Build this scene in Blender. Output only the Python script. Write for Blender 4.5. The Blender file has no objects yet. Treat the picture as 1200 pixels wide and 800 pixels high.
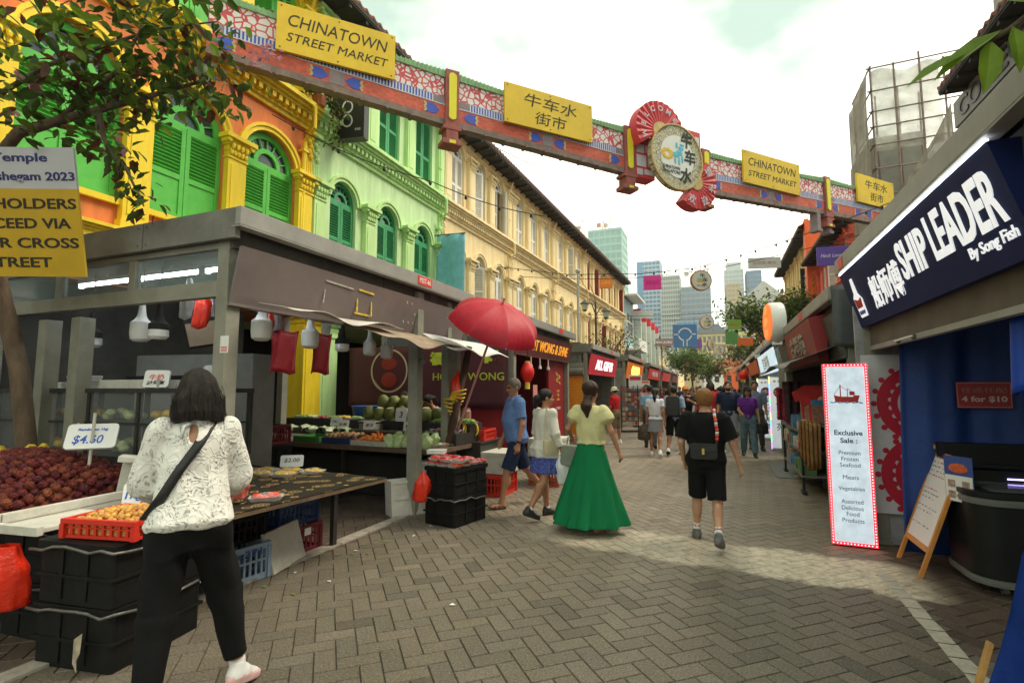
import bpy, bmesh, math, random
import numpy as np
from mathutils import Matrix, Vector, Euler
R = math.radians
PI = math.pi
rnd = random.Random(7)
SC = bpy.context.scene
COL = SC.collection
# ------------------------------------------------------------------ camera
cam_data = bpy.data.cameras.new('street_camera')
cam_data.sensor_width = 36.0
cam_data.lens = 18.0
cam_data.clip_start = 0.05
cam_data.clip_end = 5000
cam = bpy.data.objects.new('street_camera',cam_data)
COL.objects.link(cam)
cam.location = (0,0,1.62)
cam.rotation_euler = (R(90+5.24),0,R(21.8))
SC.camera = cam
# ------------------------------------------------------------------ world, sun, exposure
SUN_AZ, SUN_EL = 58.0, 52.0
world = bpy.data.worlds.new('World')
SC.world = world
world.use_nodes = True
wn, wl = world.node_tree.nodes, world.node_tree.links
wn.clear()
w_out = wn.new('ShaderNodeOutputWorld')
w_bg = wn.new('ShaderNodeBackground')
w_bg.inputs['Strength'].default_value = 0.125
sky = wn.new('ShaderNodeTexSky')
sky.sky_type = 'NISHITA'
sky.sun_disc = False
sky.sun_elevation = R(SUN_EL)
sky.sun_rotation = R(SUN_AZ)
w_tc = wn.new('ShaderNodeTexCoord')
w_map = wn.new('ShaderNodeMapping')
w_map.inputs['Scale'].default_value = (1.0,1.0,1.6)
w_no = wn.new('ShaderNodeTexNoise')
w_no.inputs['Scale'].default_value = 1.7
w_no.inputs['Detail'].default_value = 5.0
w_no.inputs['Roughness'].default_value = 0.5
w_ramp = wn.new('ShaderNodeValToRGB')
w_ramp.color_ramp.elements[0].position = 0.47
w_ramp.color_ramp.elements[0].color = (1.95,2.5,2.05,1)
w_ramp.color_ramp.elements[1].position = 0.70
w_ramp.color_ramp.elements[1].color = (10.5,9.8,7.9,1)
w_mix = wn.new('ShaderNodeMix')
w_mix.data_type = 'RGBA'
w_mix.inputs['Factor'].default_value = 0.95
wl.new(w_tc.outputs['Generated'],w_map.inputs['Vector'])
wl.new(w_map.outputs['Vector'],w_no.inputs['Vector'])
wl.new(w_no.outputs['Fac'],w_ramp.inputs['Fac'])
wl.new(sky.outputs['Color'],w_mix.inputs['A'])
wl.new(w_ramp.outputs['Color'],w_mix.inputs['B'])
wl.new(w_mix.outputs['Result'],w_bg.inputs['Color'])
wl.new(w_bg.outputs['Background'],w_out.inputs['Surface'])
sun_d = bpy.data.lights.new('sun','SUN')
sun_d.energy = 1.15
sun_d.angle = R(24)
sun_d.color = (1.0,0.90,0.72)
sun = bpy.data.objects.new('sun',sun_d)
COL.objects.link(sun)
_sd = Vector((math.sin(R(SUN_AZ))*math.cos(R(SUN_EL)),math.cos(R(SUN_AZ))*math.cos(R(SUN_EL)),math.sin(R(SUN_EL))))
sun.rotation_euler = (-_sd).to_track_quat('-Z','Y').to_euler()
SC.view_settings.view_transform = 'Standard'
SC.view_settings.look = 'None'
SC.view_settings.exposure = 1.54
SC.view_settings.gamma = 1.0
SC.view_settings.use_curve_mapping = False
SC.render.engine = 'CYCLES'
SC.cycles.max_bounces = 6
SC.cycles.diffuse_bounces = 3
SC.cycles.glossy_bounces = 3
SC.cycles.transmission_bounces = 4
SC.cycles.transparent_max_bounces = 12
SC.cycles.use_denoising = True
SC.cycles.caustics_reflective = False
SC.cycles.caustics_refractive = False
# ------------------------------------------------------------------ materials
MATS = {}
def mat(name,col,rough=0.6,var=0.12,vs=5.0,bump=0.0,bs=60.0,metal=0.0,emit=0.0,spec=0.4,alpha=1.0,dirt=0.0,stretch=None,trans=0.0,each=0.0):
 """plain surface with uneven tint, optional stains (dirt) and bump"""
 if name in MATS:
  return MATS[name]
 m = bpy.data.materials.new(name)
 m.use_nodes = True
 n, l = m.node_tree.nodes, m.node_tree.links
 b = n['Principled BSDF']
 b.inputs['Roughness'].default_value = rough
 b.inputs['Metallic'].default_value = metal
 b.inputs['Specular IOR Level'].default_value = spec
 if alpha<1:
  b.inputs['Alpha'].default_value = alpha
 if trans>0:
  b.inputs['Transmission Weight'].default_value = trans
  b.inputs['IOR'].default_value = 1.1
 c4 = (*col,1)
 if var<=0 and dirt<=0 and bump<=0:
  b.inputs['Base Color'].default_value = c4
  if emit:
   b.inputs['Emission Color'].default_value = c4
   b.inputs['Emission Strength'].default_value = emit
  MATS[name] = m
  return m
 tc = n.new('ShaderNodeTexCoord')
 mp = n.new('ShaderNodeMapping')
 if stretch:
  mp.inputs['Scale'].default_value = stretch
 l.new(tc.outputs['Object'],mp.inputs['Vector'])
 no = n.new('ShaderNodeTexNoise')
 no.inputs['Scale'].default_value = vs
 no.inputs['Detail'].default_value = 6
 no.inputs['Roughness'].default_value = 0.62
 l.new(mp.outputs['Vector'],no.inputs['Vector'])
 rp = n.new('ShaderNodeValToRGB')
 rp.color_ramp.elements[0].position = 0.3
 rp.color_ramp.elements[1].position = 0.7
 rp.color_ramp.elements[0].color = (*[max(0,c*(1-var))for c in col],1)
 rp.color_ramp.elements[1].color = (*[min(1,c*(1+var))for c in col],1)
 l.new(no.outputs['Fac'],rp.inputs['Fac'])
 last = rp.outputs['Color']
 if dirt>0:
  n2 = n.new('ShaderNodeTexNoise')
  n2.inputs['Scale'].default_value = vs*0.37
  n2.inputs['Detail'].default_value = 9
  n2.inputs['Roughness'].default_value = 0.72
  l.new(mp.outputs['Vector'],n2.inputs['Vector'])
  r2 = n.new('ShaderNodeValToRGB')
  r2.color_ramp.elements[0].position = 0.5
  r2.color_ramp.elements[1].position = 0.72
  r2.color_ramp.elements[0].color = (0,0,0,1)
  r2.color_ramp.elements[1].color = (dirt,dirt,dirt,1)
  l.new(n2.outputs['Fac'],r2.inputs['Fac'])
  mx = n.new('ShaderNodeMix')
  mx.data_type = 'RGBA'
  l.new(r2.outputs['Color'],mx.inputs['Factor'])
  l.new(last,mx.inputs['A'])
  mx.inputs['B'].default_value = (col[0]*0.25+0.02,col[1]*0.23+0.017,col[2]*0.2+0.012,1)
  last = mx.outputs['Result']
 if each:
  oi = n.new('ShaderNodeObjectInfo')
  hv = n.new('ShaderNodeHueSaturation')
  mr = n.new('ShaderNodeMapRange');mr.inputs['To Min'].default_value = 1-each;mr.inputs['To Max'].default_value = 1+each
  mh = n.new('ShaderNodeMapRange');mh.inputs['To Min'].default_value = 0.5-each*0.06;mh.inputs['To Max'].default_value = 0.5+each*0.06
  l.new(oi.outputs['Random'],mr.inputs['Value']);l.new(oi.outputs['Random'],mh.inputs['Value']);l.new(mr.outputs[0],hv.inputs['Value']);l.new(mh.outputs[0],hv.inputs['Hue']);l.new(last,hv.inputs['Color'])
  last = hv.outputs['Color']
 l.new(last,b.inputs['Base Color'])
 if emit:
  l.new(last,b.inputs['Emission Color'])
  b.inputs['Emission Strength'].default_value = emit
 if bump>0:
  n3 = n.new('ShaderNodeTexNoise')
  n3.inputs['Scale'].default_value = bs
  n3.inputs['Detail'].default_value = 4
  l.new(mp.outputs['Vector'],n3.inputs['Vector'])
  bp = n.new('ShaderNodeBump')
  bp.inputs['Strength'].default_value = bump
  bp.inputs['Distance'].default_value = 0.02
  l.new(n3.outputs['Fac'],bp.inputs['Height'])
  l.new(bp.outputs['Normal'],b.inputs['Normal'])
 MATS[name] = m
 return m
def glass(name,col=(0.8,0.85,0.85),alpha=0.25,rough=0.05):
 if name in MATS:
  return MATS[name]
 m = bpy.data.materials.new(name)
 m.use_nodes = True
 b = m.node_tree.nodes['Principled BSDF']
 b.inputs['Base Color'].default_value = (*col,1)
 b.inputs['Alpha'].default_value = alpha
 b.inputs['Roughness'].default_value = rough
 b.inputs['Specular IOR Level'].default_value = 0.8
 MATS[name] = m
 return m
# ------------------------------------------------------------------ mesh builder
class MB:
 def __init__(self,T=None):
  self.v, self.f, self.m, self.T, self.mi = [], [], [], T, 0
 def add(self,verts,faces):
  o = len(self.v)
  if self.T is not None:
   T = self.T
   verts = [tuple(T@Vector(p))for p in verts]
  self.v.extend([tuple(p)for p in verts])
  self.f.extend([tuple(i+o for i in f)for f in faces])
  self.m.extend([self.mi]*len(faces))
  return self
 def box(self,c,s,rz=0.0,rx=0.0,ry=0.0):
  hx, hy, hz = s[0]/2, s[1]/2, s[2]/2
  M = Euler((rx,ry,rz)).to_matrix()if(rx or ry or rz)else None
  vs = []
  for z in(-hz,hz):
   for x, y in((-hx,-hy),(hx,-hy),(hx,hy),(-hx,hy)):
    p = Vector((x,y,z))
    if M:
     p = M@p
    vs.append((p.x+c[0],p.y+c[1],p.z+c[2]))
  return self.add(vs,[(3,2,1,0),(4,5,6,7),(0,1,5,4),(1,2,6,5),(2,3,7,6),(3,0,4,7)])
 def b2(self,x0,x1,y0,y1,z0,z1):
  return self.box(((x0+x1)/2,(y0+y1)/2,(z0+z1)/2),(abs(x1-x0),abs(y1-y0),abs(z1-z0)))
 def quad(self,a,b,c,d):
  return self.add([a,b,c,d],[(0,1,2,3)])
 def poly(self,pts):
  return self.add(pts,[tuple(range(len(pts)))])
 def prism(self,pts2,t0,t1,axis='y'):
  """outline (a,b) extruded; axis y: (a,t,b)   axis z: (a,b,t)   axis x: (t,a,b)"""
  n = len(pts2)
  f = {'y':lambda a,b,t:(a,t,b),'z':lambda a,b,t:(a,b,t),'x':lambda a,b,t:(t,a,b)}[axis]
  vs = [f(a,b,t0)for a,b in pts2]+[f(a,b,t1)for a,b in pts2]
  fs = [tuple(range(n)),tuple(range(2*n-1,n-1,-1))]
  fs+=[(i,i+n,(i+1)%n+n,(i+1)%n)for i in range(n)]
  return self.add(vs,fs)
 def cyl(self,p0,p1,r0,r1=None,n=10,caps=True):
  r1 = r0 if r1 is None else r1
  p0, p1 = Vector(p0), Vector(p1)
  d = (p1-p0)
  if d.length<1e-9:
   return self
  d.normalize()
  a = d.orthogonal().normalized()
  b = d.cross(a)
  vs = []
  for p, r in((p0,r0),(p1,r1)):
   for i in range(n):
    t = 2*PI*i/n
    vs.append(tuple(p+a*(math.cos(t)*r)+b*(math.sin(t)*r)))
  fs = [(i,(i+1)%n,(i+1)%n+n,i+n)for i in range(n)]
  if caps:
   fs+=[tuple(range(n-1,-1,-1)),tuple(range(n,2*n))]
  return self.add(vs,fs)
 def tube(self,pts,r,n=8,taper=None):
  pts = [Vector(p)for p in pts]
  k = len(pts)
  vs, fs = [], []
  prev = None
  for i, p in enumerate(pts):
   d = (pts[min(i+1,k-1)]-pts[max(i-1,0)]).normalized()
   if prev is None:
    a = d.orthogonal().normalized()
   else:
    a = (prev-d*prev.dot(d))
    a = a.normalized()if a.length>1e-6 else d.orthogonal().normalized()
   prev = a
   b = d.cross(a)
   rr = r if taper is None else r+(taper-r)*i/(k-1)
   for j in range(n):
    t = 2*PI*j/n
    vs.append(tuple(p+a*(math.cos(t)*rr)+b*(math.sin(t)*rr)))
  for i in range(k-1):
   for j in range(n):
    fs.append((i*n+j,i*n+(j+1)%n,(i+1)*n+(j+1)%n,(i+1)*n+j))
  fs+=[tuple(range(n-1,-1,-1)),tuple(range((k-1)*n,k*n))]
  return self.add(vs,fs)
 def lathe(self,prof,c=(0,0,0),n=16,M=None):
  vs, fs = [], []
  for r, z in prof:
   for j in range(n):
    t = 2*PI*j/n
    p = Vector((r*math.cos(t),r*math.sin(t),z))
    if M is not None:
     p = M@p
    vs.append((p.x+c[0],p.y+c[1],p.z+c[2]))
  for i in range(len(prof)-1):
   for j in range(n):
    fs.append((i*n+j,i*n+(j+1)%n,(i+1)*n+(j+1)%n,(i+1)*n+j))
  fs+=[tuple(range(n-1,-1,-1)),tuple(range((len(prof)-1)*n,len(prof)*n))]
  return self.add(vs,fs)
 def ball(self,c,r,n=10,k=6,s=(1,1,1),M=None):
  prof = [(max(1e-4,r*math.sin(PI*i/k)),-r*math.cos(PI*i/k))for i in range(k+1)]
  S = Matrix.Diagonal((*s,1)).to_3x3()
  if M is not None:
   S = M@S
  return self.lathe(prof,c,n,S)
 def grid(self,fn,nu,nv,closed_u=False):
  vs = [fn(i/(nu if closed_u else nu-1),j/(nv-1))for j in range(nv)for i in range(nu)]
  fs = []
  for j in range(nv-1):
   for i in range(nu if closed_u else nu-1):
    i2 = (i+1)%nu
    fs.append((j*nu+i,j*nu+i2,(j+1)*nu+i2,(j+1)*nu+i))
  return self.add(vs,fs)
 def sheet(self,fn,nu,nv,t=0.004):
  """a cloth-like grid with real thickness t"""
  P = [[Vector(fn(i/(nu-1),j/(nv-1)))for i in range(nu)]for j in range(nv)]
  top, bot = [], []
  for j in range(nv):
   for i in range(nu):
    du = P[j][min(i+1,nu-1)]-P[j][max(i-1,0)]
    dv = P[min(j+1,nv-1)][i]-P[max(j-1,0)][i]
    n = du.cross(dv)
    n = n.normalized()*(t/2)if n.length>1e-12 else Vector((0,0,t/2))
    top.append(tuple(P[j][i]+n))
    bot.append(tuple(P[j][i]-n))
  N = nu*nv
  fs = []
  for j in range(nv-1):
   for i in range(nu-1):
    a, b, c, d = j*nu+i, j*nu+i+1, (j+1)*nu+i+1, (j+1)*nu+i
    fs.append((a,b,c,d))
    fs.append((d+N,c+N,b+N,a+N))
  rim = [i for i in range(nu)]+[j*nu+nu-1 for j in range(1,nv)]+[(nv-1)*nu+i for i in range(nu-2,-1,-1)]+[j*nu for j in range(nv-2,0,-1)]
  for k in range(len(rim)):
   a, b = rim[k], rim[(k+1)%len(rim)]
   fs.append((b,a,a+N,b+N))
  return self.add(top+bot,fs)
def wmat(o):
 M = Matrix.Identity(4)
 while o is not None:
  M = o.matrix_basis@M
  o = o.parent
 return M
def obj(name,mb,mats,parent=None,smooth=False,world=False,bevel=0.0):
 """link the builder's shape as ONE mesh object"""
 me = bpy.data.meshes.new(name)
 verts = mb.v
 if world and parent is not None:
  Mi = wmat(parent).inverted()
  verts = [tuple(Mi@Vector(p))for p in verts]
 me.from_pydata(verts,[],mb.f)
 mats = mats if isinstance(mats,(list,tuple))else[mats]
 for x in mats:
  me.materials.append(x)
 if len(mats)>1:
  me.polygons.foreach_set('material_index',mb.m)
 bm = bmesh.new()
 bm.from_mesh(me)
 bmesh.ops.recalc_face_normals(bm,faces=bm.faces)
 if bevel>0:
  bmesh.ops.bevel(bm,geom=[e for e in bm.edges if len(e.link_faces)==2 and e.calc_face_angle(0)>0.5],offset=bevel,segments=2,affect='EDGES',profile=0.7,clamp_overlap=True)
 bm.to_mesh(me)
 bm.free()
 if smooth:
  me.polygons.foreach_set('use_smooth',[True]*len(me.polygons))
  if smooth!='all':
   try:
    me.set_sharp_from_angle(angle=R(40))
   except Exception:
    pass
 me.update()
 o = bpy.data.objects.new(name,me)
 COL.objects.link(o)
 if parent is not None:
  o.parent = parent
 return o
def tag(o,label=None,cat=None,group=None,kind=None):
 if label:o['label'] = label
 if cat:o['category'] = cat
 if group:o['group'] = group
 if kind:o['kind'] = kind
 return o
def thing(name,label,cat,loc=(0,0,0),rz=0.0,group=None):
 o = bpy.data.objects.new(name,None)
 o.empty_display_size = 0.2
 COL.objects.link(o)
 o.location = loc
 o.rotation_euler = (0,0,rz)
 return tag(o,label,cat,group)
def dup(o,loc=None,rz=None,label=None,parent=None,scale=None):
 c = o.copy()
 COL.objects.link(c)
 c.parent = parent
 if loc is not None:c.location = loc
 if rz is not None:c.rotation_euler = (0,0,rz)
 if scale is not None:c.scale = scale
 if label:c['label'] = label
 for ch in list(o.children):
  dup(ch,parent=c)
 return c
def text(body,size,mats,name='lettering',parent=None,M=None,ext=0.004,bold=0.0,shear=0.0,width=None,align='CENTER',spacing=1.0,line=1.0,height=None):
 """raised lettering; local x right, y up, z towards the reader; M places it in the parent's space"""
 cu = bpy.data.curves.new(name,'FONT')
 cu.body = body
 cu.size = size
 cu.extrude = ext
 cu.offset = bold
 cu.shear = shear
 cu.align_x = align
 cu.align_y = 'CENTER'
 cu.space_character = spacing
 cu.space_line = line
 cu.resolution_u = 3
 to = bpy.data.objects.new(name,cu)
 COL.objects.link(to)
 dg = bpy.context.evaluated_depsgraph_get()
 dg.update()
 me = bpy.data.meshes.new_from_object(to.evaluated_get(dg))
 bpy.data.objects.remove(to)
 bpy.data.curves.remove(cu)
 me.name = name
 co = np.empty(len(me.vertices)*3,np.float32)
 me.vertices.foreach_get('co',co)
 co = co.reshape(-1,3)
 if len(co):
  lo, hi = co.min(0), co.max(0)
  sx = 1.0
  if width:sx = width/(hi[0]-lo[0])
  sy = height/(hi[1]-lo[1])if height else 1.0
  co[:,1] = (co[:,1]-(lo[1]+hi[1])/2)*sy
  if align=='CENTER':
   co[:,0] = (co[:,0]-(lo[0]+hi[0])/2)*sx
  else:
   co[:,0]*=sx
 if M is not None:
  A = np.array(M)
  co = co@A[:3,:3].T+A[:3,3]
 me.vertices.foreach_set('co',co.astype(np.float32).ravel())
 me.materials.clear()
 me.materials.append(mats)
 me.update()
 o = bpy.data.objects.new(name,me)
 COL.objects.link(o)
 o.parent = parent
 return o
def face_m(o,right,up):
 """matrix putting local x along right, y along up, z along right x up, at o"""
 r, u = Vector(right).normalized(), Vector(up).normalized()
 n = r.cross(u)
 M = Matrix(((r.x,u.x,n.x,o[0]),(r.y,u.y,n.y,o[1]),(r.z,u.z,n.z,o[2]),(0,0,0,1)))
 return M
def front_m(x,y,z):
 return face_m((x,y,z),(1,0,0),(0,0,1))
# ------------------------------------------------------------------ ground
def paver_mat(name,col,speck,dirt):
 m = bpy.data.materials.new(name)
 m.use_nodes = True
 n, l = m.node_tree.nodes, m.node_tree.links
 b = n['Principled BSDF']
 b.inputs['Roughness'].default_value = 0.62
 b.inputs['Specular IOR Level'].default_value = 0.35
 tc = n.new('ShaderNodeTexCoord')
 at = n.new('ShaderNodeAttribute')
 at.attribute_name = 'tint'
 big = n.new('ShaderNodeTexNoise');big.inputs['Scale'].default_value = 0.55;big.inputs['Detail'].default_value = 8;big.inputs['Roughness'].default_value = 0.68
 fine = n.new('ShaderNodeTexNoise');fine.inputs['Scale'].default_value = 75;fine.inputs['Detail'].default_value = 3
 vor = n.new('ShaderNodeTexVoronoi');vor.inputs['Scale'].default_value = 52
 for x in(big,fine,vor):
  l.new(tc.outputs['Object'],x.inputs['Vector'])
 r1 = n.new('ShaderNodeValToRGB')
 r1.color_ramp.elements[0].position = 0.32;r1.color_ramp.elements[1].position = 0.68
 r1.color_ramp.elements[0].color = (*[c*(1-dirt)for c in col],1)
 r1.color_ramp.elements[1].color = (*[c*(1+dirt*0.6)for c in col],1)
 l.new(big.outputs['Fac'],r1.inputs['Fac'])
 m1 = n.new('ShaderNodeMix');m1.data_type = 'RGBA';m1.blend_type = 'MULTIPLY';m1.inputs['Factor'].default_value = 1
 l.new(r1.outputs['Color'],m1.inputs['A']);l.new(at.outputs['Color'],m1.inputs['B'])
 r2 = n.new('ShaderNodeValToRGB')
 r2.color_ramp.elements[0].position = 0.33;r2.color_ramp.elements[1].position = 0.68
 r2.color_ramp.elements[0].color = (0.62,0.62,0.62,1);r2.color_ramp.elements[1].color = (1.3,1.3,1.3,1)
 l.new(fine.outputs['Fac'],r2.inputs['Fac'])
 m2 = n.new('ShaderNodeMix');m2.data_type = 'RGBA';m2.blend_type = 'MULTIPLY';m2.inputs['Factor'].default_value = 1
 l.new(m1.outputs['Result'],m2.inputs['A']);l.new(r2.outputs['Color'],m2.inputs['B'])
 r3 = n.new('ShaderNodeValToRGB')
 r3.color_ramp.elements[0].position = 0.13;r3.color_ramp.elements[0].color = (speck,speck,speck,1)
 r3.color_ramp.elements[1].position = 0.2;r3.color_ramp.elements[1].color = (0,0,0,1)
 l.new(vor.outputs['Distance'],r3.inputs['Fac'])
 m3 = n.new('ShaderNodeMix');m3.data_type = 'RGBA'
 l.new(r3.outputs['Color'],m3.inputs['Factor']);l.new(m2.outputs['Result'],m3.inputs['A'])
 m3.inputs['B'].default_value = (0.42,0.37,0.28,1)
 def mt(op,a,c=None,d=None):
  q = n.new('ShaderNodeMath');q.operation = op;q.use_clamp = False
  for i, v in enumerate((a,c,d)):
   if v is None:continue
   if isinstance(v,(int,float)):q.inputs[i].default_value = v
   else:l.new(v,q.inputs[i])
  return q.outputs[0]
 sx = n.new('ShaderNodeSeparateXYZ');l.new(tc.outputs['Object'],sx.inputs[0])
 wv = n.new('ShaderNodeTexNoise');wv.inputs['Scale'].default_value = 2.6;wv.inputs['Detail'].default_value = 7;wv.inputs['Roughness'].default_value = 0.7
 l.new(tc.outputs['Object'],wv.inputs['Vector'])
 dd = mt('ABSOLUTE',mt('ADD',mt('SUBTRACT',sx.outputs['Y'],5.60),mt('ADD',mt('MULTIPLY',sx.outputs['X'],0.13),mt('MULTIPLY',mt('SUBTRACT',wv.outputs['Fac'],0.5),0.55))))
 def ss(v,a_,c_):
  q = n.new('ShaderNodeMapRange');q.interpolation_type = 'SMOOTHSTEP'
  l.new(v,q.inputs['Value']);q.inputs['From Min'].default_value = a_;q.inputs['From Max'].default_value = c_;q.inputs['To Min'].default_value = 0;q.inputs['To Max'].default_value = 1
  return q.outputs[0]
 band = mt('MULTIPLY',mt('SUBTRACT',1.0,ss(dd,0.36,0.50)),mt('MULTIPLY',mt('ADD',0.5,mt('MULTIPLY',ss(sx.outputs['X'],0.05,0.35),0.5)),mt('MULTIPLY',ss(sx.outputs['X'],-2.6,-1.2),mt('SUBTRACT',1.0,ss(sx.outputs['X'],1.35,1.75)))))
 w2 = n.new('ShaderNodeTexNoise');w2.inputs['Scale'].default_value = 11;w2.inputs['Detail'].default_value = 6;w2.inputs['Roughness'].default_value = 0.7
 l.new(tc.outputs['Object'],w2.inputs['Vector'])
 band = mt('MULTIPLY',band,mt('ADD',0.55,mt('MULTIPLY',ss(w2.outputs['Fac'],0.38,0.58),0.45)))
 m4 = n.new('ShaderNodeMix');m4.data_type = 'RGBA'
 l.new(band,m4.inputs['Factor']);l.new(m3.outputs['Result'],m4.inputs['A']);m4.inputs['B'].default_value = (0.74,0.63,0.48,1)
 l.new(m4.outputs['Result'],b.inputs['Base Color'])
 bp = n.new('ShaderNodeBump');bp.inputs['Strength'].default_value = 0.5;bp.inputs['Distance'].default_value = 0.006
 l.new(fine.outputs['Fac'],bp.inputs['Height']);l.new(bp.outputs['Normal'],b.inputs['Normal'])
 return m
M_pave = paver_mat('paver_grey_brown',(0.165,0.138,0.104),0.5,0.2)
M_pave_far = paver_mat('paver_far_lit',(0.235,0.19,0.142),0.25,0.22)  # lighter copy of the near pavers: brighter far light put into the colour
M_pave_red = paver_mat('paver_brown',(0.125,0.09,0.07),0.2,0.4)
M_joint = mat('joint_sand',(0.065,0.054,0.042),0.95,0.3,9)
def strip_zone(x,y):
 """which paving lies here: pale crossing band, near field, far field, side bands"""
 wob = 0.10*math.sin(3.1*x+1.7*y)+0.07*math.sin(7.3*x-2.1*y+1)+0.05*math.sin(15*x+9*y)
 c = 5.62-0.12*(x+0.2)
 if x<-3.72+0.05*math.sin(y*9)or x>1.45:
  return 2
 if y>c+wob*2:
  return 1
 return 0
def pavers():
 w = 0.127
 g = 0.0022
 th = R(48.5)
 ux, uy = Vector((math.sin(th),math.cos(th))), Vector((-math.cos(th),math.sin(th)))
 verts, faces, mi, tint = [], [], [], []
 rng = random.Random(3)
 def ok(x,y):
  if y<-1.2 or y>46:return False
  if y>12:return-4.3<x<3.2
  return-8.6<x<4.0
 n = int(50/w)
 for i in range(-n,n):
  for j in range(-n,n):
   d = (i-j)%4
   if d==0:a, b = 2, 1
   elif d==3:a, b = 1, 2
   else:continue
   cx, cy = (i+a/2)*w, (j+b/2)*w
   P = ux*cx+uy*cy
   X, Y = P.x-1.0, P.y+3.0
   if not ok(X,Y):continue
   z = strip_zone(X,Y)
   t = rng.uniform(0.88,1.09)*(0.75 if rng.random()<0.05 else(1.22 if rng.random()<0.03 else 1))
   tr, tb = rng.uniform(0.985,1.03), rng.uniform(0.95,1.02)
   hx, hy = a*w/2-g, b*w/2-g
   zt = rng.uniform(-0.0018,0.0)
   k = len(verts)
   bev = 0.004
   for(qx,qy,qz)in((hx-bev,hy-bev,zt),(hx,hy,-0.009)):
    for sx, sy in((-1,-1),(1,-1),(1,1),(-1,1)):
     Q = ux*(sx*qx)+uy*(sy*qy)
     verts.append((X+Q.x,Y+Q.y,qz))
   fs = [(k,k+1,k+2,k+3)]+[(k+4+e,k+4+(e+1)%4,k+(e+1)%4,k+e)for e in range(4)]
   faces+=fs
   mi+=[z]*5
   tint+=[(t*tr,t,t*tb,1)]*20
 me = bpy.data.meshes.new('street_paving')
 me.from_pydata(verts,[],faces)
 for x in(M_pave,M_pave_far,M_pave_red):me.materials.append(x)
 me.polygons.foreach_set('material_index',mi)
 ca = me.color_attributes.new('tint','FLOAT_COLOR','CORNER')
 ca.data.foreach_set('color',np.array(tint,np.float32).ravel())
 me.update()
 o = bpy.data.objects.new('street_paving',me)
 COL.objects.link(o)
 tag(o,'grey brown herringbone block paving of the market street','paving',kind='structure')
pavers()
b = MB();b.quad((-450,-120,-0.010),(450,-120,-0.010),(450,760,-0.010),(-450,760,-0.010))
tag(obj('ground',b,M_joint),'dark ground under and around the street','ground',kind='structure')
b = MB();b.quad((-4.0,46,-0.004),(2.4,46,-0.004),(2.4,180,-0.004),(-4.0,180,-0.004))
tag(obj('street',b,mat('street_far',(0.2,0.165,0.13),0.7,0.2,0.6)),'paving of the far end of the street','street',kind='structure')
def worn_paint():
 m = mat('line_paint',(0.52,0.48,0.39),0.6,0.15,30,dirt=0.6)
 return m
b = MB()
for k in range(26):
 y = 0.6+k*0.19
 if y>5.35:break
 jx = 0.006*math.sin(k*2.3)
 b.quad((1.245+jx,y,0.0035),(1.355+jx,y+0.01,0.0035),(1.355-jx,y+0.187,0.0035),(1.245-jx,y+0.18,0.0035))
tag(obj('painted_line',b,worn_paint()),'white painted line along the right edge of the paving','line',kind='structure')
b = MB()
for k in range(14):
 y = 1.0+k*0.46
 b.box((-3.76,y,0.006),(0.13,0.45,0.024),rz=0.01*math.sin(k*5))
tag(obj('kerb',b,mat('kerb_stone',(0.36,0.32,0.27),0.8,0.25,12,0.3,dirt=0.7),bevel=0.004),'flush pale kerb stones edging the fruit stall','kerb',kind='structure')
b = MB();b.poly([(-1.93,3.55,0.004),(-1.895,3.54,0.009),(-1.88,3.565,0.005),(-1.915,3.58,0.008)]);b.poly([(-1.93,3.55,0.0035),(-1.915,3.58,0.0075),(-1.88,3.565,0.0045),(-1.895,3.54,0.0085)])
tag(obj('paper_scrap',b,mat('paper',(0.8,0.79,0.76),0.8,0.03)),'small white scrap of paper lying on the grey paving','litter')
# ------------------------------------------------------------------ shophouses
def arch_pts(xc,r,zs,n=14,ry=None):
 ry = ry or r
 return[(xc-r*math.cos(PI*i/n),zs+ry*math.sin(PI*i/n))for i in range(n+1)]
def wall_bays(mb,x0,x1,z0,z1,ops,depth=0.2,y=0.0):
 """front wall x0..x1 z0..z1 with openings (xc,w,zb,zs,arched): faces, reveals"""
 cur = x0
 for(xc,w,zb,zs,ar)in ops:
  a, c = xc-w/2, xc+w/2
  mb.quad((cur,y,z0),(a,y,z0),(a,y,z1),(cur,y,z1))
  mb.quad((a,y,z0),(c,y,z0),(c,y,zb),(a,y,zb))
  if ar:
   pts = arch_pts(xc,w/2,zs)
  else:
   pts = [(a,zs),(c,zs)]
  for(p,q)in zip(pts[:-1],pts[1:]):
   mb.quad((p[0],y,p[1]),(q[0],y,q[1]),(q[0],y,z1),(p[0],y,z1))
   mb.quad((p[0],y,p[1]),(p[0],y+depth,p[1]),(q[0],y+depth,q[1]),(q[0],y,q[1]))
  mb.quad((a,y,zb),(a,y+depth,zb),(a,y+depth,zs),(a,y,zs))
  mb.quad((c,y,zb),(c,y,zs),(c,y+depth,zs),(c,y+depth,zb))
  mb.quad((a,y,zb),(c,y,zb),(c,y+depth,zb),(a,y+depth,zb))
  cur = c
 mb.quad((cur,y,z0),(x1,y,z0),(x1,y,z1),(cur,y,z1))
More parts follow.
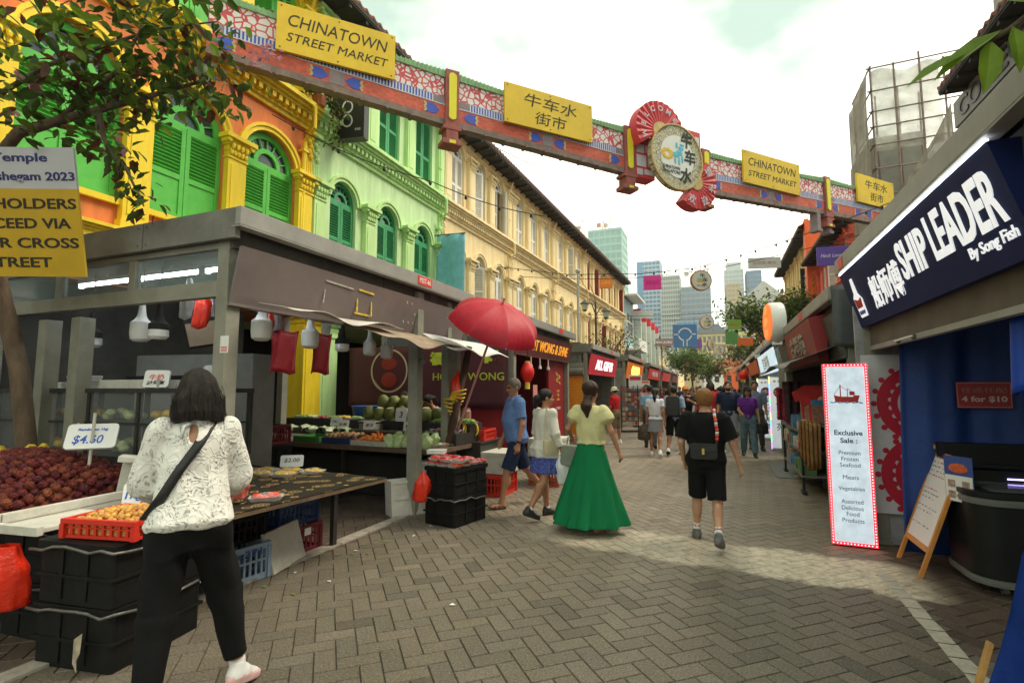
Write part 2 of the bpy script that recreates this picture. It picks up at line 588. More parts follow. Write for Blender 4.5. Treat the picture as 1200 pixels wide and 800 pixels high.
def shutter_mb(w,h,slats=True,split=0.55,solid_bottom=False):
 """one louvred leaf, origin bottom centre, front -y"""
 b = MB()
 st = min(0.075,w*0.17)
 b.b2(-w/2,-w/2+st,-0.02,0.02,0,h)
 b.b2(w/2-st,w/2,-0.02,0.02,0,h)
 zs = [0,h*(1-split),h]
 for z in zs:
  z0 = min(max(0,z-0.045),h-0.09)
  b.b2(-w/2+st,w/2-st,-0.018,0.018,z0,z0+0.09)
 for k, (a,c)in enumerate(((0.09,zs[1]-0.045),(zs[1]+0.045,h-0.09))):
  if solid_bottom and k==0:
   b.b2(-w/2+st,w/2-st,0.0,0.012,a,c)
   continue
  n = max(3,int((c-a)/0.06))
  for i in range(n):
   z = a+(i+0.5)*(c-a)/n
   b.box((0,0,z),(w-2*st,0.045,0.009),rx=R(-35))
 b.b2(-w/2+st,w/2-st,0.021,0.026,0.05,h-0.05)
 return b
def fan_mb(w,y=0.06):
 """half-round fanlight rim and spokes; origin at the springing centre"""
 b = MB()
 r = w/2
 for ro, ri in((r,r*0.80),(r*0.50,r*0.36)):
  A, B = arch_pts(0,ro,0,12), arch_pts(0,ri,0,12)
  for i in range(12):
   b.prism([A[i],A[i+1],B[i+1],B[i]],y-0.03,y+0.02)
 for k in range(1,8):
  t = PI*k/8
  c, s = math.cos(t), math.sin(t)
  p, q = 0.36*r, 0.9*r
  b.box(((p+q)/2*c,y,(p+q)/2*s),(q-p,0.03,0.022),ry=-t)
 b.b2(-r,r,y-0.03,y+0.03,-0.06,0.0)
 return b
def moulding_mb(w,wide=0.14,out=0.07):
 """arched hood over an opening; origin at the springing centre"""
 b = MB()
 n = 16
 for(ri,ro,o)in((w/2+0.005,w/2+wide*0.6,out*0.6),(w/2+wide*0.6,w/2+wide,out)):
  A, B = arch_pts(0,ro,0,n), arch_pts(0,ri,0,n)
  for i in range(n):
   b.prism([A[i],A[i+1],B[i+1],B[i]],-o,-0.002)
 return b
def pilaster_mb(w,h,d=0.12,ornate=True):
 """pilaster with base, panelled shaft and leafy capital; origin bottom centre, front -y"""
 b = MB()
 b.b2(-w/2-0.03,w/2+0.03,-d-0.03,0.0,0,0.14)
 b.b2(-w/2,w/2,-d,0.0,0.14,h-0.42)
 b.b2(-w/2+0.06,w/2-0.06,-d-0.014,-d+0.001,0.24,h-0.52)
 b.b2(-w/2-0.02,w/2+0.02,-d-0.02,0.0,h-0.42,h-0.38)
 prof = [(w*0.50,d),(w*0.53,d*1.05),(w*0.62,d*1.5)]
 z0, z1 = h-0.38, h-0.08
 for i in range(4):
  t = i/3
  e = 0.10*t*t
  if i<3:
   b.b2(-w/2-e,w/2+e,-d-e,0.0,z0+(z1-z0)*i/3,z0+(z1-z0)*(i+1)/3)
 if ornate:
  for row, zz in enumerate((z0+0.07,z0+0.18)):
   k = 5 if row==0 else 4
   for i in range(k):
    x = -w/2+w*(i+0.5)/k
    b.ball((x,-d-0.03-0.035*row,zz),0.042,6,4,(0.9,0.7,1.5))
  for s in(-1,1):
   b.cyl((s*(w/2+0.05),-d-0.10,z1-0.03),(s*(w/2+0.05),-0.02,z1-0.03),0.05,n=8)
 b.b2(-w/2-0.13,w/2+0.13,-d-0.13,0.0,h-0.08,h)
 return b
def cornice_mb(x0,x1,h=0.52,out=0.34,dent=True):
 """moulded cornice with dentils; bottom at z=0, front -y"""
 b = MB()
 steps = [(0.0,0.10,0.06),(0.10,0.17,0.10),(0.29,0.36,out*0.62),(0.36,0.43,out*0.8),(0.43,0.52,out)]
 for a, c, o in steps:
  b.b2(x0,x1,-o,0.0,a*h/0.52,c*h/0.52)
 b.b2(x0,x1,-0.10,0.0,0.17*h/0.52,0.29*h/0.52)
 if dent:
  n = int((x1-x0)/0.16)
  for i in range(n):
   x = x0+(i+0.5)*(x1-x0)/n
   b.b2(x-0.045,x+0.045,-0.19,-0.10,0.17*h/0.52,0.288*h/0.52)
 return b
def tile_roof_mb(x0,x1,ye,ze,yr,zr,pitch=0.26):
 """barrel tiled slope from eave (ye,ze) up to ridge (yr,zr)"""
 b = MB()
 n = max(2,int((x1-x0)/pitch))
 sub = 6
 rows = 14
 cols = n*sub+1
 P = []
 for j in range(rows+1):
  for lip in(0,1):
   t = min(1,(j+(0.0 if lip==0 else 0.96))/rows)
   y, z = ye+(yr-ye)*t, ze+(zr-ze)*t+(0.035 if lip==0 else 0.0)
   P.append([(x0+(x1-x0)*i/(cols-1),y,z+0.05*max(-0.3,math.cos(2*PI*i/sub)))for i in range(cols)])
 k = len(P)
 vs = [p for r in P for p in r]
 fs = [(r*cols+i,r*cols+i+1,(r+1)*cols+i+1,(r+1)*cols+i)for r in range(k-1)for i in range(cols-1)]
 b.add(vs,fs)
 vs = [(x,y,z)for(x,y,z)in P[0]]+[(x,y+0.01,z-0.07)for(x,y,z)in P[0]]
 b.add(vs,[(i,i+1,i+1+cols,i+cols)for i in range(cols-1)])
 return b
TILE = mat('roof_tile_brown',(0.20,0.075,0.05),0.85,0.4,7,0.4,40,dirt=0.5)
TILE_RED = mat('roof_tile_orange',(0.46,0.13,0.06),0.85,0.3,6,0.4,40,dirt=0.35)
TIMBER_DARK = mat('timber_dark',(0.045,0.038,0.035),0.8,0.3,10,0.3)
VOID = mat('dark_interior',(0.02,0.018,0.016),0.9,0.2,3)
DOORWOOD = mat('door_wood',(0.12,0.05,0.03),0.7,0.3,9,0.2)
PANE = mat('window_pane',(0.06,0.075,0.08),0.12,0.15,2,spec=0.8)
hrng = random.Random(31)
def shophouse(label,loc,rz,W,c_wall,c_trim,c_shut,roof=TILE,z2=3.9,z3=7.35,zr=10.45,bays=3,w2=0.92,w3=0.92,arch3=True,pil=0.42,fan_col=None,fan_pane=None,c_wall2=None,detail=True,split=0.55,solid=False,out=0.8,roofless=False,group='shophouses with shuttered windows'):
 t = thing('shophouse',label,'shophouse',loc,rz,group)
 fan_col = fan_col or c_shut
 fan_pane = fan_pane or PANE
 bw = (W-pil)/bays
 xs = [pil/2+bw*(i+0.5)for i in range(bays)]
 s2, s3 = 6.15, 9.85
 b2_, b3_ = z2+0.55, z3+0.55
 b = MB()
 wall_bays(b,0,W,z2-0.6,z3,[(x,w2,b2_,s2,True)for x in xs])
 b.mi = 1
 wall_bays(b,0,W,z3,zr+0.15,[(x,w3,b3_,s3 if arch3 else s3+0.3,arch3)for x in xs])
 b.mi = 0
 for x in(0,W):
  b.quad((x,0,z2-0.6),(x,9,z2-0.6),(x,9,zr),(x,0,zr))
 b.b2(0,W,0.0,3.0,z2-0.75,z2-0.6)
 wall = obj('wall',b,[c_wall,c_wall2 or c_wall],t)
 b = MB();b.quad((0,3.0,0),(W,3.0,0),(W,3.0,z2-0.7),(0,3.0,z2-0.7))
 back = obj('shopfront',b,VOID,t)
 for s in(0.25,W-0.25):
  obj('arcade_column',pilaster_mb(0.5,z2-0.76,0.48,False).add([],[]),c_trim,t).location = (s,0,0)
 m2, m3 = {}, {}
 for fl, (wz,zb,zs,ar)in enumerate(((w2,b2_,s2,True),(w3,b3_,s3,arch3))):
  ztop = zs if ar else zs+0.3
  hh = ztop-0.07-zb
  base = None
  for x in xs:
   if base is None:
    b = MB()
    b.b2(-wz/2-0.06,wz/2+0.06,-0.07,0.02,zb-0.09,zb)
    win = obj('window',b,c_trim,t)
    win.location = (x,0,0)
    for s in(-1,1):
     sh = obj('shutter',shutter_mb(wz/2-0.012,hh,split=split,solid_bottom=solid),c_shut,win)
     sh.location = (s*wz/4,0.10,zb+0.01)
    if ar:
     f = obj('fanlight',fan_mb(wz),fan_col,win)
     f.location = (0,0.06,zs)
     p = MB();p.prism(arch_pts(0,wz/2-0.005,zs,12),0.15,0.17)
     obj('fanlight_pane',p,fan_pane,win)
     mo = obj('arch_moulding',moulding_mb(wz,0.15 if fl==0 else 0.12),c_trim,win)
     mo.location = (0,0,zs)
    base = win
   else:
    w_ = dup(base,loc=(x,0,0),parent=t)
    for sh in[c for c in w_.children if c.name.startswith('shutter')]:
     if c_shut in(WHT,MAR)and hrng.random()<0.2:
      s, a = (1 if sh.location.x>0 else-1), R(hrng.uniform(25,95))
      sh.location.x = s*(wz/2-math.cos(a)*wz/4);sh.location.y = 0.06-math.sin(a)*wz/4;sh.rotation_euler = (0,0,s*a)
 for fl, (z0,z1)in enumerate(((z2+0.1,s2+0.12),(z3+0.50,(s3+0.15)if arch3 else zr-0.05))):
  first = None
  for i in range(bays+1):
   x = pil/2+bw*i
   edge = i in(0,bays)
   if first is None:
    first = obj('pilaster',pilaster_mb(pil*0.84,z1-z0),c_trim,t)
    first.location = (x,0,z0)
   else:
    dup(first,loc=(x,0,z0),parent=t)
  for s in(0.1,W-0.1):
   q = MB()
   h = (z3-0.02 if fl==0 else zr)-z0
   q.b2(-0.095,0.095,-0.055,0,0,h)
   for k in(-1,0,1):
    q.b2(k*0.06-0.012,k*0.06+0.012,-0.068,-0.054,0.3,h-0.7)
   for k in range(5):
    q.ball((0.03*(-1)**k,-0.075,h-0.15-0.11*k),0.07,6,4,(1,0.6,1))
   q.b2(-0.1,0.1,-0.16,0,h-0.08,h)
   o = obj('party_pilaster',q,c_trim,t);o.location = (s,0,z0)
 b = MB();b.tube([(W-0.32,-0.30,zr-0.05),(W-0.30,-0.12,zr-0.5),(W-0.30,-0.10,z3+0.6),(W-0.30,-0.36,z3+0.35),(W-0.30,-0.36,z3-0.1),(W-0.30,-0.10,z3-0.35),(W-0.30,-0.10,z2-0.6)],0.045,8)
 for zz in(z2+0.8,z3-0.6,z3+1.4):b.b2(W-0.37,W-0.23,-0.16,0,zz,zz+0.05)
 obj('downpipe',b,c_trim,t)
 c = obj('cornice',cornice_mb(0.003,W-0.003),c_trim,t);c.location = (0,0,z3-0.02)
 c = obj('string_course',cornice_mb(0.003,W-0.003,0.3,0.2,False),c_trim,t);c.location = (0,0,z2-0.2)
 c = obj('eave_band',cornice_mb(0.003,W-0.003,0.22,0.16,False),c_trim,t);c.location = (0,0,zr-0.22)
 if not roofless:
  r = obj('roof',tile_roof_mb(0,W,-out,zr+0.16,4.5,zr+2.9),roof,t)
  b = MB();b.b2(0,W,-out+0.04,0.0,zr+0.02,zr+0.06)
  b.prism([(-out+0.02,zr+0.06),(-out+0.06,zr+0.06),(-out+0.06,zr+0.2),(-out+0.02,zr+0.16)],0,W,'x')
  for i in range(int(W/0.6)):
   b.b2(0.3+i*0.6-0.04,0.3+i*0.6+0.04,-out+0.07,-0.01,zr-0.07,zr+0.019)
  obj('eave_soffit',b,TIMBER_DARK,r)
  b = MB();b.quad((0,4.5,zr+2.85),(W,4.5,zr+2.85),(W,9,zr),(0,9,zr))
  for x in(0.001,W-0.001):b.poly([(x,0,zr),(x,4.5,zr+2.8),(x,9,zr)])
  obj('gable',b,c_wall,r)
 return t
YEL = mat('paint_yellow',(0.92,0.64,0.025),0.6,0.14,3,0.12,90,dirt=0.28,stretch=(2,2,0.35))
ORA = mat('paint_terracotta',(0.72,0.20,0.05),0.7,0.18,3,0.12,90,dirt=0.3,stretch=(2,2,0.35))
GRN = mat('paint_bright_green',(0.10,0.50,0.07),0.55,0.12,6)
LIME = mat('paint_pale_green',(0.55,0.80,0.34),0.65,0.14,3,0.12,90,dirt=0.25,stretch=(2,2,0.35))
LIME2 = mat('paint_pale_green_wall',(0.58,0.80,0.42),0.65,0.16,3,0.12,90,dirt=0.3,stretch=(2,2,0.3))
DGRN = mat('paint_deep_green',(0.05,0.32,0.13),0.55,0.15,6)
CREAM = mat('paint_cream',(0.84,0.66,0.36),0.7,0.14,2,0.12,90,dirt=0.32,stretch=(2,2,0.3))
CREAM_T = mat('paint_cream_trim',(0.86,0.69,0.40),0.7,0.12,2,0.12,90,dirt=0.25,stretch=(2,2,0.35))
WHT = mat('paint_white_shutter',(0.80,0.79,0.74),0.6,0.06,5)
MAR = mat('paint_maroon',(0.27,0.03,0.025),0.6,0.2,6)
FANW = mat('fan_spokes_pale',(0.70,0.78,0.62),0.6,0.08,5)
PWHITE = mat('paint_white_wall',(0.78,0.77,0.74),0.7,0.08,2,dirt=0.2)
XL = -8.3
L90 = R(90)
shophouse('white shophouse at the left behind the flowering tree',(XL,-3.0,0),L90,6.0,PWHITE,PWHITE,WHT)
shophouse('bright yellow shophouse with orange walls and green louvred shutters',(XL,3.0,0),L90,5.6,ORA,YEL,GRN,w2=1.32,w3=1.2,pil=0.46,fan_col=GRN,arch3=True,solid=True,c_wall2=YEL)
shophouse('lime green shophouse with deep green shutters beside the yellow one',(XL,8.6,0),L90,5.85,LIME2,LIME,DGRN,w2=0.92,w3=0.95,fan_col=DGRN,arch3=False)
y = 14.45
for W, lab, sh in((5.6,'cream shophouse with white louvred shutters next to the lime green one',WHT),(5.8,'second cream shophouse with white shutters above the dried meat kiosk',WHT),(5.9,'third cream shophouse with white shutters behind the street lamp',WHT),(6.0,'cream shophouse with maroon shutters behind the gift kiosk',MAR),(6.2,'last cream shophouse with maroon shutters beside the pale blue house',MAR)):
 shophouse(lab,(XL+(y-14.45)*0.032,y,0),L90-0.032,W,CREAM,CREAM_T,sh,fan_pane=PANE,w2=0.86,w3=0.86,pil=0.5)
 y+=W
# ------------------------------------------------------------------ gateway banner spanning the street
def crack_mat(name,line,cell,scale,width):
 m = bpy.data.materials.new(name);m.use_nodes = True
 n, l = m.node_tree.nodes, m.node_tree.links
 b = n['Principled BSDF'];b.inputs['Roughness'].default_value = 0.6
 tc = n.new('ShaderNodeTexCoord');mp = n.new('ShaderNodeMapping');mp.inputs['Scale'].default_value = (1,0,1)
 v = n.new('ShaderNodeTexVoronoi');v.feature = 'DISTANCE_TO_EDGE';v.inputs['Scale'].default_value = scale;v.inputs['Randomness'].default_value = 1.0
 r = n.new('ShaderNodeValToRGB');r.color_ramp.interpolation = 'LINEAR'
 r.color_ramp.elements[0].position = width;r.color_ramp.elements[0].color = (*line,1)
 r.color_ramp.elements[1].position = width*1.25;r.color_ramp.elements[1].color = (*cell,1)
 l.new(tc.outputs['Object'],mp.inputs['Vector']);l.new(mp.outputs['Vector'],v.inputs['Vector'])
 l.new(v.outputs['Distance'],r.inputs['Fac']);l.new(r.outputs['Color'],b.inputs['Base Color'])
 return m
G_CRACK = crack_mat('cracked_ice_lattice',(0.60,0.075,0.095),(0.80,0.74,0.73),7.6,0.085)
G_RED = mat('gateway_red',(0.62,0.05,0.065),0.6,0.08,6)
G_ORANGE = mat('gateway_orange_band',(0.60,0.12,0.075),0.65,0.3,9,dirt=0.3,stretch=(1,1,2))
G_BLUE = mat('gateway_blue',(0.06,0.10,0.50),0.6,0.12,8)
G_PALE = mat('gateway_pale',(0.62,0.62,0.68),0.6,0.08,8)
G_GREEN = mat('gateway_ridge_green',(0.26,0.44,0.22),0.65,0.15,8)
G_YEL = mat('gateway_board_yellow',(0.78,0.52,0.03),0.6,0.10,2.5,dirt=0.12)
G_LEMON = mat('gateway_strip_lemon',(0.82,0.72,0.03),0.5,0.06,4)
G_BROWN = mat('gateway_brown',(0.34,0.10,0.085),0.7,0.25,6)
G_STEEL = mat('gateway_steel',(0.24,0.17,0.15),0.7,0.3,5,dirt=0.3)
G_INK = mat('board_ink',(0.03,0.032,0.022),0.7,0.1,10)
G_GOLD = mat('gateway_gold',(0.58,0.42,0.16),0.55,0.25,12)
G_GREY = mat('gateway_grey',(0.28,0.22,0.24),0.7,0.2,6)
AZ = R(90-42.3)
gate = thing('street_gateway','red and green gateway banner beam spanning high across the whole street','gateway',(-8.05,5.82,0),AZ)
ZB = [(0,7.40),(4.45,7.10),(9.15,6.95),(11.75,6.90),(17.0,7.10),(21.4,7.25)]
def zb_at(s):
 for(a,za), (c,zc)in zip(ZB[:-1],ZB[1:]):
  if s<=c:return za+(zc-za)*(s-a)/(c-a)
 return ZB[-1][1]
def shear(s0,s1):
 za, zc = zb_at(s0), zb_at(s1)
 k = (zc-za)/(s1-s0)
 return Matrix(((1,0,0,0),(0,1,0,0),(k,0,1,za-k*s0),(0,0,0,1)))
for(s0,s1)in((0,4.32),(4.62,8.98),(11.9,16.86),(17.14,20.7)):
 T = shear(s0,s1)
 sm = (s0+s1)/2
 b = MB(T);b.b2(s0,s1,0.0,0.14,0.02,1.02);b.b2(s0,s1,-0.05,0.16,0.0,0.13)
 for k in range(int((s1-s0)/0.5)):
  b.b2(s0+0.1+k*0.5,s0+0.16+k*0.5,-0.06,0.17,-0.02,0.05)
 beam = obj('beam',b,G_STEEL,gate)
 b = MB(T);b.b2(s0+0.02,s1-0.02,-0.03,0.0,0.60,1.03)
 obj('lattice_panel',b,G_CRACK,beam)
 b = MB(T);b.b2(s0,s1,-0.045,-0.002,0.13,0.415)
 obj('lower_band',b,G_ORANGE,beam)
 b = MB(T);b.b2(s0,s1,-0.055,-0.002,0.415,0.435)
 obj('white_fillet',b,G_PALE,beam)
 b = MB(T);b.mi = 0;b.b2(s0+0.25,s1-0.25,-0.04,-0.002,0.435,0.60);b.mi = 1
 n = int((s1-s0-0.5)/0.062)
 for k in range(n):
  x = s0+0.27+k*(s1-s0-0.54)/(n-1)
  b.b2(x-0.013,x+0.017,-0.046,-0.041,0.445,0.59)
 b.mi = 2;b.b2(s0,s0+0.25,-0.04,-0.002,0.435,0.60);b.b2(s1-0.25,s1,-0.04,-0.002,0.435,0.60)
 obj('striped_band',b,[G_BLUE,G_PALE,G_GREY],beam)
 for c, d in((s0+0.12,1),(sm-0.16,-1),(sm+0.16,1),(s1-0.12,-1)):
  pts = [(c,0.27),(c+d*0.05,0.33),(c+d*0.12,0.375),(c+d*0.29,0.375),(c+d*0.26,0.32),(c+d*0.29,0.27),(c+d*0.26,0.22),(c+d*0.29,0.165),(c+d*0.12,0.165),(c+d*0.05,0.21)]
  b = MB(T);b.mi = 0;b.prism(pts,-0.052,-0.046)
  b.mi = 1;b.prism([(c+d*0.29,0.375),(c+d*0.34,0.375),(c+d*0.31,0.32),(c+d*0.34,0.27),(c+d*0.31,0.22),(c+d*0.34,0.165),(c+d*0.29,0.165),(c+d*0.26,0.22),(c+d*0.29,0.27),(c+d*0.26,0.32)],-0.0505,-0.046)
  obj('painted_end',b,[G_BLUE,G_GOLD],beam)
 b = MB(T);b.b2(sm-0.14,sm+0.14,-0.052,-0.046,0.14,0.41);obj('painted_joint',b,G_GREY,beam)
 b = MB(T)
 n = int((s1-s0)/0.09)
 for k in range(n):
  x = s0+(k+0.5)*(s1-s0)/n
  u = abs((k+0.5)/n-0.5)*2
  h = 0.09+0.06*u*u
  b.b2(x-0.045,x+0.045,-0.06,0.16,1.03,1.03+h)
  b.b2(x-0.014,x+0.014,-0.075,-0.06,1.03,1.03+h+0.012)
 obj('ridge',b,G_GREEN,beam)
for s, w in((4.47,0.30),(9.14,0.32),(11.74,0.30),(17.0,0.28)):
 z = zb_at(s)
 b = MB();b.b2(s-w/2,s+w/2,-0.10,0.2,z-0.02,z+1.22)
 b.b2(s-w/2-0.05,s+w/2+0.05,-0.12,0.22,z-0.10,z-0.02)
 b.b2(s-w/2+0.02,s+w/2-0.02,-0.11,0.2,z-0.32,z-0.10)
 b.b2(s-w/2-0.06,s+w/2+0.06,-0.13,0.22,z-0.42,z-0.32)
 p = obj('pilaster',b,G_BROWN,gate,bevel=0.008)
 b = MB()
 pts = [(s+0.085*math.cos(t),z+(0.20 if math.sin(t)<0 else 1.06)+0.085*math.sin(t))for t in[PI*k/8 for k in range(16)]]
 b.prism(pts,-0.125,-0.10)
 b.b2(s-0.07,s+0.07,-0.135,-0.11,z-0.40,z-0.33)
 obj('lemon_strip',b,G_LEMON,p)
def board(s0,s1,zb,zt,lines,zh):
 b = MB()
 b.b2(s0,s1,-0.14,-0.08,zb,zt)
 bd = obj('name_board',b,G_YEL,gate,bevel=0.004)
 b = MB()
 for x in(s0+0.07,(s0+s1)/2,s1-0.07):
  for z in(zb+0.06,zt-0.06):
   b.cyl((x,-0.139,z),(x,-0.146,z),0.014,n=6)
 obj('bolt',b,G_INK,bd)
 for(t,w,h,zc,sh)in lines:
  text(t,0.3,G_INK,'lettering',bd,front_m((s0+s1)/2+0.02,-0.142,zb+(zt-zb)*zc),0.002,0.0,sh,width=w,height=h)
 return bd
en = lambda w:[('CHINATOWN',w*0.84,0.235,0.68,0.22),('STREET MARKET',w*0.86,0.17,0.32,0.22)]
cn = lambda w:[('牛车水',w*0.60,0.30,0.70,0.12),('街市',w*0.36,0.30,0.29,0.12)]
board(1.08,3.24,7.74,8.66,en(2.16),0)
board(5.66,7.98,7.46,8.38,cn(2.32),0)
board(13.14,15.58,7.44,8.40,en(2.44),0)
board(18.5,20.6,7.75,8.72,cn(2.1),0)
for s0, s1, z0, z1 in((9.32,9.95,6.92,8.02),(11.02,11.58,6.95,8.55)):
 b = MB();b.mi = 0;b.b2(s0,s1,-0.06,0.3,z0,z1)
 fr = obj('red_frame',b,G_RED,gate)
 b = MB()
 z = z0+0.07
 k = 0
 while z+0.2<z1:
  h = (0.16,0.30,0.22)[k%3]
  h = min(h,z1-z-0.06)
  m = s0+(s1-s0)*(0.42,0.6,0.5)[k%3]
  b.b2(s0+0.05,m-0.025,-0.066,-0.06,z,z+h)
  b.b2(m+0.025,s1-0.05,-0.066,-0.06,z+0.03,z+h)
  z+=h+0.06
  k+=1
 obj('white_infill',b,G_PALE,fr)
EC = (10.44,7.52)
b = MB()
n = 48
ring = lambda r:[(EC[0]+r*math.cos(2*PI*k/n),EC[1]+r*math.sin(2*PI*k/n))for k in range(n)]
b.prism(ring(0.86),-0.36,-0.22)
G_SWIRL = crack_mat('emblem_swirls',(0.25,0.22,0.14),(0.62,0.56,0.40),14,0.07)
em = obj('round_emblem',b,G_SWIRL,gate)
b = MB();o_, i_ = ring(0.87), ring(0.83)
for k in range(n):
 b.prism([o_[k],o_[(k+1)%n],i_[(k+1)%n],i_[k]],-0.385,-0.355)
obj('emblem_rim',b,G_GOLD,em)
b = MB();b.prism(ring(0.56),-0.368,-0.358)
obj('emblem_centre',b,mat('emblem_white',(0.80,0.80,0.77),0.6,0.04),em)
for ch, dx, dz, h in(('牛',0.32,0.50,0.42),('车',0.42,0.06,0.40),('水',0.26,-0.45,0.40)):
 text(ch,0.4,G_INK,'character',em,front_m(EC[0]+dx,-0.374,EC[1]+dz),0.004,0.010,0.1,height=h)
for s_, dz in(('CHINATOWN',-0.31),('SINGAPORE',-0.42)):text(s_,0.1,G_INK,'lettering',em,front_m(EC[0]-0.22,-0.374,EC[1]+dz),0.003,0.0,0,width=0.58,height=0.085)
b = MB()
b.mi = 0
for k in range(9):
 a = k*0.7
 b.ball((EC[0]-0.34+0.14*math.cos(a),-0.372,EC[1]+0.03+0.11*math.sin(a)),0.065,8,4,(1.2,0.06,0.8))
b.mi = 1
for dx, dz, sx, sz in((-0.06,0.05,1.7,1.0),(0.06,0.12,1.5,1.1),(0.12,0.24,1.2,0.9),(0.05,-0.10,0.5,1.7),(-0.08,-0.10,0.45,1.5),(0.16,-0.03,0.5,1.5),(-0.02,0.30,0.5,1.2),(0.16,0.34,1.1,0.4)):
 b.ball((EC[0]+dx,-0.373,EC[1]+dz),0.075,8,4,(sx,0.06,sz))
obj('painted_bull_cart',b,[mat('brush_gold',(0.75,0.48,0.05),0.6,0.2,20),mat('brush_blue',(0.12,0.50,0.66),0.6,0.2,20)],em)
def fan(cx,cz,r,a0,a1,name,chars,hub):
 b = MB()
 n = 14
 for k in range(n):
  t0, t1 = R(a0+(a1-a0)*k/n), R(a0+(a1-a0)*(k+1)/n)
  tm = (t0+t1)/2
  P = lambda rr, t:(cx+rr*math.cos(t),cz+rr*math.sin(t))
  y0, y1 = (-0.34,-0.31)
  vs = [(P(0.02,t0)[0],y0,P(0.02,t0)[1])]
  A, Bq, Cq = P(r,t0), P(r,tm), P(r,t1)
  b.add([(cx,y0,cz),(A[0],y0,A[1]),(Bq[0],y0-0.03,Bq[1])],[(0,1,2)])
  b.add([(cx,y0,cz),(Bq[0],y0-0.03,Bq[1]),(Cq[0],y0,Cq[1])],[(0,1,2)])
  b.add([(A[0],y0,A[1]),(Bq[0],y0-0.03,Bq[1]),(Bq[0],-0.05,Bq[1]),(A[0],-0.05,A[1])],[(0,1,2,3)])
  b.add([(Bq[0],y0-0.03,Bq[1]),(Cq[0],y0,Cq[1]),(Cq[0],-0.05,Cq[1]),(Bq[0],-0.05,Bq[1])],[(0,1,2,3)])
 for a in(a0,a1):
  t = R(a)
  b.quad((cx,-0.34,cz),(cx+r*math.cos(t),-0.34,cz+r*math.sin(t)),(cx+r*math.cos(t),-0.05,cz+r*math.sin(t)),(cx,-0.05,cz))
 f = obj('folding_fan',b,G_RED,gate)
 f['label'] = name
 b = MB()
 n = 12
 pts = [(cx+hub*math.cos(R(a0+(a1-a0)*k/n)),cz+hub*math.sin(R(a0+(a1-a0)*k/n)))for k in range(n+1)]+[(cx,cz)]
 b.prism(pts,-0.36,-0.33)
 obj('fan_hub',b,G_GOLD,f)
 for k, ch in enumerate(chars):
  a = a0+(a1-a0)*(0.92-0.84*k/(len(chars)-1))if a1>a0 else a0+(a1-a0)*(0.10+0.80*(len(chars)-1-k)/(len(chars)-1))
  t = R(a)
  M = front_m(cx+r*0.74*math.cos(t),-0.385,cz+r*0.74*math.sin(t))
  up = t-PI/2 if a1>a0 else t+PI/2
  M = M@Matrix.Rotation(up,4,'Z')
  text(ch,0.2 if len(chars)>4 else 0.26,G_PALE,'character',f,M,0.004,0.003)
 return f
fan(9.92,8.10,0.78,24,214,'red folding fan reading WELCOME','WELCOME',0.24)
fan(11.08,6.98,0.72,58,-130,'red folding fan with Chinese greeting','欢迎光临',0.22)
b = MB()
for(sa,sb)in((3.2,4.45),(4.45,5.7),(7.9,9.2),(11.8,13.2),(15.5,18.6)):
 for off in(0,0.04):
  pts = []
  for k in range(9):
   u = k/8
   s = sa+(sb-sa)*u
   pts.append((s,0.25,zb_at(s)+1.30+off-0.10*math.sin(PI*u)))
  b.tube(pts,0.009,5)
obj('cable',b,mat('cable_black',(0.02,0.02,0.02),0.6,0.1),gate)
b = MB()
for s in(16.55,17.1):
 b.b2(s-0.08,s+0.08,-0.05,0.2,6.55,7.1);b.b2(s-0.11,s+0.11,-0.08,0.23,6.5,6.58)
obj('flood_lamp',b,G_GREY,gate)
# ------------------------------------------------------------------ market kiosks
K_POST = mat('kiosk_post_grey',(0.25,0.245,0.2),0.6,0.16,4,0.1,60,dirt=0.4)
K_FASC = mat('kiosk_fascia_grey',(0.185,0.18,0.158),0.65,0.22,3,0.12,50,dirt=0.45)
K_GUT = mat('kiosk_gutter_pale',(0.31,0.30,0.28),0.5,0.16,3,dirt=0.25)
K_DARK = mat('kiosk_recess_dark',(0.10,0.098,0.088),0.7,0.25,4,dirt=0.3)
K_ROOF = mat('kiosk_roof_top',(0.12,0.115,0.10),0.8,0.25,3)
K_GREENF = mat('kiosk_fascia_green',(0.19,0.25,0.14),0.65,0.15,3,dirt=0.3)
K_PLATE = mat('unit_plate_red',(0.75,0.05,0.03),0.5,0.06)
K_IN = mat('kiosk_inside_wall',(0.22,0.21,0.19),0.8,0.25,3,dirt=0.4)
K_GLASS = glass('kiosk_window_glass',(0.25,0.32,0.33),0.35,0.08)
S_WHITE = mat('sign_white',(0.82,0.82,0.80),0.5,0.03)
S_RED = mat('sign_red',(0.62,0.03,0.04),0.5,0.08,4)
S_LIT = mat('lit_tube',(0.85,0.95,1.0),0.5,0,emit=11.0)
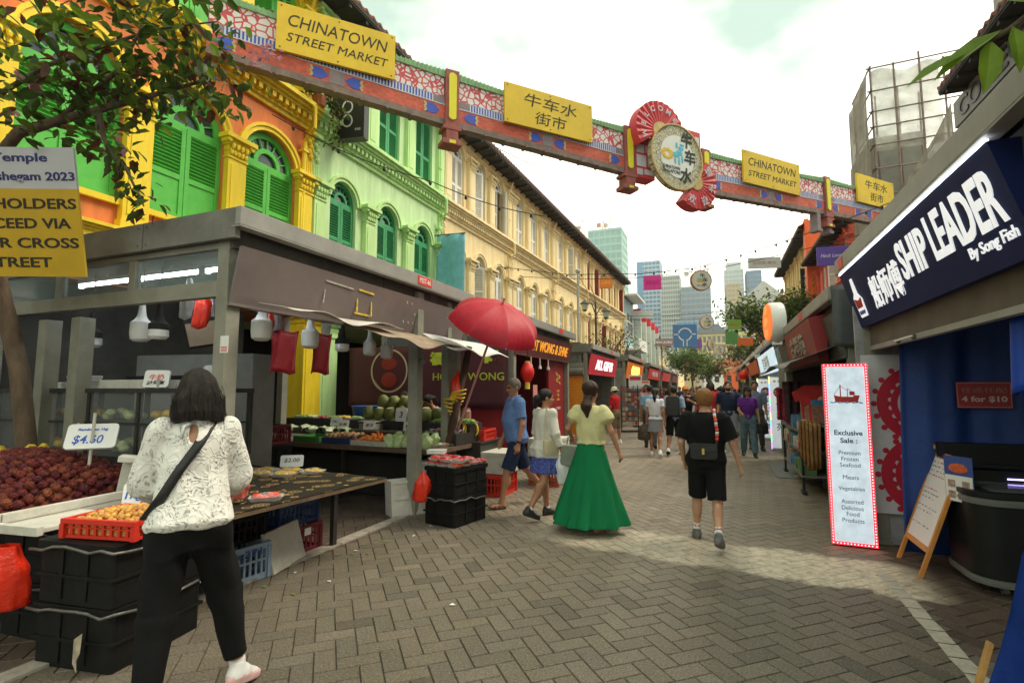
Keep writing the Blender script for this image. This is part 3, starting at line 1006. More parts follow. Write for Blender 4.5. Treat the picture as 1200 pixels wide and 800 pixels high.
def kiosk(label,loc,rz,L,near='0',D=3.4,sign=None,sign_m=None,letter=None,letter_m=None,inside=None,fasc=None,plate=True,side='window',open_front=True,zt=3.09,sh=0.47,bold=0.006,lw=0.8,lh=0.24,gut=None,shear=0.0,posts=None):
 t = thing('market_kiosk',label,'kiosk',loc,rz,'market kiosks along the street')
 fasc = fasc or K_FASC
 b = MB();b.b2(-0.05,L+0.05,0.06,D,zt-0.07,zt);b.b2(0.3,L-0.3,0.5,D-0.4,zt,zt+0.1)
 roof = obj('roof',b,K_ROOF,t)
 b = MB();b.b2(-0.06,L+0.06,0.0,0.058,zt-0.14,zt+0.012);b.b2(-0.06,L+0.06,0.0,0.1,zt-0.155,zt-0.142)
 obj('gutter',b,gut or K_GUT,roof,bevel=0.006)
 if plate:
  b = MB();b.b2(L*0.62,L*0.62+0.34,-0.006,-0.001,zt-0.12,zt-0.01)
  obj('unit_plate',b,K_PLATE,roof)
 b = MB();b.b2(0.02,L-0.02,0.16,0.2,zt-0.30,zt-0.075)
 for k in range(1,4):b.b2(L*k/4-0.01,L*k/4+0.01,0.152,0.16,zt-0.30,zt-0.075)
 obj('recess_board',b,K_DARK,t)
 z1, z0 = zt-0.29, zt-0.29-sh
 b = MB()
 b.prism([(0.07,z1),(0.10,z1),(0.21,z0),(0.18,z0)],0.03,L-0.03,'x')
 b.b2(0.02,L-0.02,0.16,0.24,z0-0.025,z0-0.001)
 sp = obj('sign_panel',b,sign_m or K_DARK,t)if sign_m is not False else None
 if letter:
  M = face_m((L/2,0.12,(z0+z1)/2),(1,0,0),(0,-0.11,sh))
  text(letter,0.3,letter_m or S_WHITE,'lettering',sp,M,0.006,bold,shear,width=L*lw,height=lh)
 pr = None
 for x in(posts or(0.075,L-0.075)):
  for y in(0.26,D-0.1):
   if pr is None:
    b = MB();b.b2(-0.065,0.065,-0.065,0.065,0,zt-0.07);b.b2(-0.085,0.085,-0.085,0.085,0,0.03)
    pr = obj('post',b,K_POST,t,bevel=0.006);pr.location = (x,y,0)
   else:
    dup(pr,loc=(x,y,0),parent=t)
 xs, d = (0.0,1)if near=='0' else(L,-1)
 def sb(b,x0,x1,y0,y1,za,zb):b.b2(xs+d*x0,xs+d*x1,y0,y1,za,zb)
 b = MB();sb(b,-0.055,-0.005,0.06,D,zt-0.24,zt+0.01);b.mi = 1
 for y in(1.2,2.35):
  sb(b,-0.057,-0.0545,y,y+0.008,zt-0.235,zt)
  for zz in(zt-0.2,zt-0.04):
   for o_ in(-0.05,0.06):sb(b,-0.060,-0.055,y+o_,y+o_+0.014,zz,zz+0.014)
 obj('end_fascia',b,[fasc,K_DARK],t)
 b = MB();sb(b,0.02,0.10,0.33,D-0.17,zt-0.70,zt-0.57);sb(b,0.02,0.10,0.33,D-0.17,zt-0.29,zt-0.242)
 ys = [0.33+(D-0.5)*k/3 for k in range(4)]
 for y in ys[1:-1]:sb(b,0.03,0.09,y-0.045,y+0.045,zt-0.57,zt-0.29)
 obj('end_beam',b,K_POST,t)
 if side!='open':
  for a, c in zip(ys[:-1],ys[1:]):
   b = MB();sb(b,0.055,0.061,a+0.045,c-0.045,zt-0.57,zt-0.29)
   obj('window_pane',b,K_GLASS,t)
 b = MB();b.b2(0.15,L-0.15,D-0.14,D-0.06,0,zt-0.08)
 far0 = L-0.09 if near=='0' else 0.05
 b.b2(far0,far0+0.04,0.33,D-0.17,0,zt-0.08)
 if side=='wall':
  sb(b,0.03,0.08,0.33,D-0.17,0,zt-0.70)
 b.b2(0.1,L-0.1,0.2,D-0.2,zt-0.12,zt-0.075)
 if inside is not False:
  obj('inner_wall',b,inside or K_IN,t)
 return t
# --- fruit stall kiosk at the left: open sides, no name on its board
XE = -3.55
k1 = kiosk('open fronted grey fruit stall kiosk with a blank faded sign board',(XE,3.0,0),L90,4.2,sign_m=mat('faded_sign',(0.19,0.155,0.15),0.35,0.15,2,dirt=0.2),inside=False,D=3.9,posts=(0.075,4.125))
text('PSST-66',0.1,S_WHITE,'lettering',k1,front_m(4.2*0.62+0.17,-0.008,3.027),0.001,0.001,width=0.27,height=0.065)
b = MB();
for(x0,x1,z0,z1)in((0.0,0.27,0.0,0.022),(0.0,0.022,0.0,0.27),(0.25,0.27,0.0,0.27),(0.0,0.27,0.25,0.272)):
 b.box((1.55+(x0+x1)/2,0.148-(z0+z1)*0.117,2.44+(z0+z1)/2),(x1-x0,0.004,z1-z0),ry=0.05*math.sin(x0*40+z1*9))
obj('yellow_tape',b,mat('tape_yellow',(0.62,0.43,0.05),0.6,0.3,25,dirt=0.6),k1)
b = MB();b.box((1.25,0.088,2.70),(0.42,0.004,0.018),ry=0.03);b.box((1.05,0.114,2.59),(0.014,0.004,0.22),ry=0.12)
for k in range(7):b.box((2.5+0.11*(k%4),0.145-0.028*(k//2%3),2.47+0.12*(k//2%3)),(0.02,0.004,0.035))
obj('old_tape',b,mat('tape_grey',(0.36,0.34,0.30),0.6,0.3,25),k1)
b = MB();b.b2(0.2,4.0,0.3,3.7,2.965,3.0)
for k in range(7):b.b2(0.25+k*0.6,0.30+k*0.6,0.3,3.7,2.88,2.965)
obj('ceiling_joist',b,K_DARK,k1)
for(x,yy,z0,w)in((-3.72,5.85,0.0,0.14),(-3.74,6.72,0.0,0.11)):
 b = MB();b.box((x,yy,1.45),(w,w,2.9))
 obj('post',b,K_POST,k1,world=True,bevel=0.006)
b = MB();b.box((-5.85,3.12,1.16),(0.14,0.14,2.32));obj('post',b,K_POST,k1,world=True,bevel=0.006)
b = MB();b.box((-6.4,3.12,1.16),(0.14,0.14,2.32));obj('post',b,K_POST,k1,world=True,bevel=0.006)
CANVAS = mat('canvas_pale',(0.60,0.55,0.50),0.8,0.18,6,0.2,30,dirt=0.4)
CANVAS_B = mat('canvas_brown',(0.33,0.25,0.18),0.85,0.25,6,0.3,30,dirt=0.4)
def flap(label,y0,y1,xa,za,xb,zb,m,wob=0.05):
 b = MB()
 def fn(u,v):
  y = y0+(y1-y0)*u
  return(xa+(xb-xa)*v+0.02*math.sin(9*u),y,za+(zb-za)*v-wob*v*math.sin(PI*u)-0.03*v*math.sin(13*u+1))
 b.sheet(fn,22,6,0.006)
 o = obj('canvas_awning',b,m,smooth='all')
 return tag(o,label,'awning','torn awnings of the fruit stall')
flap('pale torn canvas strip under the blank sign board',3.25,5.0,-3.66,2.36,-3.36,2.33,CANVAS)
flap('brown sagging canvas strip behind the pale one',4.4,6.3,-3.72,2.34,-3.28,2.22,CANVAS_B,0.09)
flap('white awning flap stretching towards the red umbrella',5.9,7.9,-3.70,2.37,-3.22,2.16,mat('canvas_white',(0.72,0.72,0.69),0.7,0.08,6,0.15,30,dirt=0.2),0.04)
BULB = mat('bulb_plastic',(0.70,0.70,0.68),0.4,0.05)
def bulb(label,x,yy,z,s=1.0,black=False):
 t = thing('hanging_bulb',label,'lamp',(x,yy,z),0,'bulbs hanging in the fruit stall')
 b = MB();b.lathe([(0.02,0.30),(0.03,0.20),(0.035,0.17),(0.05,0.14),(0.078,0.115),(0.08,0.10)]if not black else[(0.02,0.30),(0.03,0.20),(0.05,0.14),(0.082,0.115),(0.084,0.06)],n=14)
 obj('socket',b,VOID if black else BULB,t,smooth=True)
 b = MB();b.lathe([(0.08,0.10),(0.082,0.02),(0.075,-0.03),(0.05,-0.05),(0.001,-0.055)]if not black else[(0.08,0.06),(0.083,0.0),(0.06,-0.025),(0.001,-0.03)],n=14)
 obj('globe',b,BULB,t,smooth=True)
 b = MB();b.cyl((0,0,0.3),(0,0,2.9-z),0.006,n=5)
 obj('cord',b,VOID,t)
 t.scale = (s,s,s)
for i, (x,yy,z,s,bk,lab)in enumerate(((-4.02,3.62,2.13,1.15,False,'white bulb nearest the corner post of the fruit stall'),(-4.02,4.25,2.10,1.1,False,'second white bulb from the corner post under the sign board'),(-4.1,4.85,2.08,1.0,True,'black capped bulb in front of the gold disc banner'),(-4.05,5.30,2.08,1.0,False,'white bulb beside the banner disc, near the middle post'),(-4.05,5.66,2.06,1.0,False,'white bulb hanging against the middle counter post'),(-4.6,3.7,2.03,1.0,True,'dim black capped bulb behind the two white bulbs'),(-5.0,3.3,2.12,1.05,True,'black capped bulb below the window strip, over the foam boxes'),(-5.5,3.45,2.16,1.2,False,'wide white lamp tucked under the beam of the fruit stall'),(-6.4,3.5,2.1,1.2,True,'black capped bulb at the far left behind the slim trunk'))):
 bulb(lab,x,yy,z,s,bk)
for(xa,ya,za,ln,lab)in((-4.25,3.55,2.79,0.9,'lit tube light seen through the window strip near the corner post'),(-5.25,3.55,2.79,0.9,'lit tube light in the middle of the window strip'),(-6.3,3.55,2.79,0.9,'lit tube light at the far left of the window strip')):
 t = thing('tube_light',lab,'lamp',(xa,ya,za),0,'tube lights under the kiosk roof')
 b = MB();b.cyl((-ln/2,0,0),(ln/2,0,0),0.018,n=8);obj('tube',b,S_LIT,t)
 b = MB();b.b2(-ln/2,ln/2,-0.03,0.03,0.02,0.06);b.b2(-ln/2-0.03,-ln/2,-0.03,0.03,-0.03,0.06);b.b2(ln/2,ln/2+0.03,-0.03,0.03,-0.03,0.06)
 b.cyl((0,0,0.06),(0,0,0.10),0.01,n=5)
 obj('fitting',b,S_WHITE,t)
# --- the row beyond: dried meat, gifts, gold, red kiosks
DM = mat('maroon_sign',(0.13,0.03,0.028),0.5,0.15,3)
ORL = mat('letter_orange',(0.85,0.33,0.03),0.5,0.05,emit=0.25)
k2 = kiosk('dried meat kiosk with a maroon sign, green end fascia and red inner walls',(XE,9.45,0),L90,4.1,sign_m=DM,letter='HUOT WONG & SHNE',letter_m=ORL,inside=mat('red_inner_wall',(0.33,0.02,0.025),0.6,0.2,3),fasc=K_GREENF,side='wall',bold=0.004)
k3 = kiosk('gift kiosk with a red sign reading ALL GIFTS and an orange end shutter',(XE,15.7,0),L90,4.6,sign_m=mat('gift_red',(0.62,0.03,0.06),0.5,0.06),letter='ALL GIFTS',letter_m=mat('letter_white_lit',(0.85,0.82,0.85),0.5,0,emit=0.5),side='wall',zt=3.0,sh=0.62,lh=0.34,lw=0.62,bold=0.012)
k4 = kiosk('kiosk with a bright orange sign reading GOLD',(XE,22.8,0),L90,5.2,sign_m=mat('orange_sign',(0.85,0.20,0.02),0.5,0.08),letter='GOLD',letter_m=mat('letter_yellow_lit',(0.95,0.72,0.12),0.5,0,emit=0.8),side='wall',sh=0.7,lh=0.45,lw=0.5,bold=0.015)
k5 = kiosk('long kiosk with a plain red sign past the orange one',(XE,30.5,0),L90,6.4,sign_m=S_RED,letter='中国 手信',letter_m=S_WHITE,side='wall',sh=0.6,lh=0.32,lw=0.5)
k6 = kiosk('second long red signed kiosk further down the left row',(XE,38.6,0),L90,6.4,sign_m=S_RED,side='wall',sh=0.6)
k7 = kiosk('farthest kiosk of the left row, with a maroon sign',(XE,47.0,0),L90,7.0,sign_m=DM,side='wall',sh=0.6)
b = MB()
for k in range(22):b.b2(XE-0.36,XE-3.2,15.72,15.745,0.05+k*0.09,0.05+k*0.09+0.084)
obj('end_shutter',b,mat('shutter_orange',(0.80,0.30,0.02),0.5,0.08,3),k3,world=True)
b = MB();b.cyl((XE-0.3,15.66,2.15),(XE-3.2,15.66,2.15),0.13,n=14);obj('shutter_box',b,K_FASC,k3,world=True)
b = MB();b.b2(2.6,4.0,0.30,0.36,0.05,2.3);rp = obj('front_panel',b,mat('panel_red',(0.30,0.015,0.02),0.45,0.15,3),k2)
GOLDL = mat('letter_gold',(0.62,0.42,0.08),0.5,0.1)
text('王',0.3,GOLDL,'lettering',rp,front_m(3.4,0.297,1.45),0.002,0.004,height=0.26)
text('手工肉干',0.1,S_WHITE,'lettering',rp,front_m(3.4,0.297,1.12),0.002,0.001,height=0.07)
b = MB()
for k in range(12):b.ball((3.4+0.16*math.cos(k*0.9),0.296,1.85+0.024*k-0.1),0.05,6,4,(1,0.1,0.7))
obj('gold_emblem',b,GOLDL,rp)
b = MB();b.b2(0.5,2.6,0.9,1.6,0,0.95);obj('counter',b,VOID,k2)
for k, x in enumerate((0.9,1.5,2.1)):
 b = MB();b.cyl((x,0.15,2.3),(x,0.15,2.12),0.012,n=6);b.lathe([(0.03,0.07),(0.04,0.0)],(x,0.15,2.06),8)
 obj('spot_lamp',b,S_WHITE,k2)
def lantern(label,x,yy,z,s=1.0):
 t = thing('paper_lantern',label,'lantern',(x,yy,z),0,'red lanterns hung at the kiosks')
 b = MB();b.lathe([(0.06,0.20)]+[(0.06+0.08*math.sin(PI*k/10)+0.006*(k%2),0.19-0.38*k/10)for k in range(1,10)]+[(0.06,-0.20)],n=16)
 obj('shade',b,mat('lantern_red',(0.70,0.015,0.015),0.5,0.1,8),t,smooth=True)
 b = MB();b.cyl((0,0,-0.20),(0,0,-0.34),0.05,0.055,10);b.cyl((0,0,0.2),(0,0,0.23),0.06,n=10)
 obj('tassel',b,mat('lantern_gold',(0.75,0.52,0.06),0.6,0.15,20),t)
 b = MB();b.cyl((0,0,0.23),(0,0,0.5),0.005,n=5);obj('string',b,VOID,t)
 t.scale = (s,s,s)
lantern('red paper lantern with gold foot beside the blue shirted man',-3.62,9.9,1.95,1.0)
b = MB();b.b2(-0.14,0.14,-0.004,0.004,-0.2,0.2)
nt = tag(obj('paper_notice',b,mat('notice_pink',(0.62,0.25,0.22),0.7,0.25,14)),'pinkish paper notice hanging in the dried meat kiosk','notice')
nt.location = (-3.8,10.9,1.5);nt.rotation_euler = (0,0,L90)
BAN = mat('banner_maroon',(0.085,0.018,0.03),0.55,0.15,2,0.1,20)
bn = thing('fabric_banner','maroon banner with gold disc and lime letters behind the fruit stall','banner',(-5.7,9.30,0),0)
b = MB();b.sheet(lambda u,v:(-1.95+3.85*u,0.012*math.sin(9*u+3*v),1.22+1.30*v),30,10,0.006)
obj('cloth',b,BAN,bn,smooth='all')
LIMEL = mat('letter_lime',(0.55,0.62,0.05),0.6,0.08)
text('HOCK  WONG',0.2,LIMEL,'lettering',bn,front_m(1.02,-0.02,1.86),0.004,0.0,width=1.6,height=0.155)
text('福',0.3,LIMEL,'character',bn,front_m(0.30,-0.02,2.24),0.004,0.02,height=0.28)
text('旺',0.3,LIMEL,'character',bn,front_m(1.55,-0.02,2.24),0.004,0.02,height=0.28)
b = MB();b.lathe([(0.44,-0.012),(0.44,-0.004)],n=40,M=Matrix.Rotation(R(90),3,'X'),c=(-0.87,-0.005,2.0));obj('gold_disc',b,mat('disc_gold',(0.46,0.27,0.10),0.5,0.35,2.5),bn)
b = MB()
for k in range(48):
 a0, a1 = 2*PI*k/48, 2*PI*(k+1)/48
 b.prism([(-0.87+r*math.cos(a),2.0+r*math.sin(a))for r,a in((0.47,a0),(0.47,a1),(0.435,a1),(0.435,a0))],-0.022,-0.016)
obj('disc_rim',b,mat('rim_cream',(0.60,0.52,0.34),0.5,0.1),bn)
b = MB();b.ball((-0.87,-0.022,1.80),0.2,14,6,(1,0.04,0.85));b.ball((-0.87,-0.022,2.15),0.17,14,6,(1.2,0.04,0.8))
obj('disc_shapes',b,[mat('shape_maroon',(0.30,0.03,0.03),0.5,0.2,9)],bn)
# ------------------------------------------------------------------ right side of the street
RM90 = R(-90)
NAVY = mat('sign_navy',(0.012,0.022,0.105),0.6,0.15,3,spec=0.15)
SOFF = mat('soffit_brown',(0.13,0.105,0.085),0.8,0.2,4,dirt=0.3)
LITW = mat('letter_white',(0.83,0.84,0.85),0.45,0,emit=0.25)
kr = kiosk('grey frozen seafood kiosk with a big navy sign reading SHIP LEADER',(1.3,6.72,0),RM90,6.6,near='L',zt=3.06,sign_m=False,sh=0.50,inside=False,side='open',D=3.2,plate=False)
b = MB();b.b2(0.12,0.34,-0.006,-0.001,2.93,3.05);obj('unit_plate',b,K_PLATE,kr)
ns = thing('shop_sign','long navy sign board with white SHIP LEADER lettering on the seafood kiosk','shop sign',(1.3,6.66,0),RM90)
b = MB();b.prism([(0.02,2.88),(0.30,2.88),(0.30,2.30),(0.19,2.28)],0.0,3.42,'x');obj('panel',b,NAVY,ns)
b = MB();b.b2(0.0,3.42,0.014,0.03,2.882,2.891);obj('light_strip',b,mat('strip_light',(0.9,0.95,1.0),0.5,0,emit=2.0),ns)
def onsign(x,zz,dy=-0.006):
 f = (zz-2.28)/0.6
 return face_m((x,0.19-0.17*f+dy,zz),(1,0,0),(0,-0.17,0.6))
text('船师傅',0.3,LITW,'characters',ns,onsign(1.26,2.53),0.003,0.004,0.1,width=0.88,height=0.31)
text('SHIP',0.3,LITW,'lettering',ns,onsign(2.04,2.62),0.003,0.007,0.12,width=0.58,height=0.30)
text('LEADER',0.3,LITW,'lettering',ns,onsign(2.86,2.635),0.003,0.007,0.12,width=0.94,height=0.31)
text('By Song Fish',0.2,LITW,'lettering',ns,onsign(3.08,2.415),0.003,0.002,0.1,width=0.54,height=0.09)
b = MB();MM = onsign(0.36,2.56)
b.T = MM
b.prism([(-0.10,-0.20),(0.13,-0.20),(0.15,-0.02),(0.06,0.05),(0.05,0.22),(-0.02,0.22),(-0.06,0.06),(-0.13,0.02)],0.0,0.008,'z')
lg = obj('ship_logo',b,LITW,ns)
b = MB(MM);b.prism([(-0.09,-0.10),(0.10,-0.10),(0.13,0.0),(0.02,-0.02),(-0.11,0.01)],0.008,0.012,'z');obj('red_hull',b,S_RED,lg)
b = MB(MM)
for k in range(5):b.prism([(-0.08+0.04*k,-0.17),(-0.05+0.04*k,-0.17),(-0.05+0.04*k,-0.13-0.01*(k%2)),(-0.08+0.04*k,-0.13)],0.008,0.012,'z')
obj('blue_waves',b,mat('logo_blue',(0.06,0.12,0.45),0.5,0.05),lg)
b = MB();b.b2(0.1,6.5,0.26,0.34,2.08,2.29);obj('shutter_box',b,SOFF,kr)
b = MB();b.b2(0.1,6.5,0.245,0.30,2.03,2.075);obj('rail',b,K_GUT,kr)
for x, w in((1.1,0.05),(1.5,0.05)):
 b = MB();b.b2(x,x+w,0.225,0.244,2.03,2.07);obj('clip',b,K_DARK,kr)
b = MB();b.cyl((1.1,0.215,2.05),(1.55,0.215,2.055),0.008,n=6);obj('clip_bar',b,S_WHITE,kr)
TARP = mat('tarpaulin_blue',(0.014,0.045,0.21),0.6,0.18,3,0.25,25)
def tarp(label,fn,nu=40,nv=16,m=TARP,name='tarpaulin',cat='tarpaulin'):
 b = MB();b.sheet(fn,nu,nv,0.006)
 return tag(obj(name,b,m,smooth='all'),label,cat)
tarp('dark blue tarpaulin curtain hanging behind the chest freezer',lambda u,v:(1.72+2.3*u-0.10*(1-v)*(1-u),6.12+0.035*math.sin(26*u+1.3*math.sin(3*v))+0.015*math.sin(61*u),0.06+2.7*v),90,12)
tarp('blue tarpaulin corner draped over a low table at the right edge',lambda u,v:(1.02+0.30*min(v,0.9)+0.95*u+0.03*math.sin(14*u+4*v),3.10-0.25*u+0.06*math.sin(17*u+3*v)*(1.2-v)-0.5*max(0,v-0.88),0.02+1.0*min(v,0.88)+0.01*math.sin(9*u)),34,20,mat('tarpaulin_blue_near',(0.008,0.035,0.21),0.6,0.25,3,0.4,14,spec=0.2))
b = MB();b.b2(1.45,2.3,2.2,2.74,0.84,0.88)
for x in(1.5,2.25):
 for yy in(2.24,2.70):b.b2(x-0.02,x+0.02,yy-0.02,yy+0.02,0,0.84)
tag(obj('folding_table',b,K_DARK),'low table under the blue tarpaulin corner at the right edge','table')
tarp('bright blue rolled tarpaulin edge tied under the beam at the far right',lambda u,v:(1.66+0.05*math.sin(2*PI*u)+0.02*v,3.9+0.05*math.cos(2*PI*u),1.60+0.44*v+0.02*math.sin(5*u)),16,10,mat('tarpaulin_blue_bright',(0.01,0.06,0.42),0.5,0.12,3,0.2,20))
b = MB();b.box((1.12,3.2,0.30),(0.018,0.035,0.26),ry=R(16));tag(obj('wooden_batten',b,mat('batten_wood',(0.55,0.30,0.10),0.7,0.2,9)),'short orange wooden batten leaning at the blue tarpaulin corner','batten')
ps = thing('price_sign','dark red hanging sign reading 4 for $10 on the blue curtain','price sign',(2.28,6.03,1.56),R(-2))
b = MB();b.b2(-0.20,0.20,0.0,0.01,-0.12,0.12);obj('card',b,mat('card_red_dark',(0.30,0.02,0.025),0.5,0.1),ps)
b = MB()
for(x0,x1,z0,z1)in((-0.195,0.195,0.108,0.114),(-0.195,0.195,-0.114,-0.108),(-0.195,-0.19,-0.108,0.108),(0.19,0.195,-0.108,0.108)):b.b2(x0,x1,-0.003,-0.0005,z0,z1)
obj('border',b,mat('card_pink',(0.5,0.22,0.2),0.5),ps)
text('4 for $10',0.1,mat('card_text',(0.55,0.42,0.38),0.5),'lettering',ps,front_m(0,-0.001,-0.04),0.002,0.003,width=0.33,height=0.06)
text('任选任配',0.1,mat('card_text2',(0.38,0.16,0.15),0.5),'lettering',ps,front_m(0,-0.001,0.045),0.002,0.0,width=0.33,height=0.05)
FRZ = mat('freezer_black',(0.010,0.0105,0.010),0.5,0.25,5,spec=0.25)
FRZ_T = mat('freezer_trim',(0.16,0.165,0.155),0.4,0.15,8)
fz = thing('chest_freezer','black rounded chest freezer standing behind the easel','freezer',(1.86,5.22,0))
def rrect(x0,x1,y0,y1,r,n=6):
 pts = []
 for(cx,cy,a0)in((x0+r,y0+r,180),(x1-r,y0+r,270),(x1-r,y1-r,0),(x0+r,y1-r,90)):
  pts+=[(cx+r*math.cos(R(a0+90*k/n)),cy+r*math.sin(R(a0+90*k/n)))for k in range(n+1)]
 return pts
b = MB();b.prism(rrect(0,1.7,0,0.72,0.2),0.08,0.76,'z');obj('body',b,FRZ,fz,smooth=True)
for z in(0.085,0.70):
 b = MB();b.prism(rrect(-0.014,1.71,-0.014,0.73,0.21),z,z+0.05,'z');b.prism(rrect(-0.02,1.715,-0.02,0.735,0.215),z+0.018,z+0.03,'z')
 obj('trim_band',b,FRZ_T,fz,smooth=True)
b = MB();b.prism(rrect(-0.02,1.72,-0.02,0.74,0.21),0.76,0.80,'z');b.b2(0.1,1.6,0.60,0.70,0.80,0.90)
lid = obj('lid_frame',b,FRZ,fz,smooth=True)
b = MB();b.b2(0.14,0.85,0.08,0.58,0.802,0.812);b.b2(0.80,1.58,0.08,0.58,0.815,0.825);obj('glass_lid',b,glass('freezer_glass',(0.2,0.22,0.24),0.6,0.06),fz)
b = MB();b.b2(0.45,1.6,0.585,0.592,0.83,0.842);obj('light_strip',b,mat('violet_led',(0.45,0.35,1.0),0.5,0,emit=1.5),fz)
b = MB();b.b2(0.42,0.60,-0.02,-0.012,0.60,0.64);obj('badge',b,S_WHITE,fz)
for x, yy in((0.2,0.15),(1.5,0.15),(0.2,0.58),(1.5,0.58)):
 b = MB();b.cyl((x-0.02,yy,0.035),(x+0.02,yy,0.035),0.035,n=12);b.b2(x-0.03,x+0.03,yy-0.03,yy+0.03,0.05,0.1);obj('caster',b,FRZ_T,fz)
b = MB();b.b2(1.9,3.4,5.9,6.06,0.95,1.12);b.b2(1.9,3.4,5.86,6.06,0.92,0.95)
tag(obj('freezer_shelf',b,FRZ),'black shelf box behind the chest freezer, below the blue curtain','shelf')
ez = thing('easel_board','orange wooden easel with a handwritten white menu board','easel',(1.55,5.54,0))
WOOD = mat('easel_wood',(0.62,0.25,0.05),0.55,0.2,8,stretch=(1,1,0.2))
tilt = math.atan2(0.36,1.02)
TE = Matrix.Translation((0,0.60,0))@Matrix.Rotation(tilt,4,'Y')@Matrix.Rotation(RM90,4,'Z')
for x in(0.0,0.565):
 b = MB(TE);b.b2(x,x+0.035,0,0.03,0.0,1.10);obj('leg',b,WOOD,ez,bevel=0.003)
for z in(0.22,1.04):
 b = MB(TE);b.b2(0.035,0.565,0.002,0.028,z,z+0.05);obj('rail',b,WOOD,ez)
b = MB(TE);b.b2(0.035,0.565,0.006,0.016,0.27,1.04);bd = obj('white_board',b,mat('whiteboard',(0.80,0.80,0.76),0.35,0.05,3),ez)
b = MB(TE);r2 = random.Random(5)
for k in range(15):
 z = 0.99-k*0.042
 if k in(4,5,9,12,13):continue
 x = 0.06
 while x<0.5-0.15*r2.random():
  w = r2.uniform(0.008,0.05);b.mi = 0 if k%3 else 1
  b.b2(x,x+w,0.003,0.0055,z,z+r2.uniform(0.004,0.012));x+=w+r2.uniform(0.008,0.05)
obj('handwriting',b,[mat('marker_grey',(0.25,0.24,0.25),0.6),mat('marker_red',(0.5,0.12,0.12),0.6)],bd)
for x in(0.02,0.58):
 b = MB();b.T = None;b.cyl((0.345,0.6-x,1.0),(0.40,0.6-x,0.82),0.012,n=6);obj('rear_leg',b,WOOD,ez)
b = MB();b.cyl((0.352,0.57,1.05),(0.352,0.57,1.09),0.02,n=8);obj('peg',b,WOOD,ez)
cd = thing('food_poster','small blue food poster clipped to the corner of the easel','poster',(1.855,5.47,0.86),RM90+R(30))
b = MB();b.b2(-0.12,0.12,0,0.006,-0.19,0.19);obj('card',b,mat('poster_blue',(0.05,0.09,0.32),0.5,0.1),cd)
b = MB();b.b2(-0.115,0.115,-0.003,-0.0005,-0.185,0.03);obj('white_panel',b,S_WHITE,cd)
b = MB();b.ball((0.0,-0.002,0.09),0.07,10,5,(1.2,0.06,0.6));obj('food_picture',b,mat('picture_red',(0.62,0.12,0.04),0.5,0.4,30),cd)
for(x,z)in((-0.06,-0.04),(0.06,-0.04),(-0.06,-0.13),(0.06,-0.13)):
 b = MB();b.b2(x-0.03,x+0.03,-0.006,-0.003,z-0.03,z+0.03);obj('picture',b,mat('picture_mixed',(0.45,0.30,0.25),0.5,0.6,40),cd)
led = thing('lit_standing_sign','tall white standing sign edged in red lights advertising an exclusive sale','sign',(1.25,6.33,0.02),R(-4))
b = MB();b.b2(-0.20,0.20,0.0,0.11,0.0,1.86);obj('box',b,mat('sign_box_grey',(0.3,0.3,0.3),0.5),led)
def marble_panel():
 m = mat('panel_pale_marbled',(0.50,0.59,0.66),0.4,0.16,7,emit=0.28)
 return m
b = MB();b.b2(-0.172,0.172,-0.008,-0.001,0.03,1.83);pn = obj('panel',b,marble_panel(),led)
LEDR = mat('led_red_frame',(0.75,0.02,0.04),0.5,0,emit=0.9)
b = MB()
for(x0,x1,z0,z1)in((-0.2,-0.172,0,1.86),(0.172,0.2,0,1.86),(-0.172,0.172,1.83,1.86),(-0.172,0.172,0,0.03)):b.b2(x0,x1,-0.012,-0.001,z0,z1)
fr = obj('light_frame',b,LEDR,led)
b = MB()
for k in range(62):
 z = 0.015+k*0.03
 for x in(-0.186,0.186):b.box((x,-0.014,z),(0.009,0.006,0.009))
for k in range(11):
 for z in(0.015,1.845):b.box((-0.15+k*0.03,-0.014,z),(0.009,0.006,0.009))
obj('led_dots',b,mat('led_dot',(1.0,0.40,0.34),0.5,0,emit=1.6),fr)['kind'] = 'stuff'
INKB = mat('ink_blue',(0.015,0.025,0.14),0.6)
for(s,z,h,bo,w)in(('Exclusive',1.14,0.052,0.0014,0.25),('Sale :',1.06,0.052,0.0014,0.15),('Premium',0.935,0.042,0.0,0.19),('Frozen',0.872,0.042,0.0,0.15),('Seafood',0.810,0.042,0.0,0.18),('Meats',0.685,0.042,0.0,0.14),('Vegetables',0.565,0.050,0.0,0.23),('Assorted',0.440,0.042,0.0,0.19),('Delicious',0.375,0.042,0.0,0.19),('Food',0.315,0.042,0.0,0.11),('Products',0.250,0.042,0.0,0.19)):
 text(s,0.06,INKB,'lettering',pn,front_m(0.0,-0.009,z),0.001,bo,width=w,height=h)
b = MB()
b.prism([(-0.10,1.46),(0.10,1.46),(0.12,1.53),(0.07,1.53),(0.06,1.515),(-0.05,1.515),(-0.11,1.53)],-0.012,-0.009)
b.b2(0.03,0.075,-0.012,-0.009,1.53,1.57);b.b2(-0.055,-0.045,-0.012,-0.009,1.515,1.64);b.b2(0.01,0.016,-0.012,-0.009,1.515,1.60)
for(x0,z0,x1,z1)in((-0.05,1.63,-0.11,1.53),(-0.05,1.63,0.01,1.58),(0.013,1.60,0.09,1.54)):b.cyl((x0,-0.0105,z0),(x1,-0.0105,z1),0.0025,n=4)
obj('ship_picture',b,mat('picture_ship_red',(0.55,0.04,0.03),0.5),pn)
b = MB()
for k in range(9):b.box((-0.13+k*0.032,-0.0105,1.452+0.005*(k%2)),(0.03,0.003,0.01),ry=0.25*(-1)**k)
obj('sea_picture',b,mat('picture_sea',(0.06,0.12,0.35),0.5),pn)
pp = thing('papercut_poster','white poster with big red paper-cut roundels beside the grey pillar','poster',(1.95,6.56,1.12),0)
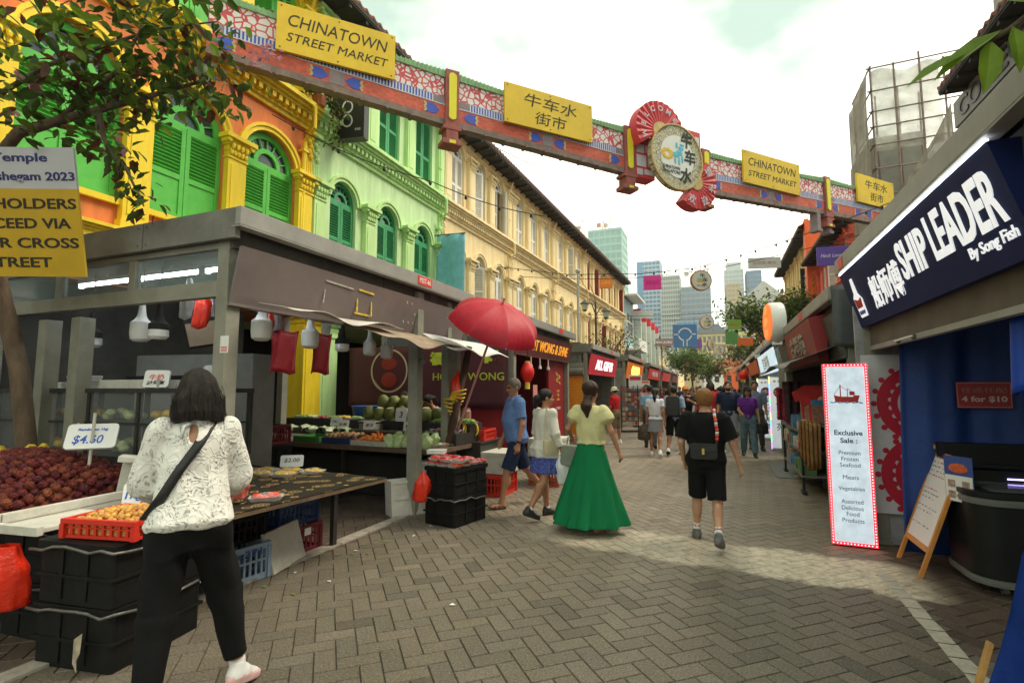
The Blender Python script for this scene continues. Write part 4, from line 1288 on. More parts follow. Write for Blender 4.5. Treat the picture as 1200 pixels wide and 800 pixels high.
b = MB();b.b2(-0.50,0.55,0,0.01,-0.80,0.86);obj('sheet',b,mat('poster_white',(0.62,0.62,0.66),0.35,0.15,4),pp)
PC = mat('papercut_red',(0.52,0.02,0.05),0.5,0.1)
for zc in(0.34,-0.40):
 b = MB()
 xc = 0.02
 n = 40
 for(ro,ri)in((0.40,0.30),(0.275,0.215),(0.185,0.165)):
  for k in range(n):
   a0, a1 = 2*PI*k/n, 2*PI*(k+1)/n
   b.prism([(xc+r*math.cos(a),zc+r*math.sin(a))for r,a in((ro,a0),(ro,a1),(ri,a1),(ri,a0))],-0.006,-0.001)
 for k in range(20):
  a = 2*PI*k/20
  b.ball((xc+0.30*math.cos(a),-0.003,zc+0.30*math.sin(a)),0.032,6,4,(1,0.1,1))
  b.ball((xc+0.425*math.cos(a),-0.003,zc+0.425*math.sin(a)),0.03,6,4,(1,0.1,1))
 for(dx,dz,w,h)in((0,0.17,0.32,0.035),(0,0.10,0.22,0.035),(0,-0.02,0.26,0.03),(0,-0.16,0.24,0.03),(-0.12,-0.09,0.03,0.16),(0.12,-0.09,0.03,0.16),(0,0.05,0.035,0.32),(-0.17,0.03,0.03,0.14),(0.17,0.03,0.03,0.14)):
  b.b2(xc+dx-w/2,xc+dx+w/2,-0.006,-0.001,zc+dz-h/2,zc+dz+h/2)
 obj('roundel',b,PC,pp)
b = MB();b.b2(1.42,4.3,6.60,6.64,0,2.95);obj('end_wall',b,mat('silver_sheet',(0.33,0.33,0.35),0.35,0.3,5),kr,world=True)
b = MB();b.b2(4.3,4.36,0.2,6.64,0,2.95);obj('rear_wall',b,K_DARK,kr,world=True)
# --- second kiosk on the right: souvenirs under a grey tarpaulin
k2r = kiosk('souvenir kiosk under a grey tarpaulin with a dark red box sign',(1.3,13.6,0),RM90,6.3,near='L',zt=2.86,sh=0.55,side='wall',D=3.0,plate=True,inside=mat('stall_inside_dark',(0.07,0.06,0.055),0.8,0.3))
tarp('grey tarpaulin sheet over the near end of the souvenir kiosk',lambda u,v:(1.33+3.0*u,7.22-0.03*math.sin(7*u+3*v)+0.02*v,2.88-0.75*v*(1-0.25*u)-0.06*math.sin(8*u)*v),30,12,mat('tarpaulin_grey',(0.085,0.095,0.10),0.45,0.25,3,0.3,12))
bx = thing('box_sign','dark red box sign with silver characters over the souvenir awning','shop sign',(1.28,10.9,2.30),RM90)
b = MB();b.prism([(-0.08,0.30),(0.14,0.34),(0.14,-0.30),(0.03,-0.30)],0,2.8,'x');obj('box',b,mat('box_sign_red',(0.27,0.03,0.035),0.45,0.2,4),bx)
text('古祥苑',0.4,mat('silver_letter',(0.40,0.38,0.36),0.35,0.2,20,metal=0.6),'characters',bx,face_m((1.25,-0.03,0.0),(1,0,0),(0,-0.11,0.6)),0.012,0.004,width=1.5,height=0.34)
tarp('grey canvas awning over the souvenir stall front',lambda u,v:(1.45-0.55*v,7.6+5.4*u,2.18-0.22*v-0.05*v*math.sin(PI*u*3)),30,6,mat('awning_grey',(0.22,0.21,0.19),0.8,0.25,5,0.2),'canvas_awning','awning')
def hanging_cloth(label,x,yy,z,w,h,m,g,ry=0.0):
 b = MB();b.sheet(lambda u,v:(0.02*math.sin(14*u),-w/2+w*u*(1-0.15*(1-v)),-h+h*v),12,8,0.02)
 o = obj('hanging_scarf',b,m,smooth='all');o.location = (x,yy,z);o.rotation_euler = (0,0,ry)
 return tag(o,label,'scarf',g)
G1, G2 = mat('scarf_gold',(0.42,0.22,0.05),0.6,0.35,20), mat('scarf_brown',(0.25,0.12,0.04),0.6,0.35,20)
for k in range(7):
 hanging_cloth('golden brown cloth scarf hanging in the row on the souvenir rack',1.16+0.02*(k%2),7.75+0.16*k,1.15,0.15,0.55+0.04*(k%3),G1 if k%2 else G2,'golden scarves on the souvenir rack',R(-60))
for k, (yy,z,lab)in enumerate(((9.3,1.95,'red printed shirt hanging highest in the souvenir stall'),(8.6,1.90,'red printed shirt hanging nearest the lit standing sign'))):
 t = thing('hanging_shirt',lab,'shirt',(1.42,yy,z-0.28),R(-35))
 b = MB();b.prism([(-0.2,-0.55),(0.2,-0.55),(0.21,-0.22),(0.30,-0.28),(0.36,-0.12),(0.16,0.0),(-0.16,0.0),(-0.36,-0.12),(-0.30,-0.28),(-0.21,-0.22)],-0.02,0.02);obj('cloth',b,mat('shirt_red',(0.42,0.015,0.02),0.7,0.15,8),t,bevel=0.008)
 b = MB();b.ball((0,-0.022,-0.2),0.09,10,5,(1,0.06,1));obj('print',b,mat('print_pink',(0.7,0.4,0.35),0.6,0.4,25),t)
for k in range(4):
 hanging_cloth('dark patterned jacket hanging at the street edge of the souvenir stall',1.33,10.7+0.2*k,1.75,0.34,0.75,mat('jacket_dark',(0.06,0.025,0.035),0.7,0.6,12),'dark jackets on the souvenir stall',R(-70))
hanging_cloth('red striped jacket hanging outermost on the souvenir stall',1.2,11.2,1.62,0.32,0.6,mat('jacket_red',(0.35,0.03,0.05),0.7,0.6,14),None,R(-70))
sr = thing('display_rack','low wheeled display rack of trinkets in front of the souvenir stall','rack',(1.35,10.3,0),0)
for z in(0.25,0.62,0.92):
 b = MB();b.b2(-0.18,0.4,-1.15,1.25,z,z+0.03);obj('shelf',b,K_FASC,sr)
for(x,yy)in((-0.16,-1.1),(0.38,-1.1),(-0.16,1.2),(0.38,1.2)):
 b = MB();b.b2(x-0.018,x+0.018,yy-0.018,yy+0.018,0.05,0.95);b.b2(x-0.03,x+0.03,yy-0.12,yy+0.12,0.0,0.05);obj('leg',b,VOID,sr)
r3 = random.Random(11)
GOODC = [mat('goods_blue',(0.10,0.22,0.42),0.5,0.3,12),mat('goods_tan',(0.45,0.30,0.15),0.5,0.35,14),mat('goods_red',(0.42,0.04,0.04),0.5,0.3,12),mat('goods_white',(0.6,0.57,0.5),0.5,0.3,12),mat('goods_green',(0.10,0.22,0.08),0.5,0.3,12)]
for z in(0.955,0.655,0.285):
 yy = 9.2
 while yy<11.4:
  w = r3.uniform(0.10,0.22);h = r3.uniform(0.10,0.24)
  b = MB();b.b2(-0.09,0.09,0,w-0.01,0,h);b.b2(-0.092,-0.0905,0.02,w-0.03,h*0.3,h*0.7)
  ci = r3.randrange(5)
  o = obj('souvenir_box',b,GOODC[ci],bevel=0.004);o.location = (1.30+r3.uniform(-0.04,0.06),yy,z)
  tag(o,'small %s souvenir box standing in a row on the wheeled display rack'%('blue','tan','red','whitish','green')[ci],'box','souvenir boxes on the display rack')
  yy+=w+0.01
for k in range(3):
 t = thing('goods_tub','clear tub with a blue lid band and reddish packets below the red shirts','tub',(1.42,8.75+0.42*k,1.12),0,'tubs with blue bands in the souvenir stall')
 b = MB();b.b2(-0.15,0.15,-0.2,0.2,0,0.26);obj('packets',b,mat('packets_mixed',(0.33,0.16,0.11),0.5,0.6,25),t)
 b = MB();b.b2(-0.155,0.155,-0.205,0.205,0.26,0.33);obj('band',b,mat('band_blue',(0.04,0.25,0.55),0.5,0.15),t)
b = MB();b.b2(1.24,1.62,8.5,9.9,1.07,1.11);b.b2(1.55,1.6,8.5,8.55,0,1.07);b.b2(1.55,1.6,9.8,9.85,0,1.07)
tag(obj('goods_shelf',b,K_FASC),'grey shelf carrying the blue banded tubs','shelf')
b = MB();b.b2(0.95,1.95,10.6,12.6,0.004,0.016);tag(obj('floor_mat',b,mat('mat_grey',(0.20,0.20,0.19),0.8,0.2,6)),'grey floor mat in front of the lit banners','mat')
b = MB();b.ball((1.45,10.9,0.018),0.16,12,4,(1.3,1,0.02));tag(obj('mat_emblem',b,mat('emblem_yellow',(0.5,0.40,0.10),0.7)),'yellow oval emblem lying on the grey floor mat','emblem')
rs = thing('round_light_sign','orange faced round light box sticking out over the right kiosks','sign',(1.32,12.2,2.98),RM90+R(7))
b = MB();b.lathe([(0.40,0.0),(0.42,0.03),(0.42,0.24),(0.40,0.27)],n=28,M=Matrix.Rotation(R(90),3,'X'),c=(0,0,0.05));obj('drum',b,S_WHITE,rs,smooth=True)
b = MB();b.lathe([(0.40,0.0),(0.38,0.03)],n=28,M=Matrix.Rotation(R(90),3,'X'),c=(0,-0.27,0.05))
fc = obj('face',b,mat('sign_orange_lit',(0.85,0.16,0.03),0.5,0.1,6,emit=0.35),rs)
b = MB()
for k in range(3):b.cyl((0,-0.29,0.30-0.25*k),(0,-0.33,0.30-0.25*k),0.10,n=14)
obj('raised_discs',b,mat('disc_orange',(0.9,0.28,0.08),0.5,0,emit=0.3),fc)
WK = mat('kiosk_white',(0.62,0.61,0.57),0.6,0.12,3,dirt=0.3)
k3r = kiosk('white fronted kiosk with an orange framed lit sign behind the standing banners',(1.3,20.6,0),RM90,5.6,near='L',zt=3.0,sign_m=mat('lit_sign_blue',(0.55,0.70,0.85),0.5,0.3,12,emit=0.3),letter='吉祥苑',letter_m=S_WHITE,side='wall',fasc=WK,inside=WK,gut=WK,sh=0.6,lh=0.4,lw=0.4)
k4r = kiosk('second white fronted kiosk further along the right side',(1.3,27.2,0),RM90,5.6,near='L',zt=3.0,sign_m=mat('sign_orange_r',(0.75,0.16,0.04),0.5,0.2),side='wall',fasc=WK,inside=WK,gut=WK)
k5r = kiosk('red signed kiosk at the far end of the right side',(1.3,35.0,0),RM90,6.5,near='L',zt=3.0,sign_m=S_RED,side='wall',fasc=WK,gut=WK)
k6r = kiosk('last grey kiosk on the right side before the trees',(1.3,43.5,0),RM90,7.0,near='L',zt=3.0,sign_m=S_RED,side='wall')
for(x,yy,zz,lab,chars,hh)in((1.50,15.2,1.95,'tall pale standing banner reading three Chinese characters beside the souvenir stall','古祥苑',0.2),(1.42,18.3,1.95,'narrower pale standing banner with rainbow light edge behind the nearer one','东北菜烧烤',0.17)):
 t = thing('standing_banner',lab,'banner',(x,yy,0.04),R(-3))
 b = MB();b.b2(-0.24,0.24,0,0.1,0,1.9);obj('box',b,WK,t)
 b = MB();b.b2(-0.215,0.215,-0.008,-0.001,0.03,1.87);p = obj('panel',b,mat('banner_panel',(0.62,0.66,0.68),0.5,0.06,4,emit=0.2),t)
 for s in(-1,1):
  b = MB()
  cols = [mat('led_'+n_,c_,0.5,0,emit=0.9)for n_,c_ in(('violet',(0.45,0.2,0.9)),('green',(0.15,0.8,0.35)),('pink',(0.9,0.25,0.55)),('blue',(0.15,0.45,0.95)),('yellow',(0.85,0.75,0.2)))]
  for k in range(10):
   b.mi = (k+(s>0)*2)%5;b.b2(s*0.228-0.012,s*0.228+0.012,-0.010,-0.001,0.19*k,0.19*(k+1))
  obj('light_edge',b,cols,t)
 for k, ch in enumerate(chars):
  text(ch,0.2,INKB,'character',p,front_m(0,-0.009,1.12-(k*(0.27 if len(chars)==3 else 0.21))+(0 if len(chars)==3 else 0.12)),0.001,0.001,height=hh)
 b = MB();b.lathe([(0.14,0),(0.14,0.004)],n=24,M=Matrix.Rotation(R(90),3,'X'),c=(0,-0.009,1.48));em_ = obj('round_emblem',b,mat('banner_maroon_red',(0.30,0.03,0.04),0.5),p)
 b = MB();b.b2(-0.11,0.11,-0.016,-0.013,1.50,1.52);b.b2(-0.11,0.11,-0.016,-0.013,1.44,1.46);b.b2(-0.02,0.02,-0.016,-0.013,1.40,1.56);obj('emblem_marks',b,S_WHITE,em_)
 b = MB()
 for k in range(3):b.ball((-0.1+0.1*k,-0.009,1.77),0.035,8,4,(1,0.1,0.8))
 obj('yellow_flowers',b,mat('flower_yellow',(0.7,0.45,0.08),0.5),p)
# --- shophouses on the right
ROR = mat('paint_orange_red',(0.78,0.14,0.035),0.65,0.1,3,dirt=0.1)
REDW = mat('paint_red_house',(0.70,0.13,0.08),0.65,0.1,3,dirt=0.1)
YLW = mat('paint_pale_yellow',(0.74,0.55,0.25),0.7,0.1,2,dirt=0.25)
GREYW = mat('paint_grey_house',(0.30,0.29,0.26),0.7,0.15,2,dirt=0.3)
XR = 5.9
a_ = shophouse('grey shophouse with a tiled roof rising behind the seafood kiosk',(XR,14.7,0),RM90,8.0,GREYW,GREYW,TIMBER_DARK,zr=8.6,z3=6.2,w3=0.9,arch3=False,out=0.75)
b_ = shophouse('second grey shophouse at the far right, mostly outside the picture',(XR,6.7,0),RM90,8.0,GREYW,GREYW,TIMBER_DARK,out=0.75)
r_ = shophouse('low red shophouse with white windows on the right behind the gateway end',(5.7,34.0,0),RM90,8.2,REDW,REDW,WHT,roof=TILE_RED,out=0.9)
r_.scale = (1,1,0.84)
y_ = shophouse('pale yellow shophouse with an orange end wall on the right side',(5.7,48.5,0),RM90,14.2,YLW,YLW,WHT,bays=6,roof=TILE_RED,out=0.9,w2=1.0,w3=1.0,arch3=False)
y_.scale = (1,1,1.06)
b = MB();b.prism([(5.35,0),(8.2,0),(12,13.2),(9.5,13.8),(6.2,11.9),(5.35,11.6)],34.15,34.29)
obj('orange_end_wall',b,ROR,y_,world=True)
b = MB();b.b2(5.15,5.35,34.15,34.9,0,11.7);obj('orange_pier',b,ROR,y_,world=True)
sg = thing('fascia_sign','white fascia sign with dark COLLECTION lettering under the grey shophouse eaves','shop sign',(5.62,15.2,7.95),RM90)
b = MB();b.b2(0,6.5,0,0.12,0,0.64);obj('panel',b,mat('sign_panel_pale',(0.2,0.19,0.18),0.6,0.1,3),sg)
text('COLLECTION',0.8,mat('sign_ink_dark',(0.02,0.02,0.03),0.5),'lettering',sg,front_m(2.6,-0.003,0.32),0.02,0.01,width=4.6,height=0.44)
pb = thing('hanging_banner','purple hanging banner with cursive white lettering by the gateway end','banner',(4.75,24.3,7.1),R(6))
b = MB();b.b2(-0.72,0.72,0,0.05,-0.40,0.40);obj('panel',b,mat('banner_purple',(0.14,0.08,0.42),0.6,0.08,3),pb,bevel=0.01)
text('Hock Loong Tea',0.2,S_WHITE,'lettering',pb,front_m(0,-0.003,0.0),0.003,0.0,0.35,width=1.15,height=0.2)
b = MB();b.cyl((-0.72,0.02,0.45),(0.85,0.02,0.45),0.02,n=6);obj('bracket',b,VOID,pb)
vs_ = thing('vertical_sign','black vertical sign with white Chinese characters on the pale yellow shophouse','shop sign',(5.35,35.6,6.0),R(8))
b = MB();b.b2(-0.35,0.35,0,0.1,0.2,3.0);obj('panel',b,VOID,vs_)
for k, ch in enumerate('八道坊鱼粥'):text(ch,0.4,S_WHITE,'character',vs_,front_m(0,-0.003,2.65-0.53*k),0.003,0.0,height=0.42)
def net_mat(name,col,a):
 m = mat(name,col,0.9,0.25,3)
 n, l = m.node_tree.nodes, m.node_tree.links
 b = n['Principled BSDF']
 tc = n.new('ShaderNodeTexCoord')
 no = n.new('ShaderNodeTexNoise');no.inputs['Scale'].default_value = 1.1;no.inputs['Detail'].default_value = 6
 rp = n.new('ShaderNodeValToRGB');rp.color_ramp.elements[0].position = 0.35;rp.color_ramp.elements[1].position = 0.65
 rp.color_ramp.elements[0].color = (a*0.72,)*3+(1,);rp.color_ramp.elements[1].color = (min(1,a*1.2),)*3+(1,)
 l.new(tc.outputs['Object'],no.inputs['Vector']);l.new(no.outputs['Fac'],rp.inputs['Fac']);l.new(rp.outputs['Color'],b.inputs['Alpha'])
 return m
NET = net_mat('scaffold_net_brown',(0.25,0.215,0.17),0.97)
NETW = net_mat('scaffold_net_white',(0.60,0.58,0.52),0.55)
sc_ = thing('scaffold','scaffold tower wrapped in torn brown netting beside the gateway','scaffold',(0,22.0,0),0)
SCX = 0.75
SP = mat('scaffold_pole',(0.22,0.16,0.13),0.6,0.25,6)
for x in(4.98,5.72,6.5,7.2):
 for yy in(22.0,24.4):
  b = MB();b.cyl((x,yy,0),(x,yy,13.75+0.2*math.sin(x*5)),0.035,n=6);obj('pole',b,SP,sc_,world=True)
for z in(3,4.9,6.8,8.7,9.7,10.6,11.3,11.9,12.7,13.6):
 b = MB();b.cyl((4.85,21.97,z),(7.4 if z<11 else 9.5,21.97,z+0.05+(0.06 if z>11 else 0)),0.028,n=6);b.cyl((4.95,21.8,z),(4.95,24.6,z),0.028,n=6);obj('ledger',b,SP,sc_,world=True)
for(a,c)in(((5.0,8.7),(6.4,6.8)),((5.0,6.8),(6.2,8.6)),((5.7,8.7),(6.9,10.6))):
 b = MB();b.cyl((a[0],22.03,a[1]),(c[0],22.03,c[1]),0.022,n=6);obj('brace',b,SP,sc_,world=True)
b = MB();b.sheet(lambda u,v:(4.88-0.06*math.sin(9*v)-0.13*math.sin(PI*v)**2+0.03*math.sin(17*u+12*v),21.9+2.8*u,0.5+13.0*v-0.25*u),14,46,0.01);obj('side_net',b,NET,sc_,world=True,smooth='all')
b = MB();b.sheet(lambda u,v:(4.93+2.35*u,21.90+0.05*math.sin(11*u+7*v),0.6+(8.9+2.0*min(1,u*1.6)+0.35*math.sin(7*u))*v*(0.72+0.28*u)),30,34,0.01);obj('front_net',b,NET,sc_,world=True,smooth='all')
b = MB();b.sheet(lambda u,v:(5.0+2.1*u,22.08+0.04*math.sin(9*u+5*v),10.4+(3.1+0.12*math.sin(9*u))*v),20,14,0.01);obj('upper_net',b,NETW,sc_,world=True,smooth='all')
b = MB();b.b2(5.5,7.4,24.6,28,0,12.0);obj('wrapped_wall',b,GREYW,sc_,world=True)
sc_.location.x = SCX
# ------------------------------------------------------------------ fruit stall goods
STY = mat('styrofoam',(0.55,0.53,0.47),0.85,0.12,8,0.15,70,dirt=0.4)
CRB = mat('crate_black',(0.007,0.007,0.0068),0.6,0.4,9,0.15,30,dirt=0.3,spec=0.2)
CRED = mat('crate_red',(0.62,0.03,0.015),0.45,0.12,6)
CMAR = mat('crate_maroon',(0.16,0.02,0.03),0.55,0.2,6)
CBLU = mat('crate_grey_blue',(0.27,0.36,0.50),0.55,0.12,6,dirt=0.3)
CDBL = mat('crate_dark_blue',(0.02,0.045,0.14),0.55,0.2,6)
TBL = mat('table_dark',(0.03,0.027,0.024),0.5,0.3,6,0.1,30)
TBW = mat('table_edge_wood',(0.13,0.085,0.05),0.7,0.3,8,dirt=0.4)
FILM = mat('plastic_film',(0.62,0.63,0.62),0.25,0.15,14,0.5,18,alpha=0.55,spec=0.8)
INKBL = mat('marker_blue',(0.03,0.10,0.50),0.5)
INKRD = mat('marker_red_bright',(0.6,0.05,0.05),0.5)
CARDW = mat('card_white',(0.76,0.76,0.74),0.6,0.05)
def crate(name,label,loc,size,m,rz=0,group=None,holes=True,solid=False,lid=None,cat='crate',rim=True):
 """open crate: base, four slotted walls, thick rim, corner posts"""
 sx, sy, sz = size
 t = thing(name,label,cat,loc,rz,group)
 b = MB()
 b.b2(-sx/2+0.012,sx/2-0.012,-sy/2+0.012,sy/2-0.012,0.003,0.018)
 th = 0.012
 for ax, (w,d)in enumerate(((sx,sy),(sy,sx))):
  for s in(-1,1):
   n = max(3,int(w/0.055))
   def put(a0,a1,z0,z1):
    if ax==0:b.b2(a0,a1,s*(d/2-th),s*(d/2-0.002*0),z0,z1)if s>0 else b.b2(a0,a1,-d/2,-d/2+th,z0,z1)
    else:b.b2(d/2-th,d/2,a0,a1,z0,z1)if s>0 else b.b2(-d/2,-d/2+th,a0,a1,z0,z1)
   a, c = -w/2+th*(ax==1), w/2-th*(ax==1)
   if solid:
    put(a,c,0.0,sz-0.03)
   else:
    put(a,c,0.0,sz*0.16)
    put(a,c,sz*0.50,sz*0.56)
    put(a,c,sz*0.82,sz-0.03)
    for k in range(n+1):
     x = a+(c-a)*k/n
     x = min(max(x,a+0.009),c-0.009)
     put(x-0.009,x+0.009,sz*0.16,sz*0.50)
     put(x-0.009,x+0.009,sz*0.56,sz*0.82)
 obj('walls',b,m,t)
 if rim:
  b = MB()
  for s in(-1,1):
   b.b2(-sx/2-0.012,sx/2+0.012,s*sy/2-0.014,s*sy/2+0.014,sz-0.03,sz)
   b.b2(s*sx/2-0.014,s*sx/2+0.014,-sy/2+0.014,sy/2-0.014,sz-0.03,sz-0.001)
  for s in(-1,1):
   for q in(-1,1):b.b2(s*sx/2-0.016,s*sx/2+0.016,q*sy/2-0.016,q*sy/2+0.016,0.0,sz-0.031)
  obj('rim',b,m,t,bevel=0.003)
 return t
def bin_mb(sx,sy,sz,n=3):
 """heavy closed black produce crate with ribs"""
 b = MB()
 b.prism(rrect(-sx/2,sx/2,-sy/2,sy/2,0.03,3),0.0,sz-0.05,'z')
 b.prism(rrect(-sx/2-0.018,sx/2+0.018,-sy/2-0.018,sy/2+0.018,0.035,3),sz-0.05,sz-0.005,'z')
 for k in range(1,n):
  x = -sx/2+sx*k/n
  b.b2(x-0.012,x+0.012,-sy/2-0.01,sy/2+0.01,0.03,sz-0.052)
  y = -sy/2+sy*k/n
  b.b2(-sx/2-0.01,sx/2+0.01,y-0.012,y+0.012,0.031,sz-0.053)
 b.b2(-sx/2-0.012,sx/2+0.012,-sy/2-0.012,sy/2+0.012,sz*0.42,sz*0.47)
 return b
def black_bin(label,x,y,z,rz=0.0,size=(0.58,0.62,0.36),wrap=True):
 t = thing('produce_bin',label,'crate',(x,y,z),rz,'black produce bins stacked at the fruit stall')
 obj('body',bin_mb(*size),CRB,t,bevel=0.003)
 if wrap:
  b = MB();r_ = random.Random(int(x*100+z*10))
  P = [(-size[0]/2-0.03,-size[1]/2-0.03),(size[0]/2+0.03,-size[1]/2-0.03),(size[0]/2+0.03,size[1]/2+0.03)]
  pts = []
  for(a,c)in zip(P[:-1],P[1:]):
   for k in range(7):
    u = k/7
    pts.append((a[0]+(c[0]-a[0])*u+r_.uniform(-.006,.006),a[1]+(c[1]-a[1])*u+r_.uniform(-.006,.006),size[2]-0.035+r_.uniform(-0.022,0.018)))
  b.tube(pts,0.009,6)
  obj('plastic_liner',b,mat('liner_film',(0.10,0.095,0.085),0.3,0.45,20,0.6,25,spec=0.7),t,smooth='all')
 return t
black_bin('lower black bin nearest the camera with torn plastic liner',-3.59,2.26,0,R(9))
b_top = black_bin('black bin under the red tray of longans',-3.58,2.25,0.36,R(7))
black_bin('black bin at the foot of the stack left of the red tray',-4.25,2.38,0,R(5))
black_bin('black bin on top of the stack left of the red tray',-4.25,2.37,0.36,R(6))
black_bin('black bin at the far left under the rambutan tray',-4.92,2.42,0,R(5))
black_bin('upper black bin at the far left under the rambutan tray',-4.92,2.42,0.36,R(6))
black_bin('lower black bin of the pair carrying the tomato packs',-3.06,5.78,0,R(-12),(0.48,0.62,0.34))
black_bin('upper black bin directly under the tomato packs',-3.06,5.79,0.34,R(-12),(0.48,0.62,0.34),False)
b = MB();b.poly([(0.0,-0.334,0.20),(0.06,-0.336,0.24),(0.05,-0.334,0.13),(0.03,-0.335,0.09),(0.035,-0.334,0.02),(0.0,-0.334,0.07)])
tl = obj('torn_label',b,mat('label_torn',(0.36,0.30,0.22),0.8,0.4,20));tl.parent = None
tl.location = (-3.5,2.24,0);tl.rotation_euler = (0,0,R(9));tag(tl,'torn paper label hanging from the lower black bin nearest the camera','label')
def grain(name,r,s=(1,1,1),n=10,k=7,rough=0.0,seed=0):
 """one small fruit mesh"""
 b = MB();b.ball((0,0,0),r,n,k,s)
 if rough:
  q = random.Random(seed)
  b.v = [(x*(1+q.uniform(-rough,rough)),y*(1+q.uniform(-rough,rough)),z*(1+q.uniform(-rough,rough)))for x,y,z in b.v]
 return b
def scatter(proto,pts,label,cat,group,rng,lab_on=True):
 tag(proto,label,cat,group)
 for i, (x,y,z)in enumerate(pts):
  o = proto if i==0 else proto.copy()
  if i:COL.objects.link(o)
  o.location = (x,y,z)
  o.rotation_euler = (rng.uniform(0,6),rng.uniform(0,6),rng.uniform(0,6))
  s = rng.uniform(0.8,1.14);o.scale = (s,s*rng.uniform(0.92,1.05),s)
def hexpts(x0,x1,y0,y1,d,hf,rng,j=0.18):
 pts, row, y = [], 0, y0
 while y<=y1:
  x = x0+(d/2 if row%2 else 0)
  while x<=x1:
   px, py = x+rng.uniform(-j,j)*d, y+rng.uniform(-j,j)*d
   pts.append((px,py,hf(px,py)+rng.uniform(-0.15,0.15)*d));x+=d
  y+=d*0.87;row+=1
 return pts
q = random.Random(21)
RAM = mat('rambutan_skin',(0.115,0.013,0.010),0.75,0.7,22,0.6,80,each=0.4)
def ram_h(x,y):
 u, v = (x+5.2)/0.72, (y-2.45)/0.62
 return 0.80+0.31*max(0,1-u*u)**0.8*max(0,1-v*v)**0.8
b = grain('r',0.032,(1,1,1.15),10,7,0.16,3)
for k in range(26):
 a, z = q.uniform(0,6.28), q.uniform(-0.9,0.9);s = math.sqrt(1-z*z);d = Vector((s*math.cos(a),s*math.sin(a),z*1.1))
 b.cyl(tuple(d*0.028),tuple(d*0.044+Vector((0,0,0.004))),0.0035,0.001,4,False)
pr = obj('rambutan',b,RAM,smooth='all')
pts = [p for p in hexpts(-5.78,-4.42,1.92,3.0,0.066,ram_h,q)if((p[0]+5.2)/0.72)**2<1 and p[2]>0.79]
pts.sort(key=lambda p:p[0]*0.8-p[1]*0.2,reverse=True)
scatter(pr,pts[:290],'dark red hairy rambutan lying in the big heap','rambutan','rambutans heaped on the fruit stall',q)
b = MB();b.grid(lambda u,v:(-5.9+1.5*u,1.85+1.2*v,ram_h(-5.9+1.5*u,1.85+1.2*v)-0.035+0.008*math.sin(40*u)*math.sin(37*v)),40,34)
tag(obj('rambutan_bed',b,RAM),'mass of rambutans underneath the top layer of the heap','rambutans',kind='stuff')
tr = thing('styrofoam_tray','wide white styrofoam tray holding the rambutan heap','tray',(-5.15,2.45,0.72),R(6))
b = MB();b.b2(-0.82,0.82,-0.68,0.68,0,0.04)
for s in(-1,1):b.b2(-0.82,0.82,s*0.66-0.025,s*0.66+0.025,0.04,0.10);b.b2(s*0.80-0.025,s*0.80+0.025,-0.63,0.63,0.04,0.10)
obj('tray',b,STY,tr,bevel=0.008)
rt = crate('red_basket','shallow bright red basket full of longans beside the woman in lace',(-3.50,2.20,0.725),(0.50,0.40,0.115),CRED,R(12),cat='basket')
LON = mat('longan_skin',(0.56,0.27,0.06),0.6,0.25,18,0.2,60,each=0.25)
pr = obj('longan',grain('l',0.0165,(1,1,0.95),9,6),LON,smooth='all')
ca, sa = math.cos(R(12)), math.sin(R(12))
pts = []
for(x,y,z)in hexpts(-0.225,0.225,-0.175,0.175,0.034,lambda x,y:0.085+0.055*max(0,1-(x/0.27)**2)*max(0,1-(y/0.22)**2),q):
 pts.append((-3.50+x*ca-y*sa,2.20+x*sa+y*ca,0.725+z))
scatter(pr,pts,'round tan longan lying in the red basket','longan','longans in the red basket',q)
b = MB();b.prism([(-3.50+x*ca-y*sa,2.20+x*sa+y*ca)for x,y in((-0.235,-0.185),(0.235,-0.185),(0.235,0.185),(-0.235,0.185))],0.745,0.80,'z')
tag(obj('longan_bed',b,LON),'longans filling the red basket below the top layer','longans',kind='stuff')
def card(label,x,y,z,w,h,rz,rx,lines,foam=False):
 t = thing('price_card',label,'price card',(x,y,z),rz,'hand written price cards')
 T = Matrix.Rotation(rx,4,'X')
 b = MB(T)
 pts = rrect(-w/2,w/2,0,h,min(w,h)*0.14,4)
 b.prism(pts,0.0,0.03 if foam else 0.006,'y');obj('card',b,CARDW,t,bevel=0.004 if foam else 0)
 for(s,dx,dz,hh,ww,m)in lines:
  text(s,hh,m,'lettering',t,T@front_m(dx,-0.001,dz),0.0012,0.001,0.15,width=ww,height=hh)
FACE = R(-52)
card('white foam price card on a stick above the rambutans',-4.72,2.62,1.14,0.34,0.22,R(54-8),R(-30),[('Rambutan 1kg',0.0,0.165,0.028,0.2,INKBL),('$4.60',-0.02,0.075,0.085,0.2,INKBL)],True)
b = MB();b.cyl((-4.74,2.64,0.95),(-4.74,2.66,1.42),0.012,n=6);tag(obj('stick',b,STY),'pale stick holding the foam price card over the rambutans','stick')
b = MB();b.cyl((-5.25,2.80,0.95),(-5.25,2.82,1.32),0.008,n=6);tag(obj('stick',b,STY),'thin pale stick standing in the rambutans beside the slim trunk','stick')
card('white price card behind the red basket reading 1kg',-3.83,2.52,0.80,0.30,0.15,R(46),R(-18),[('1kg',-0.08,0.06,0.075,0.11,INKBL),('8',0.10,0.08,0.05,0.03,INKBL),('~',0.02,0.02,0.03,0.12,INKRD)])
b = MB();b.b2(-0.24,0.24,-0.02,0.02,0,0.32);b.b2(-0.26,0.26,-0.14,0.02,0.30,0.345);b.b2(0.2,0.26,-0.14,0.02,0,0.30)
o = tag(obj('styrofoam_box',b,STY,bevel=0.008),'broken white styrofoam box standing behind the longan price card','box');o.location = (-4.30,2.86,0.72);o.rotation_euler = (0,R(8),R(50))
